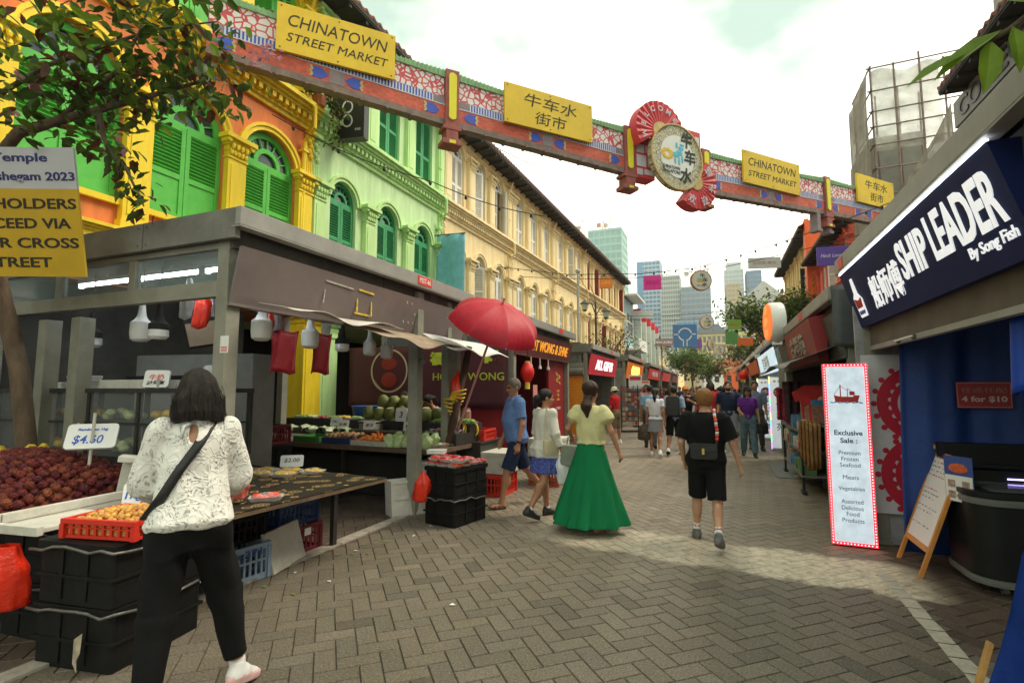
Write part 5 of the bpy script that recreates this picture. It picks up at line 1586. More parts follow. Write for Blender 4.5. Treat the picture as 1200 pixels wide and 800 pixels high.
b = MB();b.b2(-0.2,0.16,-0.24,0.24,0,0.028);b.b2(-0.22,0.18,-0.27,-0.23,-0.01,0.045)
o = tag(obj('styrofoam_slab',b,STY,bevel=0.006),'dirty white styrofoam lid lying on the bins left of the red basket','lid');o.location = (-4.12,2.16,0.725);o.rotation_euler = (0,0,R(8))
BAGR = mat('plastic_bag_red',(0.78,0.035,0.012),0.3,0.2,9,0.5,22,spec=0.6)
def bag_mb(w,h,d,seed,neck=0.25):
 r_ = random.Random(seed)
 ph = [r_.uniform(0,6)for _ in range(6)]
 def fn(u,v):
  t = 2*PI*u
  prof = (0.75+0.25*math.sin(min(1,v/0.5)*PI/2))if v<0.62 else 1-(v-0.62)/0.38*(1-neck)
  if v<0.05:prof*=v/0.05*0.9+0.1
  f = 1+0.10*math.sin(5*t+ph[0]+5*v)+0.07*math.sin(9*t+ph[1]-7*v)
  return(w/2*prof*f*math.cos(t)+0.02*math.sin(4*v+ph[2]),d/2*prof*f*math.sin(t),h*v-h)
 b = MB();b.grid(fn,26,18,True);return b
def bag(label,loc,w,h,d,seed,m,rz=0,tilt=0,neck=0.25,name='plastic_bag'):
 o = obj(name,bag_mb(w,h,d,seed,neck),m,smooth='all')
 o.location = loc;o.rotation_euler = (tilt,0,rz);o.scale = (1,1,1)
 return tag(o,label,'bag')
bag('large bright red plastic bag hanging at the far left bins',(-4.06,1.84,0.67),0.27,0.42,0.13,4,BAGR,R(50),R(10),0.45)
bag('small red plastic bag tied to the bins under the tomato packs',(-3.38,5.50,0.62),0.22,0.38,0.14,5,BAGR,R(10),0,0.12)
bag('red bag bunch hanging from the umbrella post',(-3.62,6.86,1.88),0.17,0.42,0.12,6,BAGR,R(20),R(-12),0.3)
bag('crumpled red bag lying on the gold printed table beside the lace sleeve',(-3.52,3.02,0.92),0.16,0.17,0.14,7,mat('bag_pinkred',(0.65,0.16,0.12),0.4,0.4,20,0.4,30),0,0,0.5)
for(x,z,w,lab)in((-4.75,2.30,0.42,'left dark red plastic sheet hanging behind the bulbs'),(-4.55,2.30,0.3,'right dark red plastic sheet hanging behind the bulbs')):
 b = MB();b.sheet(lambda u,v:(x-w/2+w*u,4.6+(0.4 if w<0.4 else 0)+0.03*math.sin(9*u+3*v),z-0.5*v+0.02*math.sin(6*u)),12,10,0.01)
 tag(obj('plastic_sheet',b,mat('sheet_darkred',(0.36,0.02,0.025),0.35,0.2,5,0.4,20),smooth='all'),lab,'plastic sheet')
gt = thing('low_table','dark low table with a gold printed cover and goods stored underneath','table',(-4.1,3.55,0),R(-4))
def gold_cover():
 m = mat('gold_print_cover',(0.022,0.018,0.014),0.6,0.3,5,spec=0.2)
 n, l = m.node_tree.nodes, m.node_tree.links
 bs = n['Principled BSDF']
 tc = n.new('ShaderNodeTexCoord');v = n.new('ShaderNodeTexVoronoi');v.inputs['Scale'].default_value = 6.5;v.inputs['Randomness'].default_value = 0.55
 w_ = n.new('ShaderNodeMath');w_.operation = 'SINE';k_ = n.new('ShaderNodeMath');k_.operation = 'MULTIPLY';k_.inputs[1].default_value = 62
 r = n.new('ShaderNodeValToRGB');r.color_ramp.elements[0].position = 0.45;r.color_ramp.elements[1].position = 0.6
 r.color_ramp.elements[0].color = (0,0,0,1);r.color_ramp.elements[1].color = (0.8,0.8,0.8,1)
 r2 = n.new('ShaderNodeValToRGB');r2.color_ramp.elements[0].position = 0.46;r2.color_ramp.elements[1].position = 0.49
 r2.color_ramp.elements[0].color = (1,1,1,1);r2.color_ramp.elements[1].color = (0,0,0,1)
 mu = n.new('ShaderNodeMath');mu.operation = 'MULTIPLY';mx = n.new('ShaderNodeMix');mx.data_type = 'RGBA'
 l.new(tc.outputs['Object'],v.inputs['Vector']);l.new(v.outputs['Distance'],k_.inputs[0]);l.new(k_.outputs[0],w_.inputs[0]);l.new(w_.outputs[0],r.inputs['Fac'])
 l.new(v.outputs['Distance'],r2.inputs['Fac']);l.new(r.outputs['Color'],mu.inputs[0]);l.new(r2.outputs['Color'],mu.inputs[1])
 l.new(mu.outputs[0],mx.inputs['Factor']);old = bs.inputs['Base Color'].links[0].from_socket
 l.new(old,mx.inputs['A']);mx.inputs['B'].default_value = (0.50,0.32,0.12,1);l.new(mx.outputs['Result'],bs.inputs['Base Color'])
 return m
b = MB();b.b2(-1.1,0.9,-0.98,0.95,0.685,0.715);obj('top',b,TBW,gt)
b = MB();b.sheet(lambda u,v:(-1.1+2.0*u,-0.98+1.93*v,0.721+0.002*math.sin(20*u)),20,20,0.004);obj('printed_cover',b,gold_cover(),gt)
for(x,y)in((0.3,-0.88),(0.3,0.85),(-1.0,-0.88),(-1.0,0.85)):
 b = MB();b.b2(x-0.025,x+0.025,y-0.025,y+0.025,0,0.685);obj('leg',b,TBL,gt)
JACK = mat('jackfruit_yellow',(0.62,0.38,0.04),0.5,0.3,25,0.3,30)
TRAYM = mat('tray_clear_white',(0.58,0.59,0.56),0.3,0.1,10,alpha=0.75,spec=0.7)
def punnet(label,loc,rz,fruit,w=0.24,d=0.17,film=True,group='film wrapped trays on the low table',hh=0.045):
 t = thing('fruit_tray',label,'tray',loc,rz,group)
 b = MB();P = rrect(-w/2,w/2,-d/2,d/2,0.03,3);Q = rrect(-w/2*0.84,w/2*0.84,-d/2*0.8,d/2*0.8,0.025,3)
 n = len(P);b.add([(x,y,0.028)for x,y in P]+[(x,y,0.0)for x,y in Q],[(i,(i+1)%n,(i+1)%n+n,i+n)for i in range(n)]+[tuple(range(2*n-1,n-1,-1))])
 obj('tray',b,TRAYM,t)
 b = MB();r_ = random.Random(int(abs(loc[0])*997+abs(loc[1])*331))
 for k in range(9):
  b.ball((r_.uniform(-w*0.33,w*0.33),r_.uniform(-d*0.3,d*0.3),0.022+r_.uniform(0,0.012)),hh*r_.uniform(0.7,1),7,5,(1.1,0.8,0.6))
 obj('fruit',b,fruit,t,smooth='all')
 if film:
  b = MB();b.grid(lambda u,v:(-w/2+w*u,-d/2+d*v,0.03+0.03*math.sin(PI*u)*math.sin(PI*v)+0.003*math.sin(23*u+17*v)),10,10);obj('film',b,glass('wrap_film',(0.8,0.82,0.82),0.18,0.1),t)
k = 0
for(x,y)in((-4.02,4.36),(-4.28,4.30),(-4.54,4.24),(-4.80,4.16),(-4.16,4.10),(-4.42,4.04),(-4.68,3.96),(-4.94,3.88)):
 punnet('film wrapped tray of yellow jackfruit on the gold printed table',(x,y,0.725),R(20+9*math.sin(k*3)),JACK);k+=1
punnet('tray of red fruit pieces at the front of the gold printed table',(-3.42,3.20,0.725),R(40),mat('fruit_red',(0.65,0.06,0.03),0.4,0.25,25),0.26,0.16)
card('leaning white price card behind the jackfruit trays',-4.40,4.44,0.76,0.24,0.13,R(36),R(-20),[('$2.00',0,0.07,0.05,0.16,mat('marker_grey2',(0.12,0.12,0.14),0.5))])
cs = crate('storage_basket','grey blue slotted basket marked Sh.371 under the low table',(-3.86,3.30,0.0),(0.30,0.44,0.30),CBLU,R(-8),cat='basket')
text('Sh.371',0.1,mat('paint_blue_mark',(0.03,0.08,0.32),0.5),'lettering',cs,face_m((0.155,0.0,0.235),(0,1,0),(0,0,1)),0.002,0.002,width=0.30,height=0.06)
b = MB();b.b2(-0.02,0.03,-0.26,0.26,0,0.36);o = tag(obj('styrofoam_slab',b,STY,bevel=0.01),'white styrofoam slab leaning between the two baskets under the low table','lid');o.location = (-3.72,3.76,0.0);o.rotation_euler = (0,R(-16),R(14))
b = MB();b.b2(-0.012,0.012,-0.18,0.18,0,0.36);o = tag(obj('styrofoam_slab',b,STY,bevel=0.006),'narrow styrofoam slab leaning beside the black trousers','lid');o.location = (-3.50,2.78,0.30);o.rotation_euler = (R(12),R(-18),R(30))
crate('storage_basket','maroon basket under the low table beside the leaning slab',(-4.05,4.10,0.0),(0.40,0.42,0.27),CMAR,R(-3),cat='basket')
crate('storage_basket','dark blue basket stacked on the maroon one under the low table',(-4.10,4.08,0.275),(0.40,0.46,0.22),CDBL,R(-5),cat='basket')
crate('storage_basket','black basket behind the grey blue one under the low table',(-4.0,3.32,0.305),(0.42,0.42,0.22),CRB,R(-3),cat='basket')
b = MB();b.b2(-0.04,0.04,-0.001,0.001,-0.04,0.04);o = tag(obj('paper_tag',b,CARDW),'small white paper tag on the maroon basket','tag');o.location = (-3.838,4.12,0.21);o.rotation_euler = (0,0,R(87))
bt = thing('produce_table','long dark produce table across the middle of the fruit stall','table',(-5.4,6.85,0),R(-3))
b = MB();b.b2(-2.1,1.85,-0.62,0.75,0.72,0.785);obj('top',b,TBW,bt)
b = MB();b.b2(-2.1,1.85,-0.05,0.75,0.787,0.95);b.b2(-2.1,1.85,0.35,0.75,0.952,1.08);obj('step',b,TBL,bt)
for(x,y)in((1.75,-0.55),(1.75,0.68),(-2.0,-0.55),(-2.0,0.68),(0.2,-0.55)):
 b = MB();b.b2(x-0.025,x+0.025,y-0.025,y+0.025,0,0.72);obj('leg',b,TBL,bt)
b = MB();b.b2(-2.0,1.2,-0.35,0.6,0.02,0.60);o = tag(obj('under_table_shade',b,VOID),'near-black block standing in for the shade under the long produce table','block');o.location = (-5.4,6.95,0);o.rotation_euler = (0,0,R(-3))  # added near-black block: shade below the table put into shape and colour
CAR = mat('carrot_orange',(0.66,0.17,0.02),0.5,0.2,20,each=0.25);CAB = mat('cabbage_pale',(0.46,0.56,0.27),0.5,0.3,14,0.4,25,each=0.25)
TOM = mat('tomato_red',(0.50,0.035,0.02),0.3,0.25,14,each=0.25);EGG = mat('aubergine_purple',(0.07,0.02,0.045),0.25,0.3,10)
GRE = mat('veg_green',(0.16,0.30,0.05),0.5,0.4,16,0.4,30);POT = mat('potato_tan',(0.38,0.22,0.10),0.7,0.25,18,each=0.25);BAN_ = mat('banana_yellow',(0.72,0.50,0.04),0.5,0.15,9)
COCO = mat('coconut_green',(0.13,0.15,0.035),0.55,0.35,7,0.25,25,each=0.25);COCT = mat('coconut_cut',(0.50,0.44,0.26),0.7,0.2,14)
def btp(x,y,z):
 c, s = math.cos(R(-3)), math.sin(R(-3));return(-5.4+x*c-y*s,6.85+x*s+y*c,z)
def many(mbf,m,pts,name,label,cat,group):
 pr = obj(name,mbf,m,smooth='all');scatter(pr,pts,label,cat,group,q)
def box_tray(label,x0,x1,y0,y1,z,m=STY,h=0.07,cat='tray',name='styrofoam_tray'):
 b = MB();w, d = x1-x0, y1-y0
 b.b2(-w/2,w/2,-d/2,d/2,0,0.02)
 for s in(-1,1):b.b2(-w/2,w/2,s*(d/2-0.012)-0.012,s*(d/2-0.012)+0.012,0.02,h);b.b2(s*(w/2-0.012)-0.012,s*(w/2-0.012)+0.012,-d/2+0.024,d/2-0.024,0.02,h)
 o = tag(obj(name,b,m,bevel=0.004),label,cat);o.location = btp((x0+x1)/2,(y0+y1)/2,z);o.rotation_euler = (0,0,R(-3))
box_tray('white tray under the orange carrots',0.35,1.0,-0.58,-0.08,0.787)
many(grain('c',0.032,(0.75,0.75,2.2),8,6),CAR,[btp(*p)for p in hexpts(0.42,0.95,-0.52,-0.1,0.075,lambda x,y:0.86+0.09*(y+0.52),q)],'carrot','orange carrot in the white tray on the produce table','carrot','carrots on the produce table')
box_tray('dark crate of potatoes left of the carrots',-0.25,0.3,-0.55,-0.08,0.787,CDBL,0.09,'crate','low_crate')
many(grain('p',0.04,(1.2,1,0.9),8,6,0.06),POT,[btp(*p)for p in hexpts(-0.2,0.25,-0.5,-0.12,0.085,lambda x,y:0.90,q)],'potato','brown potato in the dark blue crate','potato','potatoes on the produce table')
box_tray('green crate of wrapped vegetables left of the potatoes',-0.85,-0.3,-0.55,-0.08,0.787,mat('crate_green',(0.06,0.22,0.05),0.5,0.2),0.09,'crate','low_crate')
box_tray('white tray at the left end of the produce table',-1.75,-0.9,-0.58,-0.08,0.787)
for k in range(8):
 x = -1.6+0.2*k+0.03*math.sin(k*5)
 o = obj('wrapped_greens',bag_mb(0.19,0.30,0.13,30+k,0.5),mat('wrapped_greens',(0.36,0.42,0.28),0.3,0.5,14,0.5,25,spec=0.7),smooth='all');o.location = btp(x,-0.06-0.1*(k%2),0.95);o.rotation_euler = (R(80),R(10*(k%3)),R(20*math.sin(k*2)))
 tag(o,'film wrapped bundle of pale greens on the left half of the produce table','vegetables','wrapped greens on the produce table')
for k in range(11):
 x, y = 1.02+0.15*(k%5)+0.04*(k//5), -0.50+0.17*(k//5)
 o = obj('wrapped_cabbage',bag_mb(0.17,0.19,0.15,60+k,0.35),CAB,smooth='all');o.location = btp(x,y,0.965+0.03*(k//5));o.rotation_euler = (R(10*math.sin(k)),R(8*math.cos(3*k)),k)
 tag(o,'pale green wrapped cabbage on the front corner of the produce table','cabbage','wrapped cabbages on the produce table')
for k in range(5):
 punnet('mixed salad tray with red and green pieces at the front corner of the produce table',btp(1.55+0.05*k,-0.50+0.13*k,0.79),R(30+11*k),(CAR,GRE,CAB,TOM,GRE)[k],0.22,0.15,True,'salad trays on the produce table')
for k in range(6):
 punnet('film wrapped tray of dark aubergines near the red basket',btp(1.42+0.16*(k%3),0.02+0.16*(k//3),0.955),R(20*k),EGG,0.24,0.15,True,'aubergine trays on the produce table',0.06)
for k in range(4):
 punnet('tray of dark leafy greens above the aubergines',btp(1.28+0.18*k,0.42,1.085),R(14*k),GRE,0.24,0.16,False,'leafy green trays on the produce table',0.07)
def coconut(label,loc,cut,rx,rz):
 t = thing('coconut',label,'coconut',loc,rz,'green coconuts on the fruit stall');t.rotation_euler = (rx,0,rz)
 b = MB();n = 14
 prof = [(0.03,-0.115),(0.075,-0.10),(0.105,-0.05),(0.112,0.0),(0.10,0.05),(0.075,0.09)]+([(0.06,0.10)]if cut else[(0.04,0.125),(0.005,0.135)])
 b.lathe(prof,n=n);obj('husk',b,COCO,t,smooth=True)
 if cut:
  b = MB();b.lathe([(0.062,0.0995),(0.05,0.106),(0.02,0.108),(0.001,0.108)],n=n);obj('cut_top',b,COCT,t)
k = 0
for row, (z,yy,n)in enumerate(((1.20,0.42,6),(1.20,0.64,6),(1.385,0.54,4))):
 for i in range(n):
  coconut('green young coconut in the pile behind the carrots, top cut flat' if(k%3)else 'whole green coconut in the pile behind the carrots',btp(-0.15+0.225*i+0.1*row,yy,z),bool(k%3),R(14*math.sin(k*2)),k*1.3);k+=1
card('white number card standing among the coconuts',*btp(0.62,0.26,1.09),0.19,0.22,R(10),R(-8),[('3',0.0,0.11,0.10,0.06,VOID)],True)
for(x,y,z,lab,s)in((-0.35,0.0,0.96,'white price card above the potatoes','$1.80'),(0.15,0.05,0.96,'white price card above the carrots, left one','$2'),(0.98,0.0,0.97,'white price card between carrots and cabbages','$1.50'),(-0.55,0.05,1.0,'white price card over the wrapped greens','2 for $3')):
 card(lab,*btp(x,y,z),0.20,0.15,R(12),R(-14),[(s,0,0.075,0.05,0.13,VOID)])
crate('red_basket','bright red basket at the street end of the produce table',(-3.62,7.62,0.80),(0.36,0.52,0.17),CRED,R(4),cat='basket')
b = MB();b.b2(-0.35,0.35,-0.42,0.42,0,0.78);b.b2(-0.38,0.38,-0.45,0.45,0.78,0.80);o = tag(obj('side_counter',b,TBL),'dark side counter carrying the red basket at the street end','counter');o.location = (-3.75,7.62,0)
def banana():
 b = MB()
 for k in range(5):
  a = -0.5+0.25*k
  b.tube([(0.16*math.sin(t)*math.cos(a),0.05*(k-2)*math.sin(t)+0.16*math.sin(t)*math.sin(a)*0.4,0.14*math.cos(t))for t in[0.2+1.6*i/6 for i in range(7)]],0.019,7,0.012)
 return b
for k, (x,y,z)in enumerate(((-3.75,7.15,1.0),(-3.65,7.22,1.02),(-3.9,7.2,1.05),(-3.72,6.98,1.02),(-3.66,6.8,1.42),(-3.64,6.84,1.56))):
 o = obj('banana_bunch',banana(),BAN_,smooth='all');o.location = (x,y,z);o.rotation_euler = (R(20*k),R(30),R(70*k));tag(o,'yellow banana bunch by the leaning wooden post' if k<4 else 'yellow banana bunch tied up on the leaning wooden post','bananas','bananas by the leaning wooden post' if k<4 else 'bananas tied to the leaning wooden post')
b = MB();b.lathe([(0.07,0),(0.075,0.02),(0.075,0.24),(0.06,0.26),(0.06,0.29)],n=14);o = tag(obj('plastic_jar',b,mat('jar_pink',(0.55,0.25,0.22),0.25,0.3,20,alpha=0.8)),'clear jar with pinkish contents beside the leaning wooden post','jar');o.location = (-3.72,7.35,1.02)
b = MB();b.b2(-0.1,0.1,-0.13,0.13,0,1.015);o = tag(obj('jar_stand',b,TBL),'narrow dark stand under the clear jar','stand');o.location = (-3.74,7.2,0)
for k in range(18):
 x, y, l_ = -0.17+0.17*(k%3), -0.24+0.16*((k//3)%4)*1.0, k//12
 if l_:x+=0.05
 c, s = math.cos(R(-12)), math.sin(R(-12))
 punnet('film packed red tomatoes stacked on the black bins',(-3.06+x*c-y*s,5.79+x*s+y*c,0.685+0.06*l_),R(-12+5*math.sin(k)),TOM,0.165,0.155,True,'tomato packs on the black bins',0.05)
b = MB();b.b2(-0.11,0.11,-0.08,0.08,0,0.035);b.b2(-0.115,0.115,-0.085,0.085,0.035,0.05);o = tag(obj('foam_box',b,CARDW,bevel=0.008),'closed white foam lunch box beside the tomato packs','box');o.location = (-3.34,5.78,0.80);o.rotation_euler = (0,0,R(15))
for k in range(4):
 b = MB();b.b2(-0.25,0.25,-0.022,0.022,0,0.44)
 for(x0,x1,z0,z1)in((-0.25,0.25,0.40,0.44),(-0.25,0.25,0,0.04),(-0.25,-0.21,0.04,0.40),(0.21,0.25,0.04,0.40),(-0.02,0.02,0.04,0.40),(-0.21,0.21,0.20,0.24)):b.b2(x0,x1,-0.034,-0.0221,z0,z1)
 o = tag(obj('styrofoam_slab',b,STY,bevel=0.004),'grey white ribbed styrofoam lid in the stack leaning left of the tomato bins','lid','styrofoam lids leaning by the tomato bins')
 o.location = (-3.72-0.05*k,5.78+0.035*k,0);o.rotation_euler = (R(-10),0,R(52))
b = MB();b.b2(-0.17,0.17,-0.2,0.2,0,0.62);o = tag(obj('tall_foam_box',b,STY,bevel=0.01),'tall white foam box standing under the table behind the tomato bins','box');o.location = (-3.72,6.35,0)
for k, (x,y,z,sx,sy,sz,m,lab)in enumerate(((-3.25,7.5,0.0,0.4,0.6,0.32,CRED,'red crate on the ground behind the blue shirted man'),(-3.22,7.55,0.33,0.46,0.66,0.32,STY,'large white foam box on the red crate behind the blue shirted man'),(-2.75,8.6,0.0,0.5,0.6,0.26,mat('crate_orange_red',(0.45,0.08,0.03),0.5,0.2),'orange red crate on the ground beside the white bloused woman'),(-2.75,8.6,0.27,0.5,0.6,0.2,CDBL,'dark blue crate on the orange red one'),(-2.75,8.6,0.48,0.55,0.66,0.3,STY,'white foam box on top of the dark blue crate'))):
 if m is STY:
  b = MB();b.b2(-sx/2,sx/2,-sy/2,sy/2,0,sz*0.8);b.b2(-sx/2-0.01,sx/2+0.01,-sy/2-0.01,sy/2+0.01,sz*0.8,sz)
  o = tag(obj('foam_box',b,STY,bevel=0.012),lab,'box');o.location = (x,y,z)
 else:
  crate('produce_crate',lab,(x,y,z),(sx,sy,sz),m,0)
b = MB();b.cyl((-3.78,6.55,0),(-3.48,6.95,2.25),0.07,0.05,10);tag(obj('wooden_post',b,mat('post_wood_dark',(0.07,0.035,0.02),0.8,0.35,8,0.3,25),smooth='all'),'dark leaning wooden post tied beside the red umbrella','post')
gc = thing('display_case','dark framed glass display case of fruit behind the rambutans','display case',(-5.75,3.45,0),R(2))
b = MB();b.b2(-1.5,1.45,-0.3,0.3,0,0.98);obj('base',b,TBL,gc)
b = MB()
for x in(-1.5,-0.75,0.0,0.7,1.45):
 b.b2(x-0.02,x+0.02,-0.30,-0.26,0.98,1.58);b.b2(x-0.02,x+0.02,0.26,0.30,0.98,1.58)
b.b2(-1.52,1.47,-0.31,0.31,1.58,1.62);b.b2(-1.5,1.45,-0.3,-0.27,1.28,1.30);b.b2(-1.48,1.43,-0.25,0.26,1.285,1.30)
obj('frame',b,TBL,gc)
b = MB();b.quad((-1.5,-0.285,0.98),(1.45,-0.285,0.98),(1.45,-0.285,1.58),(-1.5,-0.285,1.58));obj('glass_front',b,glass('case_glass',(0.55,0.6,0.6),0.16,0.04),gc)
for(x,m,lab)in((-1.2,TOM,'pink'),(-0.5,JACK,'y'),(0.2,CAB,'g'),(0.85,JACK,'y')):
 b = MB()
 for k in range(14):b.ball((x+q.uniform(-0.22,0.22),q.uniform(-0.2,0.1),1.03+q.uniform(0,0.06)),0.05,8,5,(1.2,1,0.8))
 for k in range(9):b.ball((x+q.uniform(-0.22,0.22),q.uniform(-0.15,0.1),1.34+q.uniform(0,0.05)),0.05,8,5,(1.2,1,0.8))
 obj('cut_fruit',b,m,gc,smooth='all')
for k, (x,z)in enumerate(((-0.55,1.62),(-0.53,1.69),(-0.85,1.62))):
 b = MB();b.b2(-0.12,0.12,-0.1,0.1,0,0.035);b.b2(-0.125,0.125,-0.105,0.105,0.035,0.068);o = tag(obj('foam_lunch_box',b,CARDW,bevel=0.012),('lower','upper','single')[k]+' white foam lunch box on the glass display case','box');o.location = (-5.75+x,3.40,z)
b = MB();b.b2(-0.45,0.45,-0.12,0.12,0,0.085);o = tag(obj('foam_trough',b,STY,bevel=0.01),'long white foam trough on the glass display case','trough');o.location = (-5.35,3.38,1.62)
b = MB();b.b2(-0.5,0.5,-0.1,0.1,0,0.05);o = tag(obj('black_tray',b,CRB,bevel=0.006),'black plastic tray behind the foam trough','tray');o.location = (-5.3,3.62,1.70)
card('small foam notice with red print on the display case',-4.93,3.25,1.63,0.22,0.17,R(30),R(-15),[('牛奶',0,0.10,0.06,0.13,INKRD),('波罗蜜',0,0.045,0.04,0.16,VOID)],True)
for k, (x,y,z,s)in enumerate(((-4.75,3.6,1.66,0.16),(-4.5,3.5,1.64,0.2))):
 bag('crumpled clear plastic bag on the right end of the display case' if k else 'crumpled white plastic bag behind the foam notice',(x,y,z+s),s*1.5,s,s,80+k,mat('bag_clear',(0.55,0.55,0.55),0.3,0.2,12,0.6,25,alpha=0.7),0,0,0.5)
b = MB();b.sheet(lambda u,v:(-4.25+0.3*u,3.05+0.05*math.sin(8*u),1.30+0.28*v-0.1*u),8,6,0.02);tag(obj('yellow_pack',b,BAN_,smooth='all'),'yellow wrapped packet beside the dark haired woman','packet')
bag('red plastic bag hung above the yellow packet',(-4.02,3.15,1.66),0.2,0.24,0.12,91,BAGR,R(30),0,0.5)
many(grain('m',0.055,(1.5,1,0.9),10,7),BAN_,[(-5.75,2.75,1.04),(-5.85,2.62,1.03),(-5.95,2.75,1.03),(-5.9,2.9,1.04),(-6.05,2.65,1.03)],'mango','yellow mango at the far left of the stall','mango','mangoes at the far left')
b = MB();b.b2(-6.4,-5.55,2.3,3.0,0,0.98);tag(obj('side_counter',b,TBL),'dark counter under the mangoes at the far left','counter')
b = MB();b.b2(-7.5,-7.4,3.1,6.3,0,2.9);b.b2(-7.4,-4.6,5.7,5.75,0,2.3)if False else None
tag(obj('stall_partition',b,K_DARK),'dark partition at the back of the fruit stall','partition')
cb = thing('tall_cabinet','pale grey cabinet with a round ROYAL mark at the back of the fruit stall','cabinet',(-6.2,4.55,0),R(8))
b = MB();b.b2(-0.9,0.9,0,0.4,0,2.05);obj('body',b,mat('cabinet_grey',(0.22,0.22,0.20),0.6,0.15,4,dirt=0.3),cb)
b = MB()
for k in range(32):
 a0, a1 = 2*PI*k/32, 2*PI*(k+1)/32
 b.prism([(0.45+r*math.cos(a),1.68+r*math.sin(a))for r,a in((0.2,a0),(0.2,a1),(0.18,a1),(0.18,a0))],-0.008,-0.001)
obj('ring_mark',b,VOID,cb);text('ROYAL',0.1,VOID,'lettering',cb,front_m(0.45,-0.002,1.66),0.003,0.002,width=0.26,height=0.06)
b = MB();b.b2(-0.22,0.22,0,0.03,0,0.26);o = tag(obj('hanging_board',b,mat('board_tan',(0.36,0.27,0.19),0.7,0.15)),'tan framed board hanging under the kiosk beam','board');o.location = (-5.35,4.1,2.12);o.rotation_euler = (R(12),R(-8),R(20))
b = MB();b.b2(-0.26,0.26,0.031,0.05,-0.03,0.30);o2 = obj('frame',b,VOID,o)
b = MB();b.lathe([(0.26,0),(0.32,0.28),(0.33,0.30)],n=20);o = tag(obj('blue_tub',b,mat('tub_blue',(0.02,0.09,0.35),0.45,0.15)),'dark blue tub behind the coconuts','tub');o.location = (-6.0,7.9,1.0)
b = MB();b.b2(-0.5,0.5,-0.4,0.4,0,1.0);o = tag(obj('side_counter',b,TBL),'dark counter under the blue tub','counter');o.location = (-6.0,8.0,0)
um = thing('market_umbrella','large red umbrella tied on a leaning pole over the fruit stall','umbrella',(-3.62,6.62,1.0),0)
UR = mat('umbrella_red',(0.43,0.012,0.03),0.55,0.14,4,0.25,9,spec=0.35)
tip = Vector((0.95,-0.30,1.76));base = Vector((0.0,0.25,0.0))
ax = (tip-base).normalized();e1 = ax.orthogonal().normalized();e2 = ax.cross(e1)
b = MB()
def can(u,v):
 t = 2*PI*u
 seg = (u*8)%1.0;rip = 0.004*math.sin(2*PI*u*40)*v*v*math.sin(PI*seg)
 r = 0.67*math.sin(v*PI/2*0.93)*(1-0.10*math.sin(PI*seg)*v)
 h = -0.36*(1-math.cos(v*PI/2))-0.035*math.sin(PI*seg)*v+rip
 return tuple(tip+e1*(r*math.cos(t))+e2*(r*math.sin(t))+ax*h)
b.grid(can,160,14,True);cn_ = obj('canopy',b,UR,um,smooth=True)
b = MB()
for k in range(8):
 u = k/8
 b.tube([tuple(Vector(can(u,v))-ax*0.012)for v in[i/8 for i in range(9)]],0.005,4)
obj('rib',b,S_WHITE,cn_)
b = MB();b.cyl(tuple(base-ax*0.1),tuple(tip+ax*0.09),0.018,n=8);obj('pole',b,mat('pole_pink',(0.55,0.25,0.24),0.4,0.2,6),um)
b = MB();b.cyl((-3.60,5.80,1.98),(-3.52,5.70,1.96),0.035,n=10);b.cyl((-3.66,5.88,2.0),(-3.60,5.80,1.98),0.015,n=6);tag(obj('security_camera',b,K_DARK),'small grey security camera on the counter post','camera')
b = MB();b.b2(-0.045,0.045,-0.003,0.0,-0.07,0.07);o = tag(obj('paper_label',b,CARDW),'white printed label stuck on the corner post of the fruit stall','label');o.location = (-3.74,3.005,1.98)
b = MB()
for k in range(4):b.b2(-0.035,0.035,-0.0045,-0.003,-0.06+0.012*k,-0.054+0.012*k)
obj('print',b,INKRD,o)
crate('produce_crate','maroon crate stacked on dark bins deep in the stall beside the yellow column',(-6.3,5.82,0.80),(0.55,0.40,0.28),CMAR,R(6))
for k, (x,y,z)in enumerate(((-6.3,5.82,0.0),(-6.3,5.82,0.40),(-7.0,5.4,0.0),(-7.0,5.4,0.40),(-6.95,5.4,0.80))):
 black_bin(('lower','upper','outer lower','outer upper','topmost')[k]+' black bin in the dark middle of the fruit stall',x,y,z,R(5*k),(0.6,0.5,0.39),False)
for k in range(7):
 y = 3.5+0.33*k
 bag('red carrier bag bundle hanging from the joists inside the stall' if k%2 else 'clear carrier bag bundle hanging from the joists inside the stall',(-4.9-0.25*(k%3),y,2.72),0.16,0.42+0.05*(k%3),0.10,110+k,BAGR if k%2 else MATS['bag_clear'],k,0,0.3)['group'] = 'carrier bags hung inside the stall'
for k in range(9):
 punnet('film wrapped tray of mixed greens in the back row of the produce table',btp(-1.75+0.26*k,0.45,1.085),R(9*math.sin(k*3)),(GRE,CAB,TOM,GRE,JACK)[k%5],0.24,0.17,True,'trays in the back row of the produce table',0.06)
b = MB();b.b2(-0.16,0.16,-0.13,0.13,0,0.10);b.b2(-0.18,0.18,-0.15,0.15,0.12,0.135);b.cyl((0,0,0.10),(0,0,0.12),0.05,n=8);b.b2(-0.1,0.1,-0.14,-0.13,0.02,0.08)
o = tag(obj('weighing_scale',b,K_POST,bevel=0.006),'small grey weighing scale on the back step of the produce table','scale');o.location = btp(0.05,0.25,0.952)
for k in range(14):
 x, y = -3.55+0.5*q.random(), 2.7+3.0*q.random()
 b = MB();b.poly([(0,0,0.004),(0.03,0.008,0.010),(0.05,-0.004,0.006),(0.024,-0.018,0.009)]);b.poly([(0,0,0.003),(0.024,-0.018,0.008),(0.05,-0.004,0.005),(0.03,0.008,0.009)])
 o = tag(obj('vegetable_scrap',b,GRE if k%3 else CARDW),'small vegetable scrap trodden on the paving by the kerb' if k%3 else 'small white scrap trodden on the paving by the kerb','litter','scraps by the kerb');o.location = (x,y,0.002);o.rotation_euler = (0,0,k*1.7)
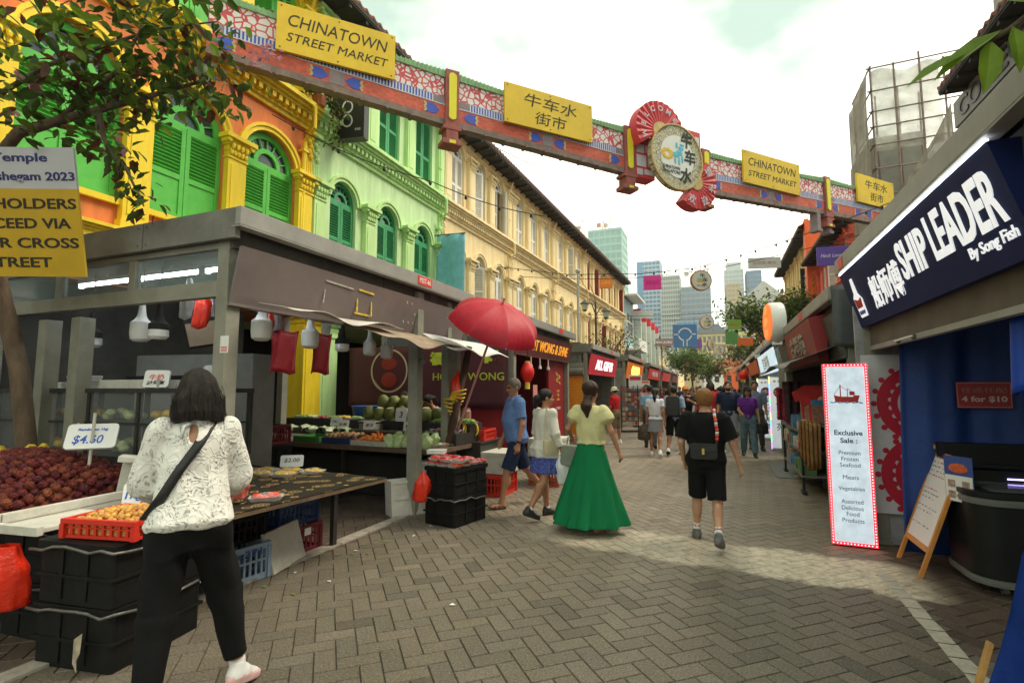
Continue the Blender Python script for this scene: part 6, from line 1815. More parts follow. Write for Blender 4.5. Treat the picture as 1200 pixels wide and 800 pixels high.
# ------------------------------------------------------------------ people: bodies grown as one surface each
class Sdf:
 def __init__(self,h=0.01):
  self.h, self.p = h, []
 def _add(self,fn,lo,hi,k,m,op):
  self.p.append((fn,np.array(lo,float),np.array(hi,float),k,m,op));return self
 def cone(self,a,b,ra,rb,k=0.02,m=0,op='u',flat=False,sq=None):
  """tapered limb a->b; flat ends for sleeves and trouser legs; sq=(axis vector, factor) flattens it"""
  a, b = np.array(a,float), np.array(b,float)
  ba = b-a;L = float(np.dot(ba,ba))+1e-12;ln = math.sqrt(L)
  def fn(X,Y,Z):
   px, py, pz = X-a[0], Y-a[1], Z-a[2]
   t = (px*ba[0]+py*ba[1]+pz*ba[2])/L
   tc = np.clip(t,0,1)
   qx, qy, qz = px-ba[0]*(t if flat else tc), py-ba[1]*(t if flat else tc), pz-ba[2]*(t if flat else tc)
   if sq is not None:
    s, f = sq
    c = (qx*s[0]+qy*s[1]+qz*s[2])*(f-1)
    qx, qy, qz = qx+c*s[0], qy+c*s[1], qz+c*s[2]
   d = np.sqrt(qx*qx+qy*qy+qz*qz)-(ra+(rb-ra)*tc)
   if flat:d = np.maximum(d,np.maximum(-t,t-1)*ln)
   return d
  r = max(ra,rb)
  return self._add(fn,np.minimum(a,b)-r,np.maximum(a,b)+r,k,m,op)
 def ell(self,c,r,k=0.02,m=0,op='u',Rm=None):
  c = np.array(c,float);r = np.array(r,float)
  def fn(X,Y,Z):
   px, py, pz = X-c[0], Y-c[1], Z-c[2]
   if Rm is not None:
    px, py, pz = [Rm[0][i]*px+Rm[1][i]*py+Rm[2][i]*pz for i in range(3)]
   k0 = np.sqrt((px/r[0])**2+(py/r[1])**2+(pz/r[2])**2)
   k1 = np.sqrt((px/r[0]**2)**2+(py/r[1]**2)**2+(pz/r[2]**2)**2)+1e-9
   return k0*(k0-1)/k1
  e = r if Rm is None else np.array([max(r)]*3)
  return self._add(fn,c-e,c+e,k,m,op)
 def loft(self,zs,hw,hd,cy=None,F=None,k=0.02,m=0,op='u',fold=None,cx=None):
  """stack of ellipses along the frame F's z"""
  zs = np.array(zs,float);hw = np.array(hw,float);hd = np.array(hd,float)
  cy = np.zeros(len(zs))if cy is None else np.array(cy,float)
  cx = np.zeros(len(zs))if cx is None else np.array(cx,float)
  F = Matrix.Identity(4)if F is None else F
  Fi = np.array(F.inverted())
  def fn(X,Y,Z):
   x = Fi[0,0]*X+Fi[0,1]*Y+Fi[0,2]*Z+Fi[0,3]
   y = Fi[1,0]*X+Fi[1,1]*Y+Fi[1,2]*Z+Fi[1,3]
   z = Fi[2,0]*X+Fi[2,1]*Y+Fi[2,2]*Z+Fi[2,3]
   w, d_, oy, ox = np.interp(z,zs,hw), np.interp(z,zs,hd), np.interp(z,zs,cy), np.interp(z,zs,cx)
   x = x-ox;y = y-oy
   if fold is not None:
    th = np.arctan2(y,x)
    f = fold(th,z);w = w*f;d_ = d_*f
   qn = np.sqrt((x/w)**2+(y/d_)**2)
   d = (qn-1)*np.minimum(w,d_)
   return np.maximum(d,np.maximum(zs[0]-z,z-zs[-1]))
  rx, ry = max(hw)*1.3+max(abs(cx)), max(hd)*1.3+max(abs(cy))
  cs = [F@Vector((sx*rx,sy*ry,z))for sx in(-1,1)for sy in(-1,1)for z in(zs[0],zs[-1])]
  cs = np.array(cs)
  return self._add(fn,cs.min(0),cs.max(0),k,m,op)
 def wrinkle(self,amp,f=(30,30,12),seed=0):
  self.wr = (amp,f,seed);return self
 def mesh(self,scale=1.0,dz=0.0):
  h = self.h
  us = [p for p in self.p if p[5]=='u']
  lo = np.min([p[1]for p in us],0)-3*h
  hi = np.max([p[2]for p in us],0)+3*h
  n = np.ceil((hi-lo)/h).astype(int)+1
  ax = [lo[i]+h*np.arange(n[i])for i in range(3)]
  D = np.full(n,1.0,np.float32);Bst = np.full(n,9.0,np.float32);Mi = np.zeros(n,np.int8)
  for fn, a, b, k, m, op in self.p:
   pad = k+2.5*h
   i0 = np.clip(np.floor((a-pad-lo)/h).astype(int),0,n-1);i1 = np.clip(np.ceil((b+pad-lo)/h).astype(int)+1,1,n)
   if np.any(i1<=i0):continue
   sl = tuple(slice(i0[i],i1[i])for i in range(3))
   X, Y, Z = ax[0][sl[0]][:,None,None], ax[1][sl[1]][None,:,None], ax[2][sl[2]][None,None,:]
   d = np.asarray(fn(X,Y,Z)).astype(np.float32)
   d = np.broadcast_to(d,D[sl].shape)
   if op=='u':
    o = D[sl]
    hh = np.clip(0.5+0.5*(o-d)/k,0,1)
    D[sl] = o*(1-hh)+d*hh-k*hh*(1-hh)
    bt = d<Bst[sl]
    Bst[sl] = np.where(bt,d,Bst[sl]);Mi[sl] = np.where(bt,m,Mi[sl])
   elif op=='s':
    D[sl] = np.maximum(D[sl],-d)
  if hasattr(self,'wr'):
   amp, f, sd = self.wr
   X, Y, Z = ax[0][:,None,None], ax[1][None,:,None], ax[2][None,None,:]
   wv = np.sin(f[0]*X+11*Z+2.2*np.sin(5*Z+9*Y+sd)+sd)*np.sin(f[1]*Y-9*Z+2*np.sin(8*X+sd))+0.5*np.sin(f[2]*Z+21*X*(1 if sd%2 else-1)+2.5*np.sin(13*Y+sd)+sd)
   D = D+(amp*wv).astype(np.float32)
  S = D<0
  c8 = [S[i:n[0]-1+i,j:n[1]-1+j,k:n[2]-1+k]for i in(0,1)for j in(0,1)for k in(0,1)]
  s = np.zeros(c8[0].shape,np.int8)
  for c in c8:s+=c
  act = np.argwhere((s>0)&(s<8))
  cid = np.full(s.shape,-1,np.int32)
  cid[act[:,0],act[:,1],act[:,2]] = np.arange(len(act))
  offs = [(i,j,k)for i in(0,1)for j in(0,1)for k in(0,1)]
  val = np.stack([D[act[:,0]+i,act[:,1]+j,act[:,2]+k]for i,j,k in offs],1)
  acc = np.zeros((len(act),3));cnt = np.zeros(len(act))
  for a in range(8):
   for b in range(a+1,8):
    if sum(abs(offs[a][t]-offs[b][t])for t in range(3))!=1:continue
    va, vb = val[:,a], val[:,b]
    cr = (va<0)!=(vb<0)
    t = np.where(cr,va/np.where(cr,va-vb,1),0)
    for q_ in range(3):
     acc[:,q_]+=np.where(cr,offs[a][q_]+t*(offs[b][q_]-offs[a][q_]),0)
    cnt+=cr
  V = lo+h*(act+acc/cnt[:,None])
  quads = []
  for axn in range(3):
   o1, o2 = [(1,2),(2,0),(0,1)][axn]
   a = [slice(None)]*3;b = [slice(None)]*3
   a[axn] = slice(0,-1);b[axn] = slice(1,None)
   ed = np.argwhere(S[tuple(a)]!=S[tuple(b)])
   ed = ed[(ed[:,o1]>0)&(ed[:,o2]>0)&(ed[:,o1]<n[o1]-1)&(ed[:,o2]<n[o2]-1)]
   sg = S[tuple(a)][ed[:,0],ed[:,1],ed[:,2]]
   def at(d1,d2):
    e = ed.copy();e[:,o1]+=d1;e[:,o2]+=d2
    return cid[e[:,0],e[:,1],e[:,2]]
   qd = np.stack([at(-1,-1),at(0,-1),at(0,0),at(-1,0)],1)
   qd[~sg] = qd[~sg][:,::-1]
   quads.append(qd)
  Q = np.concatenate(quads);Q = Q[(Q>=0).all(1)]
  mi = Mi[act[:,0],act[:,1],act[:,2]][Q[:,0]]
  V = V.copy();V[:,2]+=dz
  return V*scale, Q, mi
 def obj(self,name,mats,parent,scale=1.0,dz=0.0,mfun=None):
  V, Q, mi = self.mesh(scale,dz)
  me = bpy.data.meshes.new(name)
  me.vertices.add(len(V));me.vertices.foreach_set('co',V.astype(np.float32).ravel())
  me.loops.add(len(Q)*4);me.loops.foreach_set('vertex_index',Q.astype(np.int32).ravel())
  me.polygons.add(len(Q));me.polygons.foreach_set('loop_start',np.arange(0,len(Q)*4,4,dtype=np.int32))
  me.polygons.foreach_set('loop_total',np.full(len(Q),4,np.int32))
  mats = mats if isinstance(mats,(list,tuple))else[mats]
  for x in mats:me.materials.append(x)
  if mfun is not None:mi = mfun(V[Q].mean(1)/scale,mi)
  if len(mats)>1:me.polygons.foreach_set('material_index',np.asarray(mi,np.int32))
  me.update(calc_edges=True)
  me.polygons.foreach_set('use_smooth',[True]*len(Q))
  o = bpy.data.objects.new(name,me);COL.objects.link(o);o.parent = parent
  return o
def skin(name,c):return mat('skin_'+name,c,0.5,0.08,12,0.06,120,spec=0.35)
SKL, SKM, SKD, SKDD = skin('light',(0.50,0.27,0.17)), skin('tan',(0.36,0.17,0.095)), skin('brown',(0.20,0.085,0.045)), skin('deep',(0.06,0.028,0.018))
EYEW = mat('eye',(0.03,0.025,0.02),0.2,0)
LIP = mat('lips',(0.30,0.09,0.075),0.45,0.05)
def hairm(name,c):return mat('hair_'+name,c,0.42,0.5,40,0.6,90,stretch=(3.5,3.5,0.35),spec=0.3)
HBLK, HBRN, HORG, HGRY = hairm('black',(0.012,0.010,0.010)), hairm('brown',(0.013,0.007,0.005)), hairm('copper',(0.26,0.115,0.035)), hairm('grey',(0.16,0.13,0.105))
def cloth(name,c,**k):return mat('cloth_'+name,c,0.85,k.pop('var',0.1),k.pop('vs',9),0.25,160,spec=0.2,**k)
def vec(*a):return np.array(a,float)
def person(label,x,y,heading,h=1.68,skinm=SKM,fem=False,legs=((12,5,2),(-12,20,2)),feet=(0,-18),arms=(((5,8),(12,6)),((-8,8),(4,6))),lean=2,twist=0,head=(0,0),top=None,bottom=None,shoes=None,socks=None,hair=None,hairm_=HBLK,res=0.0105,fat=1.0,hat=None,group=None,z=0.0,grip=(False,False),extra=None,name='person'):
 t = thing(name,label,'person',(x,y,z),R(-heading),group)
 s = h/1.70
 f = 0.92 if fem else 1.0
 shw = 0.160 if fem else 0.182
 hipw = 0.092
 J = {}
 solez = []
 for i, sd in enumerate((-1,1)):
  a, kn, ab = [R(v)for v in legs[i]]
  hp = vec(sd*hipw,0,0.90)
  kp = hp+0.425*vec(sd*math.sin(ab),math.sin(a)*math.cos(ab),-math.cos(a)*math.cos(ab))
  a2 = a-kn
  an = kp+0.405*vec(sd*math.sin(ab),math.sin(a2)*math.cos(ab),-math.cos(a2)*math.cos(ab))
  p = R(feet[i])
  tw = R(8)*sd if len(feet)<4 else R(feet[2+i])
  fd = vec(math.sin(tw)*math.cos(p),math.cos(tw)*math.cos(p),math.sin(p))
  fn_ = vec(-math.sin(tw)*math.sin(p),-math.cos(tw)*math.sin(p),math.cos(p))
  J[i] = (hp,kp,an,fd,fn_)
  solez.append(min((an-0.078*fn_+q_*fd)[2]for q_ in(-0.06,0.12,0.18)))
 dz = -min(solez)
 TU = Matrix.Translation((0,0,0.93))@Matrix.Rotation(R(-twist),4,'Z')@Matrix.Rotation(R(-lean),4,'X')@Matrix.Translation((0,0,-0.93))
 U = lambda p:np.array(TU@Vector(p))
 UR_ = np.array(TU.to_3x3())
 A = {}
 for i, sd in enumerate((-1,1)):
  (a,b_), (a2,b2_) = arms[i]
  a, b_, a2, b2_ = R(a), R(b_), R(a2), R(b2_)
  sh = U((sd*shw,-0.005,1.385))
  el = sh+0.285*f*(UR_@vec(sd*math.sin(b_),math.sin(a)*math.cos(b_),-math.cos(a)*math.cos(b_)))
  fd = UR_@vec(sd*math.sin(b2_),math.sin(a2)*math.cos(b2_),-math.cos(a2)*math.cos(b2_))
  wr = el+0.25*f*fd
  A[i] = (sh,el,wr,fd)
 hd = Matrix.Rotation(R(-head[0]),4,'Z')@Matrix.Rotation(R(head[1]),4,'X')
 nk = Vector((0,0.005,1.50))
 HF = TU@Matrix.Translation(nk)@hd
 HP = lambda p:np.array(HF@Vector(p))
 HR = np.array(HF.to_3x3())
 tz = [0.82,0.92,1.03,1.15,1.28,1.36,1.415,1.45]
 tw_ = [0.135,0.165,0.120 if fem else 0.140,0.142 if fem else 0.155,0.150 if fem else 0.170,0.145 if fem else 0.165,0.10,0.06]
 td_ = [0.09,0.115,0.088*fat,0.105*fat,0.112,0.095,0.07,0.055]
 tcy = [0,-0.01,0.01*fat,0.012+0.04*(fat-1),0.01,0.0,-0.005,0]
 tw_ = [w*(1+0.55*(fat-1))for w in tw_]
 B = Sdf(res)
 B.loft(tz,tw_,td_,tcy,TU,0.03)
 for i, sd in enumerate((-1,1)):
  hp, kp, an, fd, fn_ = J[i]
  B.cone(hp+vec(0,0,-0.01),kp,0.084,0.055,0.04)
  B.cone(kp,an,0.052,0.034,0.02)
  cm = kp+(an-kp)*0.30
  B.ell(cm-0.012*vec(0,1,0)*1.0,(0.050,0.054,0.10),0.03)
  if shoes and shoes.get('bare'):
   B.cone(an-0.04*fn_-0.035*fd,an-0.055*fn_+0.12*fd,0.034,0.03,0.02,sq=(fn_,1.2));B.cone(an,an-0.03*fn_,0.034,0.036,0.02)
   for k in range(5):
    sv = np.cross(fd,fn_);o_ = (k-2)*0.014
    B.cone(an-0.060*fn_+0.12*fd+sv*o_,an-0.064*fn_+(0.165-0.004*abs(k-2))*fd+sv*o_*1.1,0.0105,0.009,0.005)
  else:
   B.cone(an,an-0.05*fn_+0.03*fd,0.034,0.03,0.02)
  sh, el, wr, ad = A[i]
  B.cone(sh,el,0.047*f,0.037*f,0.03)
  B.cone(el,wr,0.038*f,0.025*f,0.02)
  inw = np.cross(ad,UR_@vec(0,1,0));
  pn = UR_@vec(-sd,0.15,0);pn = pn-ad*np.dot(pn,ad);pn = pn/(np.linalg.norm(pn)+1e-9)
  wd = np.cross(ad,pn)
  if np.dot(wd,UR_@vec(0,1,0.4))<0:wd = -wd
  pc = wr+ad*0.048
  B.cone(wr,wr+ad*0.085,0.024,0.037,0.012,sq=(pn,1.9))
  cur = 62 if grip[i]else 22
  for k in range(4):
   o_ = (1.5-k)*0.0185
   b0 = wr+ad*(0.082-0.004*abs(k-1))+wd*o_
   L = (0.036,0.042,0.039,0.031)[k]
   c1, s1 = math.cos(R(cur)), math.sin(R(cur));c2, s2 = math.cos(R(cur*2.1)), math.sin(R(cur*2.1))
   m1 = b0+L*(ad*c1+pn*s1);m2 = m1+L*0.9*(ad*c2+pn*s2)
   B.cone(b0,m1,0.0092,0.0085,0.004);B.cone(m1,m2,0.0085,0.0072,0.004)
  th0 = wr+ad*0.025+wd*0.024
  th1 = th0+0.036*(ad*0.75+wd*0.55+pn*0.35);th2 = th1+0.03*(ad*0.9+pn*(0.6 if grip[i]else 0.2))
  B.cone(th0,th1,0.013,0.0105,0.008);B.cone(th1,th2,0.0105,0.0085,0.004)
 B.cone(U((0,-0.005,1.40)),HP((0,0.0,0.03)),0.058*f,0.052*f,0.03)
 B.ell(HP((0,-0.012,0.115)),(0.073,0.092,0.092),0.02,Rm=HR)
 B.ell(HP((0,0.022,0.055)),(0.056,0.066,0.068),0.03,Rm=HR)
 B.ell(HP((0,0.066,0.012)),(0.026,0.022,0.02),0.02,Rm=HR)
 B.ell(HP((0,0.070,0.118)),(0.052,0.018,0.014),0.015,Rm=HR)
 B.cone(HP((0,0.080,0.105)),HP((0,0.101,0.068)),0.010,0.0155,0.010)
 for sd in(-1,1):
  B.ell(HP((sd*0.013,0.090,0.064)),(0.010,0.011,0.009),0.006,Rm=HR)
  B.ell(HP((sd*0.076,-0.008,0.085)),(0.011,0.022,0.034),0.006,Rm=HR)
  B.ell(HP((sd*0.040,0.052,0.066)),(0.022,0.022,0.02),0.02,Rm=HR)
  B.ell(HP((sd*0.032,0.0755,0.100)),(0.0155,0.010,0.0075),0.002,m=1,Rm=HR)
 B.ell(HP((0,0.079,0.036)),(0.024,0.010,0.0075),0.003,m=2,Rm=HR)
 obj_b = B.obj('body',[skinm,EYEW,LIP],t,s,dz)
 if hair:
  H = Sdf(0.006 if res<0.01 else 0.009)
  H.ell(HP((0,-0.018,0.125)),(0.093,0.108,0.102)if hair in('bob','short')else(0.084,0.100,0.096),0.01,Rm=HR)
  if hair in('bob','long','wavy'):
   zl = {'bob':-0.085,'long':-0.26,'wavy':-0.16}[hair]
   w = 0.142 if hair=='bob' else 0.098
   H.loft([zl,zl+0.04,0.03,0.10,0.16],[w*0.93,w,0.128 if hair=='bob' else 0.095,0.106 if hair=='bob' else 0.092,0.08],[0.07,0.09,0.098,0.094,0.075]if hair=='bob' else[0.062,0.078,0.086,0.085,0.07],[-0.055,-0.05,-0.035,-0.02,-0.02],HF,0.02,fold=lambda th,z:1+0.03*np.sin(9*th+7*z)+0.022*np.sin(23*th-11*z)+0.014*np.sin(47*th+17*z))
   H.ell(HP((0,0.095,0.045)),(0.058,0.07,0.115),0.01,op='s',Rm=HR)
  elif hair=='pony':
   H.ell(HP((0,-0.09,0.12)),(0.03,0.03,0.03),0.02,Rm=HR)
   H.cone(HP((0,-0.10,0.11)),HP((0.0,-0.125,-0.02)),0.032,0.045,0.02);H.cone(HP((0.0,-0.125,-0.02)),HP((0.005,-0.105,-0.15)),0.045,0.018,0.02)
  elif hair=='lowpony':
   H.ell(HP((0,-0.03,0.145)),(0.098,0.104,0.095),0.02,Rm=HR);H.ell(HP((0,-0.075,0.03)),(0.055,0.04,0.04),0.02,Rm=HR)
   H.cone(HP((0,-0.105,0.02)),HP((0.005,-0.125,-0.07)),0.036,0.062,0.02);H.cone(HP((0.005,-0.125,-0.07)),HP((0.012,-0.11,-0.20)),0.062,0.022,0.02)
  elif hair=='bun':
   H.ell(HP((0,-0.125,0.07)),(0.062,0.055,0.06),0.02,Rm=HR);H.ell(HP((0,-0.14,0.0)),(0.045,0.035,0.07),0.02,Rm=HR)
  elif hair=='dreads':
   for k in range(9):
    a = PI*(0.05+0.9*k/8);H.cone(HP((0.085*math.cos(a),-0.085*math.sin(a),0.12)),HP((0.10*math.cos(a),-0.10*math.sin(a),-0.06)),0.022,0.015,0.008)
   H.ell(HP((0,-0.02,0.20)),(0.06,0.06,0.05),0.02,Rm=HR)
  if hair in('short','pony','bun','lowpony','dreads','crop'):
   if hair=='short':H.loft([0.02,0.06,0.13],[0.062,0.082,0.085],[0.045,0.07,0.09],[-0.045,-0.035,-0.02],HF,0.02)
   if hair=='crop':H.ell(HP((0,-0.02,0.12)),(0.078,0.095,0.092),0.01,Rm=HR)
   H.ell(HP((0,0.105,0.06)),(0.080,0.078,0.105),0.01,op='s',Rm=HR)
  if hair=='short':H.wrinkle(0.0035,(70,70,40),3)
  if hair=='bob':H.wrinkle(0.004,(75,75,14),5)
  if hair=='lowpony':H.wrinkle(0.005,(60,60,30),4)
  obj('hair',MB(),hairm_,t)if False else H.obj('hair',hairm_,t,s,dz)
 if top:
  C = Sdf(res)
  e = top.get('ease',0.016);hem = top.get('hem',0.86);fl = top.get('flare',0.0)
  zz = [hem]+[v for v in tz if v>hem+0.02]
  ww = [np.interp(v,tz,tw_)+e+fl*max(0,(1.2-v)/0.35)for v in zz]
  dd = [np.interp(v,tz,td_)+e+fl*max(0,(1.2-v)/0.35)for v in zz]
  if top.get('blouse'):
   ww = [w+top['blouse']*math.exp(-((v-hem-0.10)/0.10)**2)for w,v in zip(ww,zz)];dd = [w+top['blouse']*math.exp(-((v-hem-0.10)/0.10)**2)for w,v in zip(dd,zz)]
  cc = [np.interp(v,tz,tcy)for v in zz]
  C.loft(zz,ww,dd,cc,TU,0.03,fold=lambda th,z:1+top.get('fold',0.012)*np.sin(7*th+13*z)*np.clip((1.35-z)/0.2,0,1))
  sl, sr, pf = top.get('sleeve',0.6), top.get('sr',0.062), top.get('puff',0)
  for i in(0,1):
   sh, el, wr, ad = A[i]
   if sl<=0:continue
   C.ell(sh-0.01*(el-sh),(0.058*f+e*0.6,)*3,0.03)
   if sl<=1:
    C.cone(sh,sh+(el-sh)*sl,sr*f+pf*0.3,sr*f+pf,0.03,flat=True)
    if pf:C.ell(sh+(el-sh)*sl*0.65,(0.06+pf,)*3,0.02)
   else:
    C.cone(sh,el,sr*f+pf*0.2,sr*0.92*f+pf,0.03);C.cone(el,el+(wr-el)*(sl-1),sr*0.9*f+pf,sr*0.66*f+pf*top.get('cuff',0.5),0.03,flat=True)
  nr = top.get('neck',0.062)
  C.ell(U((0,0.012,1.50-top.get('scoop',0.0))),(nr,nr+0.006,0.085),0.01,op='s')
  if top.get('keyhole'):C.ell(U((-0.005,-0.10,1.36)),(0.028,0.09,0.05),0.01,op='s')
  C.wrinkle(top.get('wr',0.0028),(26,26,10),hash(label)%7)
  obj_t = C.obj(top.get('name','shirt'),top['m'],t,s,dz)
 if bottom:
  P = Sdf(res)
  kind, e = bottom['kind'], bottom.get('ease',0.014)
  if kind in('trousers','shorts'):
   P.loft([0.80,0.92,1.0,1.03],[0.145+e,0.166+e,(tw_[2]+0.16)/2+e,tw_[2]+e],[0.10+e,0.117+e,0.105*fat+e,0.092*fat+e],[0,-0.01,0,tcy[2]],None if lean<15 else None,0.03)
   for i in(0,1):
    hp, kp, an, fd, fn_ = J[i]
    if kind=='shorts':
     q_ = bottom.get('len',0.85)
     en = hp+(kp-hp)*min(1,q_)
     P.cone(hp+vec(0,0,0.0),en,0.092+e*0.6,bottom.get('hemr',0.085),0.05,flat=True)
     if q_>1:P.cone(kp,kp+(an-kp)*(q_-1),bottom.get('hemr',0.085),bottom.get('hemr',0.085),0.03,flat=True)
    else:
     P.cone(hp,kp,0.090+e,0.066+e,0.05);P.cone(kp,kp+(an-kp)*bottom.get('len',0.93),0.066+e,bottom.get('hemr',0.055),0.03,flat=True)
  else:
   hz = bottom['hem'];fw, fdp = bottom['fw'], bottom.get('fd',bottom['fw']*0.75)
   n_ = 9
   zz = [hz+(1.04-hz)*k/n_ for k in range(n_+1)]
   def mix(a_,b_,v):
    u = max(0,(1.04-v)/(1.04-hz));return a_+(b_-a_)*(u**bottom.get('pw',0.8))
   ww = [max(mix(tw_[2]+0.012,fw,v),(0.176 if 0.84<v<0.95 else 0))for v in zz];dd = [max(mix(td_[2]+0.014,fdp,v),(0.127 if 0.84<v<0.95 else 0))for v in zz]
   am, nf = bottom.get('fold',0.05), bottom.get('nf',9)
   P.loft(zz,ww,dd,[bottom.get('cy',0)*(1.04-v)/(1.04-hz)for v in zz],None,0.02,fold=lambda th,z:1+am*(0.6*np.sin(nf*th+0.7+1.2*np.sin(2*th))+0.5*np.sin((nf*2-3)*th+3*z)+0.45*np.sin(3*th+1+2*z)+0.25*np.sin(23*th-5*z))*np.clip((0.93-z)/max(0.2,0.93-hz),0,1),cx=[bottom.get('cx',0)*max(0,(1.04-v)/(1.04-hz))**1.5 for v in zz])
  P.wrinkle(bottom.get('wr',0.0025),(22,22,9),3)
  P.obj(bottom.get('name',kind),bottom['m'],t,s,dz)
 if shoes:
  for i in(0,1):
   hp, kp, an, fd, fn_ = J[i]
   sv = np.cross(fd,fn_)
   Ff = Matrix(((sv[0],fd[0],fn_[0],an[0]),(sv[1],fd[1],fn_[1],an[1]),(sv[2],fd[2],fn_[2],an[2]),(0,0,0,1)))
   W_ = lambda p:np.array(Ff@Vector(p))
   G = Sdf(min(res,0.008))
   th = shoes.get('sole',0.028)
   if shoes.get('bare'):
    G.loft([-0.082,-0.066],[0.042,0.042],[0.128,0.128],[0.06,0.06],Ff,0.004)
    for yy, zr in((0.085,0.05),(0.03,0.05),(-0.045,0.04)):
     G.cone(W_((-0.042,yy,-0.068)),W_((0,yy+0.012,-0.028+(0.01 if yy<0.05 else-0.006))),0.013,0.013,0.004);G.cone(W_((0.042,yy,-0.068)),W_((0,yy+0.012,-0.028+(0.01 if yy<0.05 else-0.006))),0.013,0.013,0.004)
    G.obj('sandal',shoes['m'],t,s,dz)
   else:
    G.loft([-0.079,-0.079+th],[0.047,0.045],[0.136,0.132],[0.062,0.062],Ff,0.006,m=1)
    G.cone(W_((0,-0.028,-0.035)),W_((0,0.03,-0.03)),0.040,0.041,0.02);G.cone(W_((0,0.02,-0.025)),W_((0,0.145,-0.052)),0.042,0.026,0.03,sq=(fd*0+sv,0.88))
    G.cone(W_((0,-0.012,-0.03)),W_((0,-0.014,shoes.get('top',0.012))),0.041,0.041,0.02)
    G.ell(W_((0,0,-0.16)),(0.2,0.3,0.079),0.001,op='s',Rm=np.array(Ff.to_3x3()))if False else None
    G.obj('shoe',[shoes['m'],shoes.get('sm',shoes['m'])],t,s,dz)
   if socks:
    K = Sdf(min(res,0.009));K.cone(an-fn_*0.01,an+(kp-an)*socks.get('len',0.22),0.040,0.0435,0.01,flat=True)
    K.obj('sock',socks['m'],t,s,dz)
 if hat:
  G = Sdf(min(res,0.009))
  if hat['kind']=='cap':
   G.ell(HP((0,-0.015,0.145)),(0.090,0.105,0.085),0.01,Rm=HR);G.ell(HP((0,0.10,0.145)),(0.07,0.075,0.012),0.02,Rm=HR);G.ell(HP((0,0,0.03)),(0.2,0.2,0.088),0.001,op='s',Rm=HR)
  else:
   G.ell(HP((0,-0.01,0.155)),(0.092,0.105,0.080),0.01,Rm=HR);G.loft([0.10,0.125],[0.145,0.105],[0.16,0.12],[-0.01,-0.01],HF,0.015)
  G.obj('hat',hat['m'],t,s,dz)
 t['_'] = 0
 del t['_']
 info = dict(t=t,s=s,dz=dz,J=J,A=A,U=U,HP=HP,TU=TU)
 Mw = wmat(t)
 info['W'] = lambda p:Mw@Vector((p[0]*s,p[1]*s,(p[2]+dz)*s))
 return info
def part_tube(p,name,pts,r,m,taper=None):
 s, dz = p['s'], p['dz']
 b = MB();b.tube([(q_[0]*s,q_[1]*s,(q_[2]+dz)*s)for q_ in pts],r,7,taper)
 return obj(name,b,m,p['t'],smooth='all')
def strap(p,name,pts,w,m,th=0.006):
 """flat band through points (model space), smooth"""
 s, dz = p['s'], p['dz']
 b = MB();b.sheet(lambda u,v:tuple((lambda a,c,f_:np.array(a)*(1-f_)+np.array(c)*f_)(pts[min(int(v*(len(pts)-1)),len(pts)-2)],pts[min(int(v*(len(pts)-1)),len(pts)-2)+1],v*(len(pts)-1)-min(int(v*(len(pts)-1)),len(pts)-2))*s+np.array([w*(u-0.5),0,dz*s])),3,4*len(pts),th)
 return obj(name,b,m,p['t'],smooth='all')
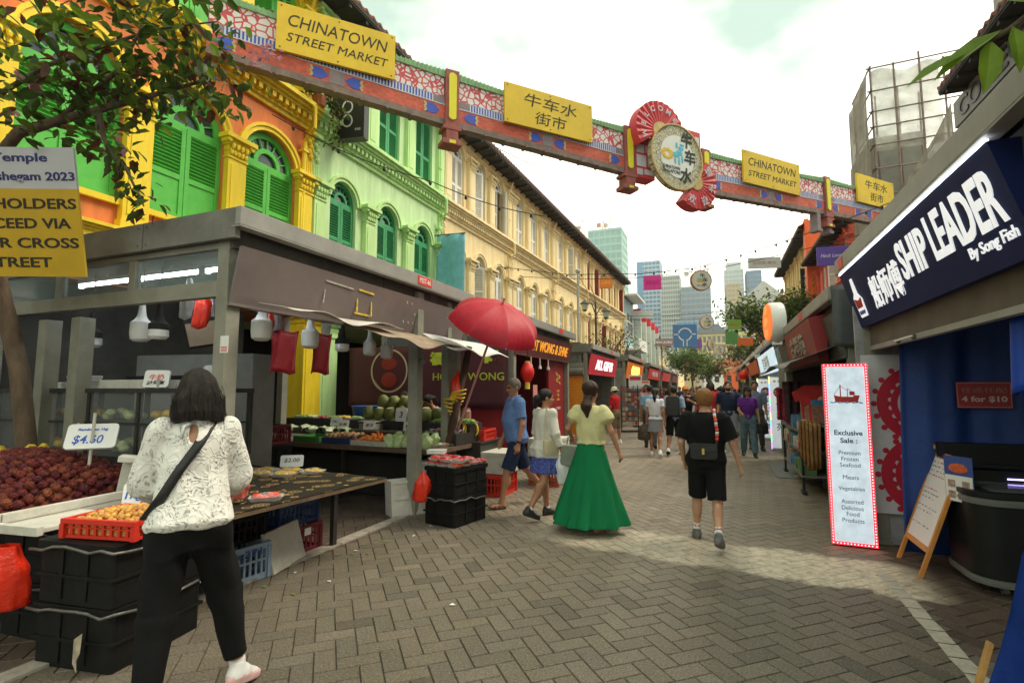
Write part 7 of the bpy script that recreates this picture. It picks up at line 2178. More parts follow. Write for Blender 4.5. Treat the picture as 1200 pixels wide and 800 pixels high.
def lace_mat():
 m = mat('cloth_lace',(0.80,0.78,0.73),0.85,0.05,6,spec=0.2)
 n, l = m.node_tree.nodes, m.node_tree.links
 b = n['Principled BSDF']
 tc = n.new('ShaderNodeTexCoord');nz = n.new('ShaderNodeTexNoise');nz.inputs['Scale'].default_value = 9;nz.inputs['Detail'].default_value = 2
 ad = n.new('ShaderNodeMix');ad.data_type = 'RGBA';ad.inputs['Factor'].default_value = 0.12
 v1 = n.new('ShaderNodeTexVoronoi');v1.feature = 'DISTANCE_TO_EDGE';v1.inputs['Scale'].default_value = 22
 v2 = n.new('ShaderNodeTexVoronoi');v2.inputs['Scale'].default_value = 58;v2.inputs['Randomness'].default_value = 0.9
 n2 = n.new('ShaderNodeTexNoise');n2.inputs['Scale'].default_value = 16;n2.inputs['Detail'].default_value = 2
 l.new(tc.outputs['Object'],nz.inputs['Vector']);l.new(tc.outputs['Object'],ad.inputs['A']);l.new(nz.outputs['Color'],ad.inputs['B'])
 for v in(v1,v2,n2):l.new(ad.outputs['Result'],v.inputs['Vector'])
 r2 = n.new('ShaderNodeValToRGB');r2.color_ramp.elements[0].position = 0.30;r2.color_ramp.elements[1].position = 0.40
 r2.color_ramp.elements[0].color = (1,1,1,1);r2.color_ramp.elements[1].color = (0,0,0,1)
 rg = n.new('ShaderNodeValToRGB');rg.color_ramp.elements[0].position = 0.42;rg.color_ramp.elements[1].position = 0.52
 l.new(v2.outputs['Distance'],r2.inputs['Fac']);l.new(n2.outputs['Fac'],rg.inputs['Fac'])
 mu = n.new('ShaderNodeMath');mu.operation = 'MULTIPLY';l.new(r2.outputs['Color'],mu.inputs[0]);l.new(rg.outputs['Color'],mu.inputs[1])
 r1 = n.new('ShaderNodeValToRGB');r1.color_ramp.elements[0].position = 0.0;r1.color_ramp.elements[1].position = 0.12
 l.new(v1.outputs['Distance'],r1.inputs['Fac'])
 old = b.inputs['Base Color'].links[0].from_socket
 mx = n.new('ShaderNodeMix');mx.data_type = 'RGBA';l.new(mu.outputs[0],mx.inputs['Factor']);l.new(old,mx.inputs['A']);mx.inputs['B'].default_value = (0.43,0.40,0.36,1)
 l.new(mx.outputs['Result'],b.inputs['Base Color'])
 hs = n.new('ShaderNodeMath');hs.operation = 'SUBTRACT';l.new(r1.outputs['Color'],hs.inputs[1]);hs.inputs[0].default_value = 1.0
 h2 = n.new('ShaderNodeMath');h2.operation = 'SUBTRACT';l.new(hs.outputs[0],h2.inputs[0]);l.new(mu.outputs[0],h2.inputs[1])
 bp = n.new('ShaderNodeBump');bp.inputs['Strength'].default_value = 0.8;bp.inputs['Distance'].default_value = 0.003
 l.new(h2.outputs[0],bp.inputs['Height']);l.new(bp.outputs['Normal'],b.inputs['Normal'])
 return m
BLACKC = cloth('black',(0.0065,0.0065,0.007));WHITEC = cloth('white',(0.72,0.72,0.72))
SHW = mat('shoe_white',(0.75,0.73,0.72),0.55,0.05);SHWS = mat('shoe_sole',(0.80,0.78,0.75),0.6,0.05);SHPK = mat('shoe_sole_pink',(0.72,0.45,0.45),0.6,0.1)
SHB = mat('shoe_black',(0.02,0.02,0.02),0.45,0.15,8);SHG = mat('shoe_grey',(0.13,0.13,0.125),0.6,0.4,18);SHBR = mat('leather_brown',(0.11,0.05,0.025),0.5,0.25,12)
BAGB = mat('bag_black',(0.02,0.02,0.021),0.5,0.2,10,0.2,50)
p = person('woman in a white lace blouse and black trousers beside the longans',-2.56,1.91,-52,1.70,SKL,True,legs=((-6,8,4),(16,20,13)),feet=(0,-14,-10,42),arms=(((22,15),(62,-14)),((24,15),(60,-8))),lean=9,head=(-14,-10),res=0.0085,top=dict(m=lace_mat(),name='lace_blouse',ease=0.024,hem=0.89,blouse=0.045,sleeve=1.75,sr=0.070,puff=0.026,cuff=0.35,wr=0.006,fold=0.035,neck=0.064,keyhole=True),bottom=dict(kind='trousers',m=BLACKC,ease=0.022,hemr=0.060,len=0.84,wr=0.0075),shoes=dict(m=SHW,sm=SHPK,sole=0.03),socks=dict(m=WHITEC,len=0.12),hair='bob',hairm_=HBRN)
p['t'].scale = (0.94,0.97,1.0)
hp_, kp_, an_, fd_, fn__ = p['J'][1];sv_ = np.cross(fd_,fn__)
for k in range(4):
 c_ = an_+fd_*(0.045+0.022*k)-fn__*(0.004+0.009*k)
 part_tube(p,'shoe_lace',[c_-sv_*0.028-fn__*0.012,c_,c_+sv_*0.028-fn__*0.012],0.0035,SHPK)
b = MB();rs_ = random.Random(3)
for k in range(170):
 a = PI*(1.0+rs_.random())if k%5 else PI*rs_.uniform(0.05,0.95)
 ca, sa_ = math.cos(a), math.sin(a)
 if sa_>0.45:continue
 zt_, w_ = rs_.uniform(0.0,0.12), rs_.uniform(0.96,1.005)
 pp_ = [np.array(p['HP']((ca*0.136*w_*(1 if z_<0.07 else 0.86),-0.045+sa_*0.098*w_+0.012*math.sin(9*z_+k),z_)))for z_ in(zt_,zt_-0.05,zt_-0.10,max(-0.105,zt_-0.17))]
 b.tube([(v[0]*p['s'],v[1]*p['s'],(v[2]+p['dz'])*p['s'])for v in pp_],0.0016,4,0.0006)
obj('loose_strand',b,HBRN,p['t'])['kind'] = 'stuff'
strap(p,'bag_strap',[p['U'](q_)for q_ in((0.095,0.0,1.452),(0.07,-0.085,1.40),(0.02,-0.135,1.30),(-0.06,-0.146,1.18),(-0.135,-0.12,1.05),(-0.20,-0.03,0.96))],0.055,BAGB,0.012)
part_tube(p,'neck_tie',[p['U'](q_)for q_ in((-0.085,-0.01,1.452),(-0.055,-0.075,1.435),(0.0,-0.092,1.428),(0.055,-0.075,1.435),(0.085,-0.01,1.452))],0.014,WHITEC)
part_tube(p,'tie_bow',[p['U'](q_)for q_ in((0.0,-0.10,1.43),(-0.05,-0.125,1.40),(-0.06,-0.135,1.34))],0.010,WHITEC)
p = person('grey haired man in a blue shirt and navy shorts walking past the red crate',-2.66,6.80,-128,1.77,SKM,legs=((20,8,2),(-22,20,2)),feet=(6,-14),arms=(((-4,9),(14,2)),((6,10),(26,-4))),lean=2,head=(-16,-8),fat=1.28,res=0.0095,top=dict(m=cloth('blue_check',(0.115,0.20,0.43),var=0.25,vs=60),name='shirt',ease=0.036,hem=0.85,sleeve=0.72,sr=0.072,neck=0.058,wr=0.0045),bottom=dict(kind='shorts',m=cloth('navy',(0.014,0.022,0.055)),len=0.98,hemr=0.095,ease=0.008),shoes=dict(m=SHBR,bare=True),hair='crop',hairm_=HGRY)
s_ = p['A'][0];b = MB();w_ = s_[2]-s_[3]*0.02
part_tube(p,'wrist_watch',[tuple(w_-s_[3]*0.014),tuple(w_+s_[3]*0.014)],0.032,VOID)
part_tube(p,'collar',[p['U'](q_)for q_ in((0.03,0.075,1.435),(0.075,0.03,1.455),(0.06,-0.05,1.47),(0,-0.075,1.475),(-0.06,-0.05,1.47),(-0.075,0.03,1.455),(-0.03,0.075,1.435))],0.013,MATS['cloth_blue_check'])
p = person('dark haired woman in a sheer white blouse and blue patterned skirt',-2.08,6.32,34,1.60,SKM,True,legs=((10,4,1),(-14,22,1)),feet=(0,-20),arms=(((0,10),(24,-2)),((2,14),(22,6))),lean=2,head=(26,-4),res=0.0095,top=dict(m=cloth('sheer_white',(0.62,0.60,0.53)),ease=0.026,hem=0.80,flare=0.036,sleeve=1.8,sr=0.058,puff=0.010,cuff=0.9,wr=0.004,neck=0.066,fold=0.03),bottom=dict(kind='skirt',m=mat('cloth_blue_print',(0.055,0.075,0.27),0.85,1.2,55),hem=0.60,fw=0.23,fd=0.19,fold=0.05,nf=11),shoes=dict(m=SHB,sole=0.045),socks=dict(m=WHITEC,len=0.10),hair='bun',hairm_=HBLK,grip=(False,True))
HB = bag('white plastic carrier bag in the hand of the woman in the blue patterned skirt',p['W'](p['A'][1][2]+p['A'][1][3]*0.09),0.22,0.36,0.12,41,mat('bag_white',(0.70,0.72,0.74),0.35,0.1,9,0.4,22),R(20),0,0.25)
hp = p['W']((0.17,-0.02,1.02));t = thing('handbag','small cream shoulder bag at the hip of the woman in the sheer blouse','bag',tuple(hp),R(-34))
b = MB();b.prism(rrect(-0.03,0.045,-0.12,0.11,0.03,4),-0.15,0.02,'z');obj('body',b,mat('bag_cream',(0.55,0.47,0.31),0.5,0.12,9),t,smooth=True,bevel=0.01)
b = MB();b.tube([(0.0,-0.10,0.01),(-0.02,-0.09,0.2),(-0.06,-0.03,0.42),(-0.04,0.06,0.2),(0.0,0.10,0.01)],0.008,6);obj('strap',b,MATS['bag_cream'],t)
p = person('woman in a pale yellow puff sleeved top and long green skirt',-1.40,5.98,6,1.66,SKM,True,legs=((8,4,3),(-8,12,3)),feet=(0,-12),arms=(((-10,26),(62,6)),((-4,22),(10,18))),lean=2,head=(8,-3),res=0.0095,top=dict(m=cloth('pale_yellow',(0.60,0.56,0.29)),name='puff_blouse',ease=0.024,hem=0.985,blouse=0.026,sleeve=0.5,sr=0.062,puff=0.030,neck=0.098,scoop=0.035,wr=0.005,fold=0.03),bottom=dict(kind='skirt',name='long_skirt',m=cloth('green',(0.004,0.155,0.055),vs=3),hem=0.085,fw=0.44,fd=0.38,pw=0.95,fold=0.085,nf=8,wr=0.002,cx=-0.03,cy=-0.03),shoes=dict(m=mat('shoe_tan',(0.16,0.08,0.05),0.5,0.1),sole=0.03),hair='lowpony',hairm_=hairm('chestnut',(0.040,0.018,0.011)),grip=(True,False))
wp = p['W'](p['A'][0][2]+p['A'][0][3]*0.06);t = thing('handbag','grey green handbag carried by the woman in the long green skirt','bag',(wp[0]-0.02,wp[1]+0.02,wp[2]-0.12),R(-20))
b = MB();b.prism([(-0.15,-0.20),(0.15,-0.20),(0.12,0.04),(-0.12,0.04)],-0.06,0.06);obj('body',b,mat('bag_greygreen',(0.22,0.25,0.21),0.5,0.15,9),t,bevel=0.012)
b = MB();b.tube([(-0.08,0,0.04),(-0.06,0,0.13),(0,0,0.16),(0.06,0,0.13),(0.08,0,0.04)],0.008,6);obj('handle',b,MATS['bag_greygreen'],t)
p = person('copper haired person in black T-shirt and shorts with a black sling bag',-0.14,5.92,2,1.62,SKL,legs=((16,6,3),(-16,26,2)),feet=(0,-24),arms=(((-6,16),(30,-4)),((2,20),(14,14))),lean=3,head=(0,-4),res=0.0095,fat=1.12,top=dict(m=BLACKC,ease=0.030,hem=0.84,flare=0.02,sleeve=0.86,sr=0.082,neck=0.060,wr=0.005,fold=0.025),bottom=dict(kind='shorts',m=BLACKC,len=0.96,hemr=0.098,ease=0.018),shoes=dict(m=SHG,sm=SHG,sole=0.035),socks=dict(m=WHITEC,len=0.26),hair='short',hairm_=HORG)
for i in(0,1):
 hp, kp, an, fd, fn_ = p['J'][i]
 for q0, cm in((0.17,mat('sock_red',(0.45,0.06,0.03),0.8)),(0.21,mat('sock_orange',(0.55,0.25,0.12),0.8))):
  part_tube(p,'sock_stripe',[an+(kp-an)*q0,an+(kp-an)*(q0+0.025)],0.0445,cm)
SR, SWH = mat('strap_red',(0.55,0.05,0.03),0.5,0.2,20), mat('strap_white',(0.65,0.62,0.60),0.5,0.2,20)
U_ = p['U']
pth = [U_(q_)for q_ in((0.10,0.02,1.475),(0.105,-0.10,1.43),(0.12,-0.158,1.34),(0.13,-0.165,1.24),(0.125,-0.17,1.14))]
for k in range(4):
 for j in range(3):
  a_, c_ = np.array(pth[k])*(1-j/3)+np.array(pth[k+1])*(j/3), np.array(pth[k])*(1-(j+1)/3)+np.array(pth[k+1])*((j+1)/3)
  part_tube(p,'bead_strap',[a_,c_],0.017,SR if(k*3+j)%3 else SWH)
part_tube(p,'sling_strap',[U_(q_)for q_ in((0.125,-0.17,1.14),(0.12,-0.175,1.07))],0.010,BAGB)
part_tube(p,'sling_strap',[U_(q_)for q_ in((-0.19,-0.06,1.12),(-0.15,-0.15,1.06))],0.010,BAGB)
wp = p['W'](U_((-0.01,-0.19,1.03)));t = thing('sling_bag','black sling bag with a gold clasp on the back of the black T-shirt','bag',tuple(wp),R(-4))
b = MB();b.prism(rrect(-0.13,0.13,-0.085,0.075,0.03,4),-0.04,0.05,'y');obj('body',b,BAGB,t,bevel=0.014,smooth=True)
b = MB();b.prism(rrect(-0.132,0.132,0.0,0.078,0.03,4),-0.052,-0.04,'y');obj('flap',b,BAGB,t,bevel=0.004)
b = MB();b.b2(-0.012,0.012,-0.064,-0.052,-0.03,0.03);obj('clasp',b,mat('clasp_gold',(0.7,0.5,0.15),0.3,0,metal=0.8),t)
person('woman in a lilac vest bending over the coconuts behind the counter post',-4.62,8.25,205,1.60,SKM,True,legs=((4,2,2),(-2,2,2)),feet=(0,0),arms=(((40,30),(55,10)),((35,20),(50,0))),lean=34,res=0.012,top=dict(m=cloth('lilac',(0.42,0.33,0.55)),hem=0.86,sleeve=0,neck=0.10,scoop=0.04),bottom=dict(kind='trousers',m=BLACKC),shoes=dict(m=SHB),hair='bun')
person('dark haired stall holder standing far back behind the coconuts',-5.55,8.35,170,1.55,SKM,True,legs=((2,2,2),(-2,2,2)),feet=(0,0),res=0.013,top=dict(m=cloth('crimson',(0.35,0.02,0.06)),sleeve=0.6),bottom=dict(kind='trousers',m=BLACKC),shoes=dict(m=SHB),hair='pony')
MID = dict(res=0.0125)
p = person('stall keeper in white bucket hat, red polo and khaki shorts',-2.82,15.3,-70,1.64,SKM,legs=((3,2,2),(-3,2,2)),feet=(0,0),arms=(((10,8),(60,-20)),((12,8),(64,-16))),head=(10,-8),top=dict(m=cloth('red_polo',(0.50,0.015,0.02)),hem=0.86,sleeve=0.75,sr=0.07),bottom=dict(kind='shorts',m=cloth('khaki',(0.16,0.12,0.07)),len=1.0,hemr=0.092),shoes=dict(m=SHW,sm=SHWS),socks=dict(m=WHITEC,len=0.15),hair='crop',hat=dict(kind='bucket',m=cloth('hat_cream',(0.66,0.60,0.47))),**MID)
p = person('woman in white T-shirt and short grey skirt carrying a brown bag',-1.42,12.85,-2,1.62,SKM,True,legs=((12,4,2),(-12,24,2)),feet=(0,-22),top=dict(m=cloth('white_tee',(0.66,0.65,0.70)),hem=0.93,sleeve=0.55,ease=0.02),bottom=dict(kind='skirt',m=cloth('grey_skirt',(0.22,0.23,0.27),var=0.3,vs=80),hem=0.62,fw=0.20,fd=0.15,fold=0.012),shoes=dict(m=SHW,sm=SHWS),socks=dict(m=WHITEC,len=0.1),hair='pony',grip=(True,False),**MID)
wp = p['W'](p['A'][0][2]+p['A'][0][3]*0.08);bag('dark brown patterned bag in the hand of the woman in the white T-shirt',(wp[0]-0.04,wp[1],wp[2]),0.34,0.42,0.16,44,mat('bag_brown',(0.07,0.05,0.03),0.6,0.5,18),0,0,0.3)
p = person('man in light blue shirt and black shorts with a black backpack',-1.02,13.3,2,1.68,SKM,legs=((-14,22,2),(14,4,2)),feet=(-20,0),top=dict(m=cloth('pale_blue',(0.25,0.34,0.47)),hem=0.85,sleeve=0.8,sr=0.072),bottom=dict(kind='shorts',m=BLACKC,len=0.98,hemr=0.09),shoes=dict(m=SHW,sm=SHB),hair='crop',**MID)
b = MB();b.prism(rrect(-0.16,0.16,-0.25,0.24,0.07,4),-0.27,-0.12,'y');bk = obj('backpack',b,BAGB,p['t'],bevel=0.03,smooth=True);bk.location = (0,0,1.20)
b = MB();b.prism(rrect(-0.13,0.13,-0.22,0.0,0.05,4),-0.32,-0.271,'y');obj('front_pocket',b,BAGB,bk,bevel=0.012)
p = person('person in black top and orange cap holding up a phone',-0.80,14.4,176,1.66,SKM,legs=((4,2,3),(-4,4,3)),feet=(0,0),arms=(((62,10),(118,-32)),((62,14),(120,-30))),top=dict(m=BLACKC,hem=0.84,sleeve=0.8,sr=0.078,ease=0.025),bottom=dict(kind='shorts',m=cloth('royal_blue',(0.02,0.05,0.30)),len=0.85,hemr=0.095),shoes=dict(m=SHW,sm=SHWS),hair='crop',hat=dict(kind='cap',m=cloth('orange_cap',(0.55,0.19,0.05))),grip=(True,True),**MID)
hp = p['W']((p['A'][0][2]+p['A'][1][2])/2+p['A'][0][3]*0.08);b = MB();b.b2(-0.038,0.038,-0.005,0.005,-0.075,0.075);o = tag(obj('phone',b,VOID,bevel=0.003),'dark phone held up by the person in the orange cap','phone');o.location = hp
person('woman in a red dress partly hidden by the copper haired person',-0.38,14.9,172,1.60,SKM,True,legs=((6,3,2),(-6,6,2)),feet=(0,-5),top=dict(m=cloth('red_dress',(0.52,0.02,0.025)),hem=0.84,sleeve=0.55),bottom=dict(kind='skirt',m=cloth('red_dress2',(0.50,0.02,0.03),var=0.5,vs=20),hem=0.5,fw=0.24),shoes=dict(m=SHB),hair='long',**MID)
person('tall dark skinned person in red with hair in locks, in the middle of the street',-0.20,16.2,176,1.80,SKDD,legs=((6,3,2),(-6,6,2)),feet=(0,-5),top=dict(m=cloth('red_shirt',(0.50,0.03,0.025)),hem=0.82,sleeve=0.8,sr=0.075),bottom=dict(kind='trousers',m=cloth('dark_grey',(0.05,0.05,0.055))),shoes=dict(m=SHB),hair='dreads',hairm_=HBLK,**MID)
p = person('bearded man in a navy T-shirt and grey shorts walking towards us',0.24,13.9,178,1.80,SKL,legs=((12,4,2),(-12,18,2)),feet=(4,-14),fat=1.1,top=dict(m=cloth('navy_tee',(0.014,0.022,0.05)),hem=0.84,sleeve=0.75,sr=0.078),bottom=dict(kind='shorts',m=cloth('grey_shorts',(0.20,0.21,0.23)),len=0.95,hemr=0.095),shoes=dict(m=SHG,sm=SHWS),hair='crop',hairm_=HBRN,**MID)
H = Sdf(0.009);HF_ = p['HP'];H.ell(HF_((0,0.052,0.018)),(0.060,0.052,0.042),0.01);H.ell(HF_((0,0.092,0.040)),(0.022,0.03,0.012),0.004,op='s');H.obj('beard',HBRN,p['t'],p['s'],p['dz'])
p = person('woman in purple polo shirt, jeans and black cap walking towards us',0.66,13.65,180,1.64,SKM,True,legs=((8,3,2),(-10,16,2)),feet=(4,-14),arms=(((4,10),(14,6)),((20,12),(70,-14))),fat=1.1,top=dict(m=cloth('purple',(0.10,0.018,0.19)),hem=0.88,sleeve=0.7,sr=0.07,ease=0.022),bottom=dict(kind='trousers',m=cloth('jeans',(0.10,0.16,0.20),var=0.3),hemr=0.075,len=0.96,ease=0.02),shoes=dict(m=SHB,sole=0.02),hair='long',hat=dict(kind='cap',m=BLACKC),grip=(True,False),**MID)
wp = p['W']((-0.30,0.03,0.98));bag('black shoulder bag at the side of the woman in purple',wp,0.30,0.42,0.14,47,BAGB,0,0,0.3)
person('tall man in a grey blue shirt just behind the woman in purple',0.92,15.2,182,1.80,SKM,legs=((6,3,2),(-8,10,2)),feet=(0,-8),top=dict(m=cloth('greyblue',(0.14,0.17,0.24)),hem=0.84,sleeve=0.8,sr=0.075),bottom=dict(kind='trousers',m=cloth('dark_grey',(0.05,0.05,0.055))),shoes=dict(m=SHB),hair='crop',**MID)
person('person in a pale blue shirt just ahead of the backpacker, half hidden',-1.75,14.6,-4,1.70,SKM,legs=((10,4,2),(-10,20,2)),feet=(0,-16),top=dict(m=cloth('sky',(0.22,0.40,0.55)),hem=0.84,sleeve=0.8),bottom=dict(kind='trousers',m=cloth('dark_grey',(0.05,0.05,0.055))),shoes=dict(m=SHB),hair='crop',**MID)
arch = []
cr_t, cr_b = cloth('crowd_top',(0.4,0.4,0.4)), cloth('crowd_bottom',(0.05,0.05,0.06))
for(fem,hr,head_,bt,lg,lb)in((False,'crop',178,dict(kind='trousers',m=cr_b),((12,4,2),(-12,20,2)),'a'),(True,'long',180,dict(kind='skirt',m=cr_b,hem=0.5,fw=0.22),((8,3,2),(-10,18,2)),'b'),(False,'short',0,dict(kind='shorts',m=cr_b,len=0.95),((14,4,2),(-14,22,2)),'c'),(True,'bun',0,dict(kind='trousers',m=cr_b),((10,3,2),(-10,18,2)),'d')):
 pp_ = person('crowd source '+lb,0,0,0,1.68,SKM,fem,legs=lg,feet=(0,-16),top=dict(m=cr_t,hem=0.85,sleeve=0.8,sr=0.07),bottom=bt,shoes=dict(m=SHB),hair=hr,res=0.016,group='people further down the street')
 arch.append((pp_['t'],head_))
CT = [('white',(0.68,0.68,0.66)),('black',(0.02,0.02,0.02)),('navy',(0.02,0.03,0.09)),('red',(0.48,0.03,0.03)),('pale blue',(0.25,0.36,0.5)),('pink',(0.6,0.25,0.3)),('grey',(0.22,0.22,0.23)),('green',(0.05,0.2,0.08)),('yellow',(0.6,0.42,0.06)),('maroon',(0.16,0.02,0.03)),('teal',(0.03,0.2,0.22)),('beige',(0.45,0.36,0.25))]
CB = [('black',(0.02,0.02,0.022)),('blue',(0.06,0.09,0.17)),('khaki',(0.24,0.19,0.11)),('grey',(0.12,0.12,0.13))]
rc = random.Random(9)
spots = []
tries = 0
while len(spots)<38 and tries<4000:
 tries+=1
 yy = 17.5+28*rc.random()**1.3
 xx = rc.uniform(-2.5,0.95)
 if all((xx-a_)**2+((yy-c_)*0.6)**2>0.5 for a_,c_ in spots):spots.append((xx,yy))
spots.sort(key=lambda q_:q_[1])
ordn = ['nearest','second','third','fourth','fifth','sixth','seventh','eighth','ninth','tenth']
cnt_ = {}
for i, (xx,yy)in enumerate(spots):
 src, hdg = arch[i%4]
 tn, tcx = CT[(i*5+i//12)%12];bn_, bc = CB[(i*3+i//4)%4]
 key = (i%4,tn);cnt_[key] = cnt_.get(key,0)+1
 what = ('man facing us in %s top and %s trousers','woman in %s top and %s skirt','person in %s top and %s shorts','woman in %s top and %s trousers')[i%4]%(tn,bn_)
 side = 'by left kiosks' if xx<-1.4 else('by right kiosks' if xx>0.1 else 'mid street')
 lab = '%s, %s, %s of the crowd'%(what,side,'front' if yy<24 else('middle' if yy<33 else 'far'))
 o = src if i<4 else dup(src)
 o.location = (xx,yy,0);o.rotation_euler = (0,0,R(-(hdg+rc.uniform(-14,14))));sc_k = rc.uniform(0.93,1.07);o.scale = (sc_k,)*3
 o['label'] = lab;o['group'] = 'people further down the street'
 mt, mb_ = cloth('crowd_'+tn.replace(' ','_'),tcx), cloth('crowd_legs_'+bn_,bc)
 for ch in o.children:
  for sl in ch.material_slots:
   if ch.name.startswith('shirt'):sl.link = 'OBJECT';sl.material = mt
   elif ch.name.startswith(('trousers','skirt','shorts')):sl.link = 'OBJECT';sl.material = mb_
# ------------------------------------------------------------------ far end of the street: more houses, hanging signs, towers
def plain_house(label,x0,x1,y0,y1,h,m,side='L',wins=(),roof=None,roof_h=2.0,trim=None,group='houses further down the street',xr=None):
 """gabled terrace house; its street face is at x1 (left row) or x0 (right row)"""
 t = thing('terrace_house',label,'house',((x0+x1)/2,(y0+y1)/2,0),0,group)
 w, d = x1-x0, y1-y0
 b = MB();b.b2(-w/2,w/2,-d/2,d/2,0,h);obj('wall',b,m,t)
 fx = w/2 if side=='L' else-w/2
 sg_ = 1 if side=='L' else-1
 if roof:
  b = MB()
  o_ = 0.7
  b.add([(-w/2-o_,-d/2-0.15,h-0.1),(0,-d/2-0.15,h+roof_h),(w/2+o_,-d/2-0.15,h-0.1),(w/2+o_,d/2+0.15,h-0.1),(0,d/2+0.15,h+roof_h),(-w/2-o_,d/2+0.15,h-0.1)],[(0,1,4,5),(1,2,3,4),(0,2,1),(5,4,3),(0,5,3,2)])
  obj('roof',b,roof,t)
 else:
  b = MB();b.b2(-w/2-0.1,w/2+0.12,-d/2-0.01,d/2+0.01,h,h+0.25);obj('parapet',b,trim or m,t)
 for(ya,za,ww,hh,mm)in wins:
  b = MB();b.b2(fx-0.05*sg_,fx+0.02*sg_,ya-d/2,ya-d/2+ww,za,za+hh);wd = obj('window',b,mm,t)
  b = MB()
  for k in range(3):b.b2(fx+0.02*sg_,fx+0.06*sg_,ya-d/2+ww*k/2-0.04,ya-d/2+ww*k/2+0.04,za,za+hh)
  b.b2(fx+0.02*sg_,fx+0.055*sg_,ya-d/2,ya-d/2+ww,za+hh*0.6,za+hh*0.6+0.07);b.b2(fx+0.02*sg_,fx+0.10*sg_,ya-d/2-0.06,ya-d/2+ww+0.06,za-0.1,za)
  obj('frame',b,trim or S_WHITE,wd)
 return t
PBL = mat('paint_pale_blue',(0.40,0.56,0.62),0.7,0.08,2,dirt=0.15)
MNT = mat('paint_pale_mint',(0.60,0.64,0.58),0.7,0.08,2,dirt=0.2)
TEAL = mat('paint_teal',(0.03,0.36,0.36),0.6,0.12,4)
BUFF = mat('paint_buff',(0.70,0.56,0.30),0.7,0.08,2,dirt=0.15)
TERR = mat('roof_terracotta',(0.52,0.17,0.08),0.8,0.25,3)
h1 = plain_house('pale blue house with a wide white framed window and balcony',-13,-7.25,44.2,49.4,9.6,PBL,'L',((0.8,6.4,3.6,1.9,PANE),(0.8,2.6,3.6,1.6,PANE)),trim=S_WHITE)
b = MB();b.b2(2.875,4.1,-2.6,2.6,4.9,5.05);b.b2(4.0,4.1,-2.6,2.6,5.05,5.9);obj('balcony',b,PWHITE,h1);b = MB();b.b2(2.875,4.0,-2.6,2.6,9.6,9.75);obj('canopy',b,PWHITE,h1)
h2 = plain_house('pale mint block with tall fins and red tops beyond the pale blue house',-13,-7.3,49.6,66,8.9,MNT,'L',(),trim=MNT)
for k in range(5):
 b = MB();b.b2(2.85,3.55,-8.2+3.9*k,-7.75+3.9*k,0,9.2);f_ = obj('fin',b,MNT,h2)
 b = MB();b.b2(2.86,3.57,-8.215+3.9*k,-7.74+3.9*k,8.4,9.22);obj('red_top',b,S_RED,f_)
plain_house('house with a teal side wall beyond the mint block',-13,-7.2,66.3,67.4,8.2,TEAL,'L',roof=TILE,roof_h=1.6)
plain_house('buff house with small shuttered windows beyond the teal wall',-13,-7.0,67.6,82,8.0,BUFF,'L',tuple((1+2.6*k,z_,1.2,1.5,TIMBER_DARK)for k in range(5)for z_ in(3.2,5.8)),roof=TILE,roof_h=2)
plain_house('grey roofed white house near the end of the left row',-13,-6.8,83,97,6.8,PWHITE,'L',tuple((1+3*k,4.4,1.2,1.4,TIMBER_DARK)for k in range(4)),roof=mat('roof_grey',(0.16,0.16,0.165),0.8,0.2),roof_h=2)
plain_house('last cream house of the left row with a red roof',-13,-6.6,98,116,7.0,CREAM,'L',tuple((1+3*k,4.4,1.2,1.4,MAR)for k in range(5)),roof=TERR,roof_h=2.2)
plain_house('white shophouse beyond the pale yellow one on the right',5.6,12,49,60,9.4,PWHITE,'R',tuple((1+2.4*k,z_,1.3,1.6,TIMBER_DARK)for k in range(4)for z_ in(3.6,6.4)),roof=TILE_RED,roof_h=2)
plain_house('pinkish shophouse near the end of the right row',5.5,12,60.5,76,8.0,mat('paint_pink',(0.58,0.32,0.27),0.7,0.1),'R',tuple((1+2.6*k,z_,1.3,1.5,WHT)for k in range(5)for z_ in(3.2,5.6)),roof=TERR,roof_h=2)
plain_house('last white house of the right row with a red roof',5.4,12,77,98,7.0,PWHITE,'R',tuple((1+3*k,4.2,1.2,1.4,TIMBER_DARK)for k in range(6)),roof=TERR,roof_h=2)
for(x,y,w,d,h,m,lab)in((-9,130,9,8,7.4,BUFF,'buff house with a terracotta roof closing the street on the left'),(-0.8,126,4.2,7,7.0,PWHITE,'small white gabled house closing the street in the middle'),(6.5,132,10,8,7.2,ROR,'orange house with a terracotta roof closing the street on the right'),(3,146,13,8,9.2,BUFF,'buff house with a terracotta roof in the second rank'),(-6,150,10,8,9.6,PWHITE,'white house with a terracotta roof in the second rank'),(15,140,9,9,8.5,PWHITE,'white house with a terracotta roof far right of the street end')):
 t = plain_house(lab,x-w/2,x+w/2,y-d/2,y+d/2,h-2.0,m,'L',roof=TERR,roof_h=2.4)
 for k in range(int(w/1.8)):
  b = MB();b.b2(-w/2+0.6+1.8*k,-w/2+1.5+1.8*k,-d/2-0.05,-d/2+0.02,h-4.0,h-2.6);obj('window',b,TIMBER_DARK,t)
hb = thing('hotel_building','broad pale yellow building with dark windows behind the terracotta roofs','building',(3.5,186,0),0)
HOT = mat('hotel_yellow',(0.66,0.56,0.27),0.7,0.08,1)
b = MB();b.b2(-9.5,0,0,14,0,20.2);b.b2(0,14,2.5,16,0,20.8);obj('wall',b,HOT,hb)
b = MB();b.prism([(-10,20.2),(0.2,20.2),(-2.6,23.4),(-8.0,23.4)],-0.5,14.5);obj('roof',b,mat('hotel_roof_grey',(0.20,0.22,0.25),0.7,0.1),hb)
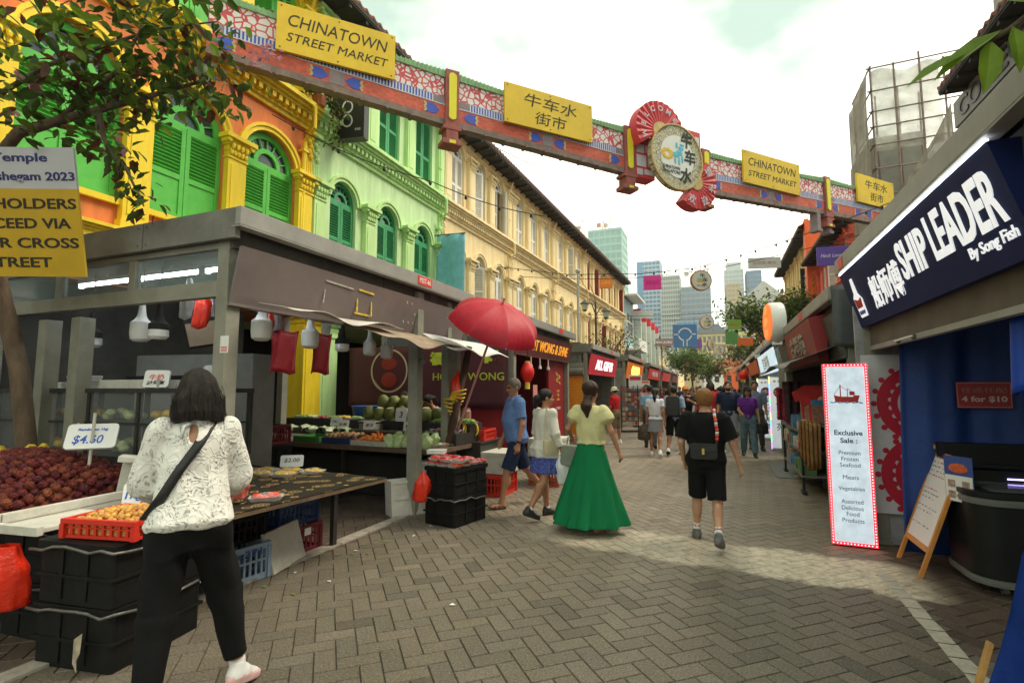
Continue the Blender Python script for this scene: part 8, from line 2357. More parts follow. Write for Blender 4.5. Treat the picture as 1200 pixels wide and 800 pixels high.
for k in range(6):
 for j in range(5):
  b = MB();b.b2(-9.0+1.5*k,-8.1+1.5*k,-0.12,0.1,5.2+3.0*j,7.2+3.0*j);obj('window',b,PANE,hb)
  b = MB();b.b2(0.6+2.2*k,2.0+2.2*k,2.38,2.6,5.4+3.0*j,7.3+3.0*j);obj('window',b,PANE,hb)
for j in range(6):
 b = MB();b.b2(-9.6,0.05,-0.2,0,4.4+3.0*j,4.75+3.0*j);obj('band',b,HOT,hb)
def tower(label,x0,x1,y,d,h,m_wall,m_glass,fl=3.6,bay=2.6,slab=0.25,fins=True,crown=0.0,top=None,rot=0.0):
 t = thing('office_tower',label,'tower',((x0+x1)/2,y+d/2,0),rot,'towers beyond the street')
 w = x1-x0
 b = MB();b.b2(-w/2,w/2,-d/2,d/2,0,h);obj('glazing',b,m_glass,t)
 b = MB();n = int(h/fl)
 for k in range(n+1):
  z = h*k/n
  b.b2(-w/2-slab,w/2+slab,-d/2-slab,d/2+slab,z-fl*0.16,z+fl*0.16)
 if crown:b.b2(-w/2*0.8,w/2*0.8,-d/2*0.8,d/2*0.8,h,h+crown)
 obj('floor_slabs',b,m_wall,t)
 if fins:
  b = MB()
  for k in range(int(w/bay)+1):
   x = -w/2+w*k/int(w/bay);b.b2(x-0.22,x+0.22,-d/2-slab*0.8,-d/2+0.1,0,h)
  for k in range(int(d/bay)+1):
   y_ = -d/2+d*k/int(d/bay)
   for s in(-1,1):b.b2(s*w/2-slab*0.8,s*w/2+slab*0.8,y_-0.22,y_+0.22,0,h)
  obj('mullions',b,m_wall,t)
 return t
TG = lambda n, c:mat('tower_'+n,c,0.35,0.2,0.05,spec=0.6)
TW = lambda n, c:mat('tower_wall_'+n,c,0.7,0.08,0.1)
tower('pale green glass tower under construction rising over the cream terrace',-77,-55,330,24,106,TW('green',(0.44,0.60,0.54)),TG('green',(0.26,0.46,0.42)),5,3.2)
tb = tower('blue glass tower with a white balcony face',-58,-40,420,22,104,TW('white',(0.58,0.62,0.66)),TG('blue',(0.10,0.24,0.42)),3.4,3.0)
b = MB();b.b2(9.01,14.5,-10,10,0,88);obj('side_wing',b,TG('blue2',(0.13,0.30,0.50)),tb)
b = MB();b.b2(-9,-4.5,-11.6,-11.2,0,104);obj('blue_strip',b,TG('blue2',(0.13,0.30,0.50)),tb)
tower('beige slab tower with close vertical ribs',-36,-23,384,18,83,TW('beige',(0.56,0.54,0.47)),TG('grey',(0.22,0.24,0.25)),3.4,1.6)
tower('grey tower with blue glass lower floors under cranes',-22,-2.5,380,22,73,TW('grey',(0.34,0.35,0.36)),TG('steel',(0.17,0.24,0.31)),4.0,3.2)
tb = tower('low blue glass block in front of the grey tower',-22.5,-1.5,340,20,44,TW('bluegrey',(0.30,0.38,0.46)),TG('blue',(0.10,0.24,0.42)),3.6,3.0)
tower('white ribbed office block below the towers',-24,-9.5,300,16,29,TW('white',(0.58,0.62,0.66)),TG('grey',(0.22,0.24,0.25)),3.4,2.0)
tower('pale stepped tower right of the street end',8.5,22.5,450,24,98,TW('pale',(0.56,0.58,0.58)),TG('pale',(0.36,0.42,0.44)),3.6,2.6,crown=7)
tower('ochre faced tower in front of the pale stepped one',9.5,19,436,12,84,TW('ochre',(0.60,0.45,0.24)),TG('ochre',(0.42,0.32,0.18)),3.6,2.6)
tower('dark blue tower far right of the street end',25,36,455,20,97,TW('navy',(0.20,0.28,0.38)),TG('navy',(0.12,0.20,0.32)),3.6,2.6)
sb = thing('stepped_block','pale building with a long sloping roof below the right towers','building',(14,305,0),0)
b = MB();b.prism([(-17,0),(20,0),(20,52),(11,60),(0,50),(-6,47),(-6,36),(-17,35)],0,20);obj('wall',b,TW('stone',(0.52,0.49,0.44)),sb)
for k in range(3):
 b = MB();b.b2(-12+9*k,-5+9*k,-0.3,0.2,19+0*k,30);obj('glazing',b,TG('greenish',(0.24,0.36,0.34)),sb)
b = MB()
for k in range(8):b.b2(-17,20,-0.25,0.1,4+4.4*k,4.5+4.4*k)
obj('ledges',b,TW('stone',(0.52,0.49,0.44)),sb)
def crane(label,x,y,z,h,jib,a,m):
 t = thing('tower_crane',label,'crane',(x,y,z),0,'tower cranes on the skyline')
 b = MB()
 for(p,q_)in((-1,-1),(1,-1),(1,1),(-1,1)):b.cyl((p,q_,0),(p,q_,h),0.22,n=4)
 for k in range(int(h/3)):
  b.cyl((-1,-1,3*k),(1,-1,3*k+3),0.15,n=4);b.cyl((1,-1,3*k),(-1,-1,3*k+3),0.15,n=4)
 obj('mast',b,m,t)
 b = MB();c, s = math.cos(a), math.sin(a)
 for o_ in(0,1.6):b.cyl((-s*o_,0,h+c*o_),(c*jib-s*o_*0.4,0,h+s*jib+c*o_*0.4),0.22,n=4)
 for k in range(int(jib/3)):b.cyl((c*3*k,0,h+s*3*k),(c*(3*k+1.5)-s*1.4,0,h+s*(3*k+1.5)+c*1.4),0.14,n=4);b.cyl((c*(3*k+1.5)-s*1.4,0,h+s*(3*k+1.5)+c*1.4),(c*(3*k+3),0,h+s*(3*k+3)),0.14,n=4)
 b.b2(-5,-2,-1,1,h-1,h+1.5);b.cyl((-4,0,h+1),(0,0,h+6),0.2,n=4);b.cyl((0,0,h),(0,0,h+6),0.3,n=4)
 obj('jib',b,m,t)
CRM = mat('crane_paint',(0.50,0.42,0.30),0.6,0.1);CRR = mat('crane_paint_red',(0.55,0.22,0.18),0.6,0.1)
crane('pale tower crane with a jib leaning left above the grey tower',-15,392,73,12,24,R(118),CRM)
crane('pale tower crane with a steep jib right of the other crane',-4,392,68,16,18,R(78),CRM)
crane('red and white crane on the green glass tower',-68,338,106,6,12,R(60),CRR)
crane('pale crane left of the red one on the green glass tower',-84,345,104,10,12,R(96),CRM)
crane('pale steep crane behind the red one on the green glass tower',-66,352,108,8,15,R(75),CRM)
b = MB();b.grid(lambda u,v:(-700+1400*u,480+260*v,-0.5+14*math.sin(PI*v)*(0.6+0.4*math.sin(9*u))),40,12)
tag(obj('far_terrain',b,mat('far_green',(0.10,0.13,0.08),0.9,0.3,0.02)),'low far ground beyond the towers','terrain',kind='structure')
# --- street lamp, poles, cables and the signs that hang from them
LPM = mat('lamp_post_dark',(0.06,0.055,0.045),0.5,0.2,8)
def street_lamp(label,x,y,h,s=1.0):
 t = thing('street_lamp',label,'street lamp',(x,y,0),R(20),'two armed street lamps')
 b = MB();b.cyl((0,0,0),(0,0,1.0),0.09,0.07,10);b.cyl((0,0,1.0),(0,0,h),0.055,0.04,10);b.lathe([(0.09,0),(0.11,0.05),(0.06,0.1)],(0,0,1.0),10);obj('post',b,LPM,t,smooth=True)
 b = MB();b.tube([(0,0,h-0.5),(-0.15,0,h-0.05),(-0.42,0,h+0.02)],0.022,6);b.tube([(0,0,h-0.55),(0.2,0,h-0.2),(0.40,0,h-0.28)],0.022,6);b.tube([(0,0,h),(-0.06,0,h+0.35),(-0.22,0,h+0.75)],0.02,6,0.008);obj('arm',b,LPM,t)
 for(dx,dz)in((-0.44,-0.30),(0.42,-0.62)):
  ln = MB();ln.lathe([(0.10,0),(0.15,0.24)],n=6,c=(dx,0,h+dz));o_ = obj('lantern',ln,mat('lantern_glass',(0.50,0.55,0.42),0.2,0.1,9),t)
  ln = MB();ln.lathe([(0.20,0.24),(0.19,0.27),(0.06,0.36),(0.02,0.40)],n=10,c=(dx,0,h+dz));ln.lathe([(0.05,-0.06),(0.11,0.0)],n=6,c=(dx,0,h+dz));obj('lantern_cap',ln,LPM,o_)
street_lamp('dark street lamp with two lanterns in front of the maroon shutters',-4.5,20.4,5.1)
street_lamp('dark street lamp with two lanterns further along by the mint block',-4.4,46,5.4)
b = MB();b.cyl((-4.4,17.2,0),(-4.4,17.2,5.65),0.05,0.045,10);b.ball((-4.4,17.2,5.7),0.09,10,6);tag(obj('utility_pole',b,mat('pole_grey',(0.45,0.45,0.42),0.5,0.15)),'slim grey utility pole in front of the cream shophouses','pole')
def cable_line(label,pts,r=0.012,g='cables over the street',beads=0):
 b = MB()
 fine = []
 for a, c in zip(pts[:-1],pts[1:]):
  for k in range(10):fine.append(tuple(np.array(a)*(1-k/10)+np.array(c)*(k/10)))
 fine.append(pts[-1])
 b.tube(fine,r,5)
 for k in range(beads):
  p_ = fine[int((k+0.5)*len(fine)/beads)];b.ball((p_[0],p_[1],p_[2]-0.04),0.035,6,4,(1,1,1.5))
 return tag(obj('overhead_cable',b,MATS['cable_black']),label,'cable',g)
def sag(p,q_,d):return[tuple(np.array(p)*(1-k/8)+np.array(q_)*(k/8)-np.array([0,0,d*math.sin(PI*k/8)]))for k in range(9)]
cable_line('black festoon cable sagging across the street with the largest round sign',[(-8.2,19.0,6.6),(-5.3,19.0,6.03),(-2.4,19.0,5.82),(-0.5,19.0,5.88),(1.83,19.0,6.42),(3.5,19.0,6.88),(5.7,19.0,7.6)],0.014,beads=26)
cable_line('thin black cable from the yellow house to the gateway pilaster',sag((-8.2,7.4,7.15),(-5.2,8.6,5.75),0.15)+sag((-5.2,8.6,5.75),(-3.4,10.5,5.4),0.1)[1:],0.010,beads=7)
cable_line('thin cable under the gateway towards the emblem',sag((-4.6,9.2,6.9),(-1.6,12.6,6.55),0.3),0.008)
cable_line('thin cable above the gift kiosk between pole and houses',sag((-4.4,17.2,5.6),(-7.2,44,6.6),0.8),0.010)
cable_line('thin cable over the far street with the second round sign',sag((-7.2,27.9,5.8),(5.6,27.9,6.2),0.55),0.012)
cable_line('thin cable over the far street with the green square sign',sag((-7.2,30.1,5.9),(5.6,30.1,6.0),0.5),0.012)
cable_line('thin cable over the street with the orange and pink signs',sag((-8.0,21.1,6.6),(5.6,18.2,6.6),0.75),0.012)
cable_line('thin cable in front of the pale yellow shophouse',sag((5.4,34,6.4),(1.6,21,3.6),0.5),0.010,beads=9)
def round_sign(label,x,y,z,r,rz):
 t = thing('round_hanging_sign',label,'sign',(x,y,z),rz,'round signs hung over the street')
 MX = Matrix.Rotation(R(90),3,'X')
 b = MB();b.lathe([(r,-0.05),(r,0.05)],n=36,M=MX);obj('disc',b,mat('round_rim_brown',(0.42,0.16,0.10),0.5,0.15,9),t)
 b = MB();b.lathe([(r*0.9,0.05),(r*0.9,0.056)],n=36,M=MX);f_ = obj('face',b,mat('round_face_cream',(0.70,0.68,0.60),0.5,0.05),t)
 for ch, dx, dz in(('牛',0.12,0.45),('车',0.36,0.05),('水',0.30,-0.42)):text(ch,0.2,VOID,'character',f_,front_m(dx*r,-0.058,dz*r),0.002,0.003,height=r*0.42)
 b = MB()
 for k in range(5):b.mi = k%2;b.ball((-0.32*r+0.10*r*k,-0.056,-0.06*r+0.1*r*(k%2)),0.17*r,8,4,(1,0.06,1.1))
 obj('painted_bull_cart',b,[MATS['brush_gold'],MATS['brush_blue']],f_)
 text('CHINATOWN',0.1,VOID,'lettering',f_,front_m(-0.12*r,-0.058,-0.5*r),0.002,0.0,width=r*0.7,height=r*0.12)
 b = MB();b.cyl((0,0,r),(0,0,r+0.12),0.01,n=5);obj('hanger',b,LPM,t)
round_sign('largest round hanging sign with painted bull and black characters',-0.42,18.95,5.40,0.37,R(22))
round_sign('second round hanging sign lower and further down the street',-0.41,27.9,5.00,0.36,R(18))
round_sign('third round hanging sign, small and far above the crowd',0.2,44.0,4.7,0.42,R(-10))
round_sign('fourth round hanging sign, far and partly edge on',-0.35,41.0,4.9,0.42,R(50))
def sq_sign(label,x,y,z,w,h,col,rz,txt=None,tm=None,group='square signs hung over the street'):
 t = thing('hanging_sign',label,'sign',(x,y,z),rz,group)
 m = mat('panel_'+'_'.join(str(int(c*100))for c in col),col,0.5,0.08,4)
 b = MB();b.b2(-w/2,w/2,-0.04,0.04,-h/2,h/2);p_ = obj('panel',b,m,t,bevel=0.008)
 if txt:text(txt,0.2,tm or S_WHITE,'lettering',p_,front_m(0,-0.043,0),0.002,0.002,width=w*0.74,height=h*0.3)
 b = MB()
 for s in(-1,1):b.cyl((s*w*0.4,0,h/2),(s*w*0.4,0,h/2+0.25),0.008,n=4)
 obj('hanger',b,LPM,t)
 return t
sq_sign('orange square hanging sign in front of the last cream shophouse',-4.2,21.1,6.02,0.52,0.46,(0.85,0.22,0.03),R(10),'古早味',mat('txt_orange',(0.9,0.55,0.05),0.5))
sq_sign('bright pink square hanging sign in mid street',-2.05,18.7,5.40,0.62,0.50,(0.88,0.05,0.40),R(8),'买卖街坊',mat('txt_pink',(0.65,0.02,0.2),0.5))
sq_sign('green square hanging sign further down the street',0.97,30.0,5.05,0.68,0.55,(0.16,0.36,0.04),0,'美食街',mat('txt_red',(0.6,0.1,0.03),0.5))
bs_ = sq_sign('blue hanging panel with white ring road lines',-1.15,21.6,3.72,0.92,0.92,(0.10,0.24,0.52),R(8))
b = MB()
for k in range(28):
 if k in(0,13,14,27,20,21):continue
 a0, a1 = 2*PI*k/28, 2*PI*(k+1)/28
 b.prism([(r*math.cos(a),0.06+r*math.sin(a))for r,a in((0.27,a0),(0.27,a1),(0.22,a1),(0.22,a0))],-0.048,-0.041)
b.b2(-0.42,-0.26,-0.048,-0.041,0.04,0.085);b.b2(0.26,0.42,-0.048,-0.041,0.04,0.085);b.b2(-0.09,-0.05,-0.048,-0.041,-0.42,-0.20);b.b2(0.05,0.09,-0.048,-0.041,-0.42,-0.20)
obj('ring_lines',b,S_WHITE,bs_)
sq_sign('long pale grey hanging sign at the upper right',1.86,21.9,6.5,1.2,0.42,(0.56,0.56,0.53),R(14),'摊位街 美食',mat('txt_faded',(0.5,0.25,0.25),0.5))
sq_sign('small orange hanging sign far down the left side',-2.1,38,4.9,0.8,0.7,(0.80,0.15,0.03),0)
sq_sign('small violet hanging sign beside the far orange one',-1.3,40,4.9,0.7,0.7,(0.25,0.12,0.45),0)
sq_sign('small orange hanging sign far down the right side',1.75,36,4.6,0.9,0.5,(0.80,0.18,0.04),0)
sq_sign('small green hanging sign far down the street under the large one',1.0,37,5.0,0.8,0.9,(0.10,0.30,0.08),0)
sq_sign('white and red hanging sign far down the right side',2.4,33,5.1,1.2,0.5,(0.66,0.60,0.58),R(-6),'牛车水',S_RED)
sq_sign('white long sign sticking out from the mint block',-6.4,48.5,8.5,2.2,0.7,(0.62,0.63,0.62),R(12),None,None,None)
sq_sign('dark red and white sign sticking out from the buff house',-5.8,62,7.0,3.0,0.9,(0.30,0.20,0.20),R(12),'酒店',S_WHITE,None)
t = thing('cloth_panel','turquoise cloth panel hanging beside the lime green shophouse','banner',(-7.75,14.1,4.3),R(6))
b = MB();b.sheet(lambda u,v:(-0.48+0.96*u,0.04*math.sin(7*u),2.2*v),14,10,0.012);obj('cloth',b,mat('cloth_turquoise',(0.20,0.52,0.64),0.7,0.15,6,0.2),t,smooth='all')
b = MB();b.cyl((-0.55,0,2.22),(0.5,0,2.22),0.02,n=6);obj('rod',b,LPM,t)
t = thing('projecting_sign','black projecting sign with white rings on the lime green shophouse','shop sign',(-7.82,9.25,7.45),R(12))
b = MB();b.b2(-0.38,0.38,0,0.24,0,2.3);o_ = obj('box',b,mat('sign_black',(0.02,0.022,0.02),0.45,0.2,5),t)
for k in range(4):
 zc = 0.42+0.34*k
 b = MB()
 for j in range(24):
  a0, a1 = 2*PI*j/24, 2*PI*(j+1)/24
  b.prism([(-0.04+r*math.cos(a)*0.85,zc+r*math.sin(a))for r,a in((0.16,a0),(0.16,a1),(0.12,a1),(0.12,a0))],-0.012,-0.002)
 obj('ring',b,S_WHITE,o_)
text('448',0.1,S_WHITE,'lettering',o_,front_m(0.22,-0.003,0.2),0.002,0.0,height=0.07)
b = MB()
for k in range(24):
 a0, a1 = 2*PI*k/24, 2*PI*(k+1)/24
 b.prism([(0.02+r*math.cos(a),1.98+r*math.sin(a))for r,a in((0.24,a0),(0.24,a1),(0.22,a1),(0.22,a0))],-0.01,-0.002)
obj('crest',b,mat('crest_grey',(0.4,0.4,0.38),0.5),o_)
for(x,y,lab)in((-3.1,19.7,'tall black rack of small cards outside the gift kiosk'),(-3.05,22.4,'tall black rack of cards between the gift and gold kiosks'),(-3.0,26.8,'tall rack of red trinkets outside the gold kiosk'),(-2.95,31.5,'tall rack of souvenirs outside the long red kiosk')):
 t = thing('display_stand',lab,'display rack',(x,y,0),R(25),'display racks along the left kiosks')
 b = MB()
 for s in(-1,1):b.b2(s*0.32-0.012,s*0.32+0.012,-0.02,0.02,0,1.75)
 for k in range(9):b.b2(-0.31,0.31,-0.02,0.02,0.22+0.18*k,0.235+0.18*k)
 b.b2(-0.34,0.34,-0.2,0.2,0.02,0.05)
 obj('frame',b,VOID,t)
 b = MB();rr_ = random.Random(int(y*10))
 for k in range(8):
  for j in range(5):b.mi = rr_.randrange(4);b.b2(-0.29+0.118*j,-0.19+0.118*j,-0.035,-0.021,0.25+0.18*k,0.36+0.18*k+rr_.uniform(0,0.03))
 obj('cards',b,[mat('card_a',(0.45,0.42,0.38),0.5),mat('card_b',(0.35,0.05,0.05),0.5),mat('card_c',(0.12,0.14,0.16),0.5),mat('card_d',(0.4,0.28,0.14),0.5)],t)
for(x,y,z,w,h,lab)in((-3.3,22.6,1.9,0.55,0.62,'white and red price poster on the gold kiosk post'),(-3.35,26.0,1.85,0.5,0.3,'white poster under the far red sign of the left row')):
 b = MB();b.b2(-w/2,w/2,-0.006,0.006,-h/2,h/2);o_ = tag(obj('poster',b,CARDW),lab,'poster');o_.location = (x,y,z);o_.rotation_euler = (0,0,R(10))
 b = MB();b.b2(-w*0.42,w*0.42,-0.009,-0.006,h*0.12,h*0.38);obj('red_block',b,S_RED,o_)
for k, (y,z)in enumerate(((26.5,2.25),(29.5,2.3))):
 lantern(('nearer','farther')[k]+' red lantern under the eaves of the right hand kiosks',1.2,y,z,1.0)
# ------------------------------------------------------------------ trees and plants
def leaf_mat(name,col,tr=0.45):
 m = mat(name,col,0.45,0.35,6,spec=0.4)
 n, l = m.node_tree.nodes, m.node_tree.links
 b = n['Principled BSDF'];out = n['Material Output']
 src = b.inputs['Base Color'].links[0].from_socket
 tb = n.new('ShaderNodeBsdfTranslucent');mx = n.new('ShaderNodeMixShader');mx.inputs['Fac'].default_value = tr
 l.new(src,tb.inputs['Color']);l.new(b.outputs[0],mx.inputs[1]);l.new(tb.outputs[0],mx.inputs[2]);l.new(mx.outputs[0],out.inputs['Surface'])
 return m
LF = [leaf_mat('leaf_dark',(0.05,0.085,0.016)),leaf_mat('leaf_mid',(0.11,0.165,0.025)),leaf_mat('leaf_red',(0.10,0.035,0.018)),leaf_mat('leaf_bright',(0.16,0.26,0.025),0.5)]
FLP = leaf_mat('blossom_pink',(0.62,0.30,0.40),0.3)
BARK = mat('bark',(0.13,0.09,0.06),0.9,0.4,9,0.6,30,stretch=(1,1,0.35),dirt=0.3)
def leaf(b,c,d,up,L,W):
 """one folded pointed leaf from c along d"""
 d = Vector(d).normalized();s = d.cross(Vector(up))
 s = s.normalized()if s.length>1e-4 else d.orthogonal().normalized()
 n = s.cross(d)
 c = Vector(c)
 p = lambda a, w, h:tuple(c+d*(a*L)+s*(w*W)+n*(h*W))
 b.add([p(0,0,0),p(0.28,-0.42,0.14),p(0.62,-0.40,0.10),p(1.0,0,-0.14),p(0.62,0.40,0.10),p(0.28,0.42,0.14),p(0.45,0,0.0)],[(0,6,1),(1,6,2),(2,6,3),(3,6,4),(4,6,5),(5,6,0)])
def sprays(b,pts,n,L,rng,spread,mats_w,droop=0.5):
 """leaves round a twig path"""
 for k in range(n):
  u = rng.random()**0.8*(len(pts)-1);i = min(int(u),len(pts)-2);f = u-i
  c = Vector(pts[i])*(1-f)+Vector(pts[i+1])*f
  c+=Vector((rng.gauss(0,spread),rng.gauss(0,spread),rng.gauss(0,spread*0.8)))
  d = Vector((rng.gauss(0,1),rng.gauss(0,1),rng.gauss(0,0.6)-droop))
  b.mi = rng.choices(range(len(mats_w)),mats_w)[0]
  l_ = L*rng.uniform(0.6,1.15)
  leaf(b,c,d,(rng.gauss(0,0.5),rng.gauss(0,0.5),1),l_,l_*rng.uniform(0.42,0.6))
rt_ = random.Random(4)
tr_ = thing('street_tree','slim leaning street tree with dark drooping leaves at the far left','tree',(-6.05,2.72,0),0)
b = MB()
trunk_pts = [(-6.0,2.88,0),(-5.98,2.82,1.0),(-6.02,2.72,1.8),(-6.12,2.56,2.6),(-6.2,2.35,3.4),(-6.05,2.2,4.0),(-5.9,2.1,4.9),(-5.7,2.0,6.0)]
b.tube(trunk_pts,0.088,10,0.045)
for(x,y,z)in((-6.02,2.6,1.8),(-6.15,2.42,2.9)):b.ball((x,y-0.09,z),0.05,7,5)
limbs = [[(-6.2,2.35,3.4),(-5.55,2.36,3.82),(-5.24,2.48,3.93),(-4.9,2.60,4.02),(-4.5,2.8,4.18),(-4.15,3.0,4.35),(-3.95,2.95,4.2)],[(-5.24,2.48,3.93),(-4.75,2.65,4.38),(-4.6,2.7,4.7),(-4.5,2.75,5.1)],[(-4.9,2.60,4.02),(-4.82,2.62,3.75),(-4.62,2.70,3.47),(-4.47,2.76,3.16)],[(-6.05,2.2,4.0),(-5.3,2.4,4.4),(-4.5,2.75,4.75),(-4.0,2.98,4.85)],[(-5.9,2.1,4.9),(-5.1,2.2,5.3),(-4.3,2.45,5.6)],[(-5.9,2.1,4.9),(-4.8,1.2,5.6),(-3.4,0.6,6.0),(-1.8,0.2,6.2),(-0.4,-0.1,6.3)],[(-5.9,2.1,4.9),(-6.4,1.0,5.4),(-6.2,-0.4,5.8),(-5.2,-1.6,6.0)],[(-4.8,1.2,5.6),(-3.6,-0.4,6.1),(-2.2,-1.6,6.3)]]
for k, l_ in enumerate(limbs):b.tube(l_,0.026 if k else 0.055,7,0.006)
obj('trunk',b,BARK,tr_,world=True,smooth='all')
b = MB()
W1 = [6,3.5,1.2,0.8]
sprays(b,limbs[0][3:],210,0.14,rt_,0.17,[5,4,2,0.6],0.7)
sprays(b,limbs[0][1:5],130,0.145,rt_,0.20,W1,0.4)
sprays(b,limbs[1],180,0.15,rt_,0.24,W1,0.3)
sprays(b,limbs[2][1:],75,0.13,rt_,0.075,[4,2,3,0.3],0.9)
sprays(b,limbs[3],270,0.15,rt_,0.24,[5,4,1,2],0.5)
sprays(b,limbs[4],220,0.15,rt_,0.26,[4,4,1,2.5],0.4)
for l_ in limbs[5:]:sprays(b,l_,170,0.22,rt_,0.50,W1,0.2)
sprays(b,[(-6.3,2.2,4.2),(-5.6,2.3,4.6),(-5.2,2.4,5.2)],150,0.15,rt_,0.3,W1,0.3)
sprays(b,[(-5.2,2.45,4.1),(-4.9,2.55,4.3),(-4.3,2.85,4.45)],150,0.14,rt_,0.16,W1,0.3)
obj('crown',b,LF,tr_,world=True)
b = MB()
for(x,y,z,n_)in((-3.62,3.22,4.62,26),(-3.75,3.2,4.55,14),(-5.45,2.35,4.25,10),(-4.66,2.66,3.62,8),(-5.5,2.3,3.95,8)):
 for k in range(n_):
  c = (x+rt_.gauss(0,0.05),y+rt_.gauss(0,0.05),z+rt_.gauss(0,0.035));leaf(b,c,(rt_.gauss(0,1),rt_.gauss(0,1),rt_.gauss(0,1)),(0,0,1),0.055,0.045)
obj('blossom',b,FLP,tr_,world=True)
nb = thing('notice_board','yellow and white notice board tied to the slim street tree','notice board',(-5.42,2.30,3.05),0)
nb.rotation_euler = (R(13),R(0.5),R(22))
b = MB();b.b2(-0.62,0.58,0.0,0.02,-0.50,0.22);o_ = obj('lower_panel',b,mat('notice_yellow',(0.55,0.34,0.015),0.6,0.1,3),nb)
b = MB();b.b2(-0.62,0.58,0.0,0.0205,0.22,0.55);o2 = obj('upper_panel',b,mat('notice_white',(0.50,0.50,0.53),0.6,0.06,3),nb)
NI = mat('notice_ink',(0.025,0.022,0.015),0.6);NB_ = mat('notice_blue',(0.03,0.03,0.16),0.6)
for(s_,z,w,m,par)in(('Sri Temple',0.46,0.66,NB_,o2),('Kumbabishegam 2023',0.31,1.08,NB_,o2),('PASS HOLDERS',0.10,1.06,NI,o_),('PROCEED VIA',-0.06,0.94,NI,o_),('UPPER CROSS',-0.22,1.04,NI,o_),('STREET',-0.38,0.56,NI,o_)):
 text(s_,0.1,m,'lettering',par,front_m(0.03,-0.002,z),0.002,0.002,width=w,height=0.085 if par is o_ else 0.09)
b = MB()
for z in(-0.3,0.35):b.cyl((-0.55,0.03,z),(0.5,0.03,z),0.012,n=6)
b.cyl((-0.50,0.06,-0.7),(-0.50,0.06,0.55),0.03,n=8)
obj('batten',b,K_POST,nb)
tr2 = thing('street_tree','tree branch with large bright green leaves at the upper right corner','tree',(3.4,-1.2,0),0)
b = MB();b.tube([(3.4,-1.2,0),(3.3,-1.1,1.8),(3.1,-0.8,3.2),(2.9,-0.4,4.2),(2.6,-0.2,5.5)],0.16,10,0.06)
tw = [(3.1,-0.8,3.3),(2.6,0.6,3.75),(1.95,1.9,3.55),(1.48,2.5,3.30),(1.22,2.72,3.16),(1.06,2.78,3.10)]
b.tube(tw,0.035,7,0.006)
l2 = [[(2.9,-0.4,4.2),(1.8,0.2,5.2),(0.8,0.3,5.8)],[(2.9,-0.4,4.2),(3.6,0.8,5.2),(3.6,2.0,6.4)],[(2.6,-0.2,5.5),(1.6,-1.4,6.2),(0.6,-2.2,6.6)]]
for l_ in l2:b.tube(l_,0.05,7,0.01)
obj('trunk',b,BARK,tr2,world=True,smooth='all')
b = MB();b.mi = 3
for(c,d,up,L)in(((1.20,2.73,3.17),(-0.72,0.10,-0.42),(0.2,-0.7,1),0.24),((1.28,2.64,3.20),(-0.55,0.1,0.40),(-0.3,-0.8,0.8),0.25),((1.16,2.74,3.14),(-0.12,0.0,-1.0),(0.3,-1,0.2),0.20),((1.22,2.70,3.16),(0.15,0.1,-1.0),(0.3,-1,0.2),0.17),((1.10,2.77,3.12),(-0.8,0.1,-0.28),(0.0,-0.8,1),0.21),((1.34,2.60,3.22),(-0.35,0.2,0.75),(0.4,-0.8,0.5),0.22),((1.34,2.58,3.21),(0.4,0.1,-0.75),(0.3,-1,0.3),0.22),((1.40,2.54,3.26),(0.1,0.2,0.9),(0.4,-1,0.3),0.21)):
 leaf(b,c,d,up,L*1.2,L*0.58)
for l_ in l2:sprays(b,l_,130,0.22,rt_,0.45,[5,4,0.5,2],0.2)
obj('crown',b,LF,tr2,world=True)
def far_tree(label,x,y,h,r,zc,n,w,seed,L=0.16,trunk=0.1):
 g = random.Random(seed)
 t = thing('street_tree',label,'tree',(x,y,0),0,'street trees')
 b = MB();b.tube([(0,0,0),(0.1,0,zc*0.45),(0.05,0.1,zc)],trunk,8,trunk*0.5)
 ends = []
 for k in range(13):
  a = g.uniform(0,6.28);rr = r*math.sqrt(g.uniform(0.05,1));e = Vector((rr*math.cos(a),rr*math.sin(a),zc+(h-zc)*g.uniform(-0.35,1.0)*(1-0.3*(rr/r)**2)))
  b.tube([(0.08,0.05,zc*g.uniform(0.6,0.95)),tuple(e*0.5+Vector((0,0,zc*0.42))),tuple(e)],trunk*0.42,6,0.012);ends.append(e)
 obj('trunk',b,BARK,t,smooth='all')
 b = MB()
 for e in ends:sprays(b,[tuple(e*0.75+Vector((0,0,zc*0.25))),tuple(e)],n//13,L,g,r*0.24,w,0.2)
 obj('crown',b,LF,t)
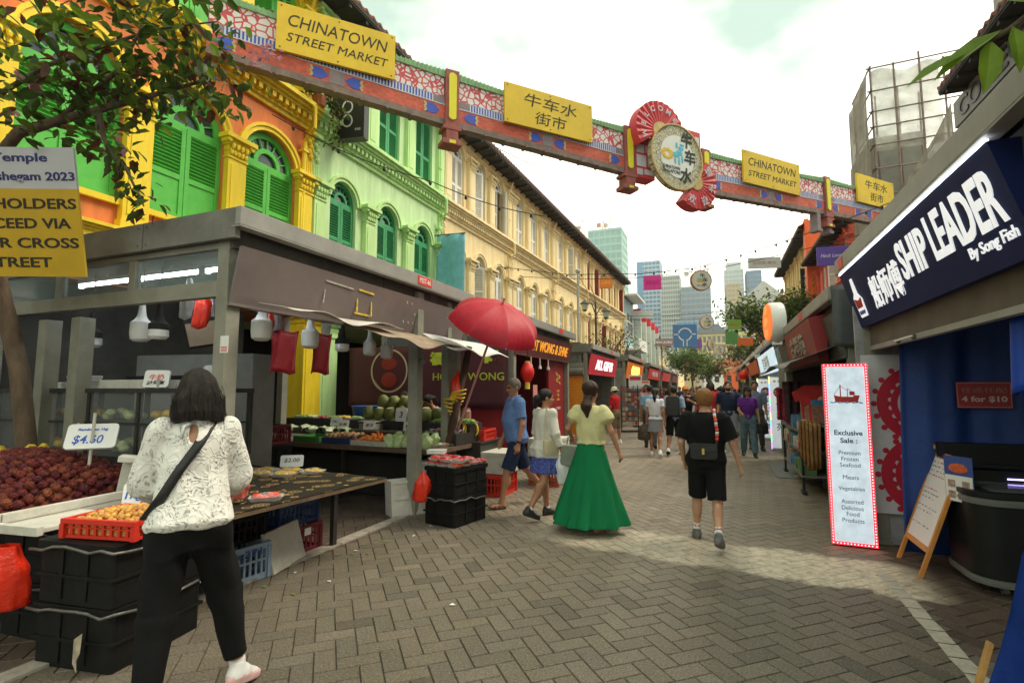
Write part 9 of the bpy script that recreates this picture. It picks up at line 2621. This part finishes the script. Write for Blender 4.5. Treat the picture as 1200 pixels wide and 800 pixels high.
far_tree('leafy green street tree behind the orange round sign',3.0,31.5,7.0,2.1,5.2,3600,[4,5,0.6,1.2],2,0.28,0.14)
far_tree('green tree in the middle distance at the left of the street end',-2.9,66,6.6,2.6,4.4,2200,[4,5,0.5,2.5],3,0.42,0.16)
far_tree('dark green tree right beside the other one at the street end',-1.2,72,5.6,2.2,3.8,1800,[5,4,1,0.6],5,0.40,0.14)
far_tree('reddish leaved tree at the right of the street end',2.6,52,6.0,2.0,4.2,1900,[2.5,2,4,0.5],6,0.32,0.14)
far_tree('reddish thin tree behind the right hand kiosks',3.6,42,6.4,1.9,4.6,700,[2,2,4,0.4],8,0.30,0.12)
far_tree('sparse brownish tree over the gift kiosk roof',-4.7,24.0,4.6,1.3,3.6,360,[1,2,4,1],9,0.15,0.07)
far_tree('second sparse brownish tree over the gold kiosk roof',-4.7,28.0,4.6,1.2,3.6,300,[1,2,4,1],10,0.16,0.07)
t = thing('hanging_plant','dry leafy plant growing from the ledge between the yellow and green houses','plant',(-8.0,8.38,7.95),0)
g = random.Random(12)
b = MB();sprays(b,[(0,-0.4,0.15),(0.1,0.2,0.2),(0.1,0.7,0.05)],150,0.16,g,0.12,[3,2,3,0.5],0.5);sprays(b,[(0.15,0.3,0.1),(0.2,0.5,-0.9)],70,0.12,g,0.09,[3,2,2,0.5],0.8);obj('leaves',b,LF,t)
b = MB();b.cyl((0,0.1,-0.1),(0,0.1,0.12),0.12,0.16,10);obj('pot',b,TERR,t)
# ------------------------------------------------------------------ thin haze over the far towers
def haze(dens):
 m = bpy.data.materials.new('thin_haze');m.use_nodes = True
 n, l = m.node_tree.nodes, m.node_tree.links
 n.clear()
 o = n.new('ShaderNodeOutputMaterial');v = n.new('ShaderNodeVolumePrincipled')
 v.inputs['Color'].default_value = (0.93,0.96,1.0,1);v.inputs['Density'].default_value = dens;v.inputs['Anisotropy'].default_value = 0.2
 l.new(v.outputs[0],o.inputs['Volume'])
 b = MB();b.b2(-460,460,-130,770,-1.2,140)
 h = obj('haze',b,m);h['kind'] = 'stuff';h['label'] = 'thin pale haze in front of the far towers'
haze(0.0004)
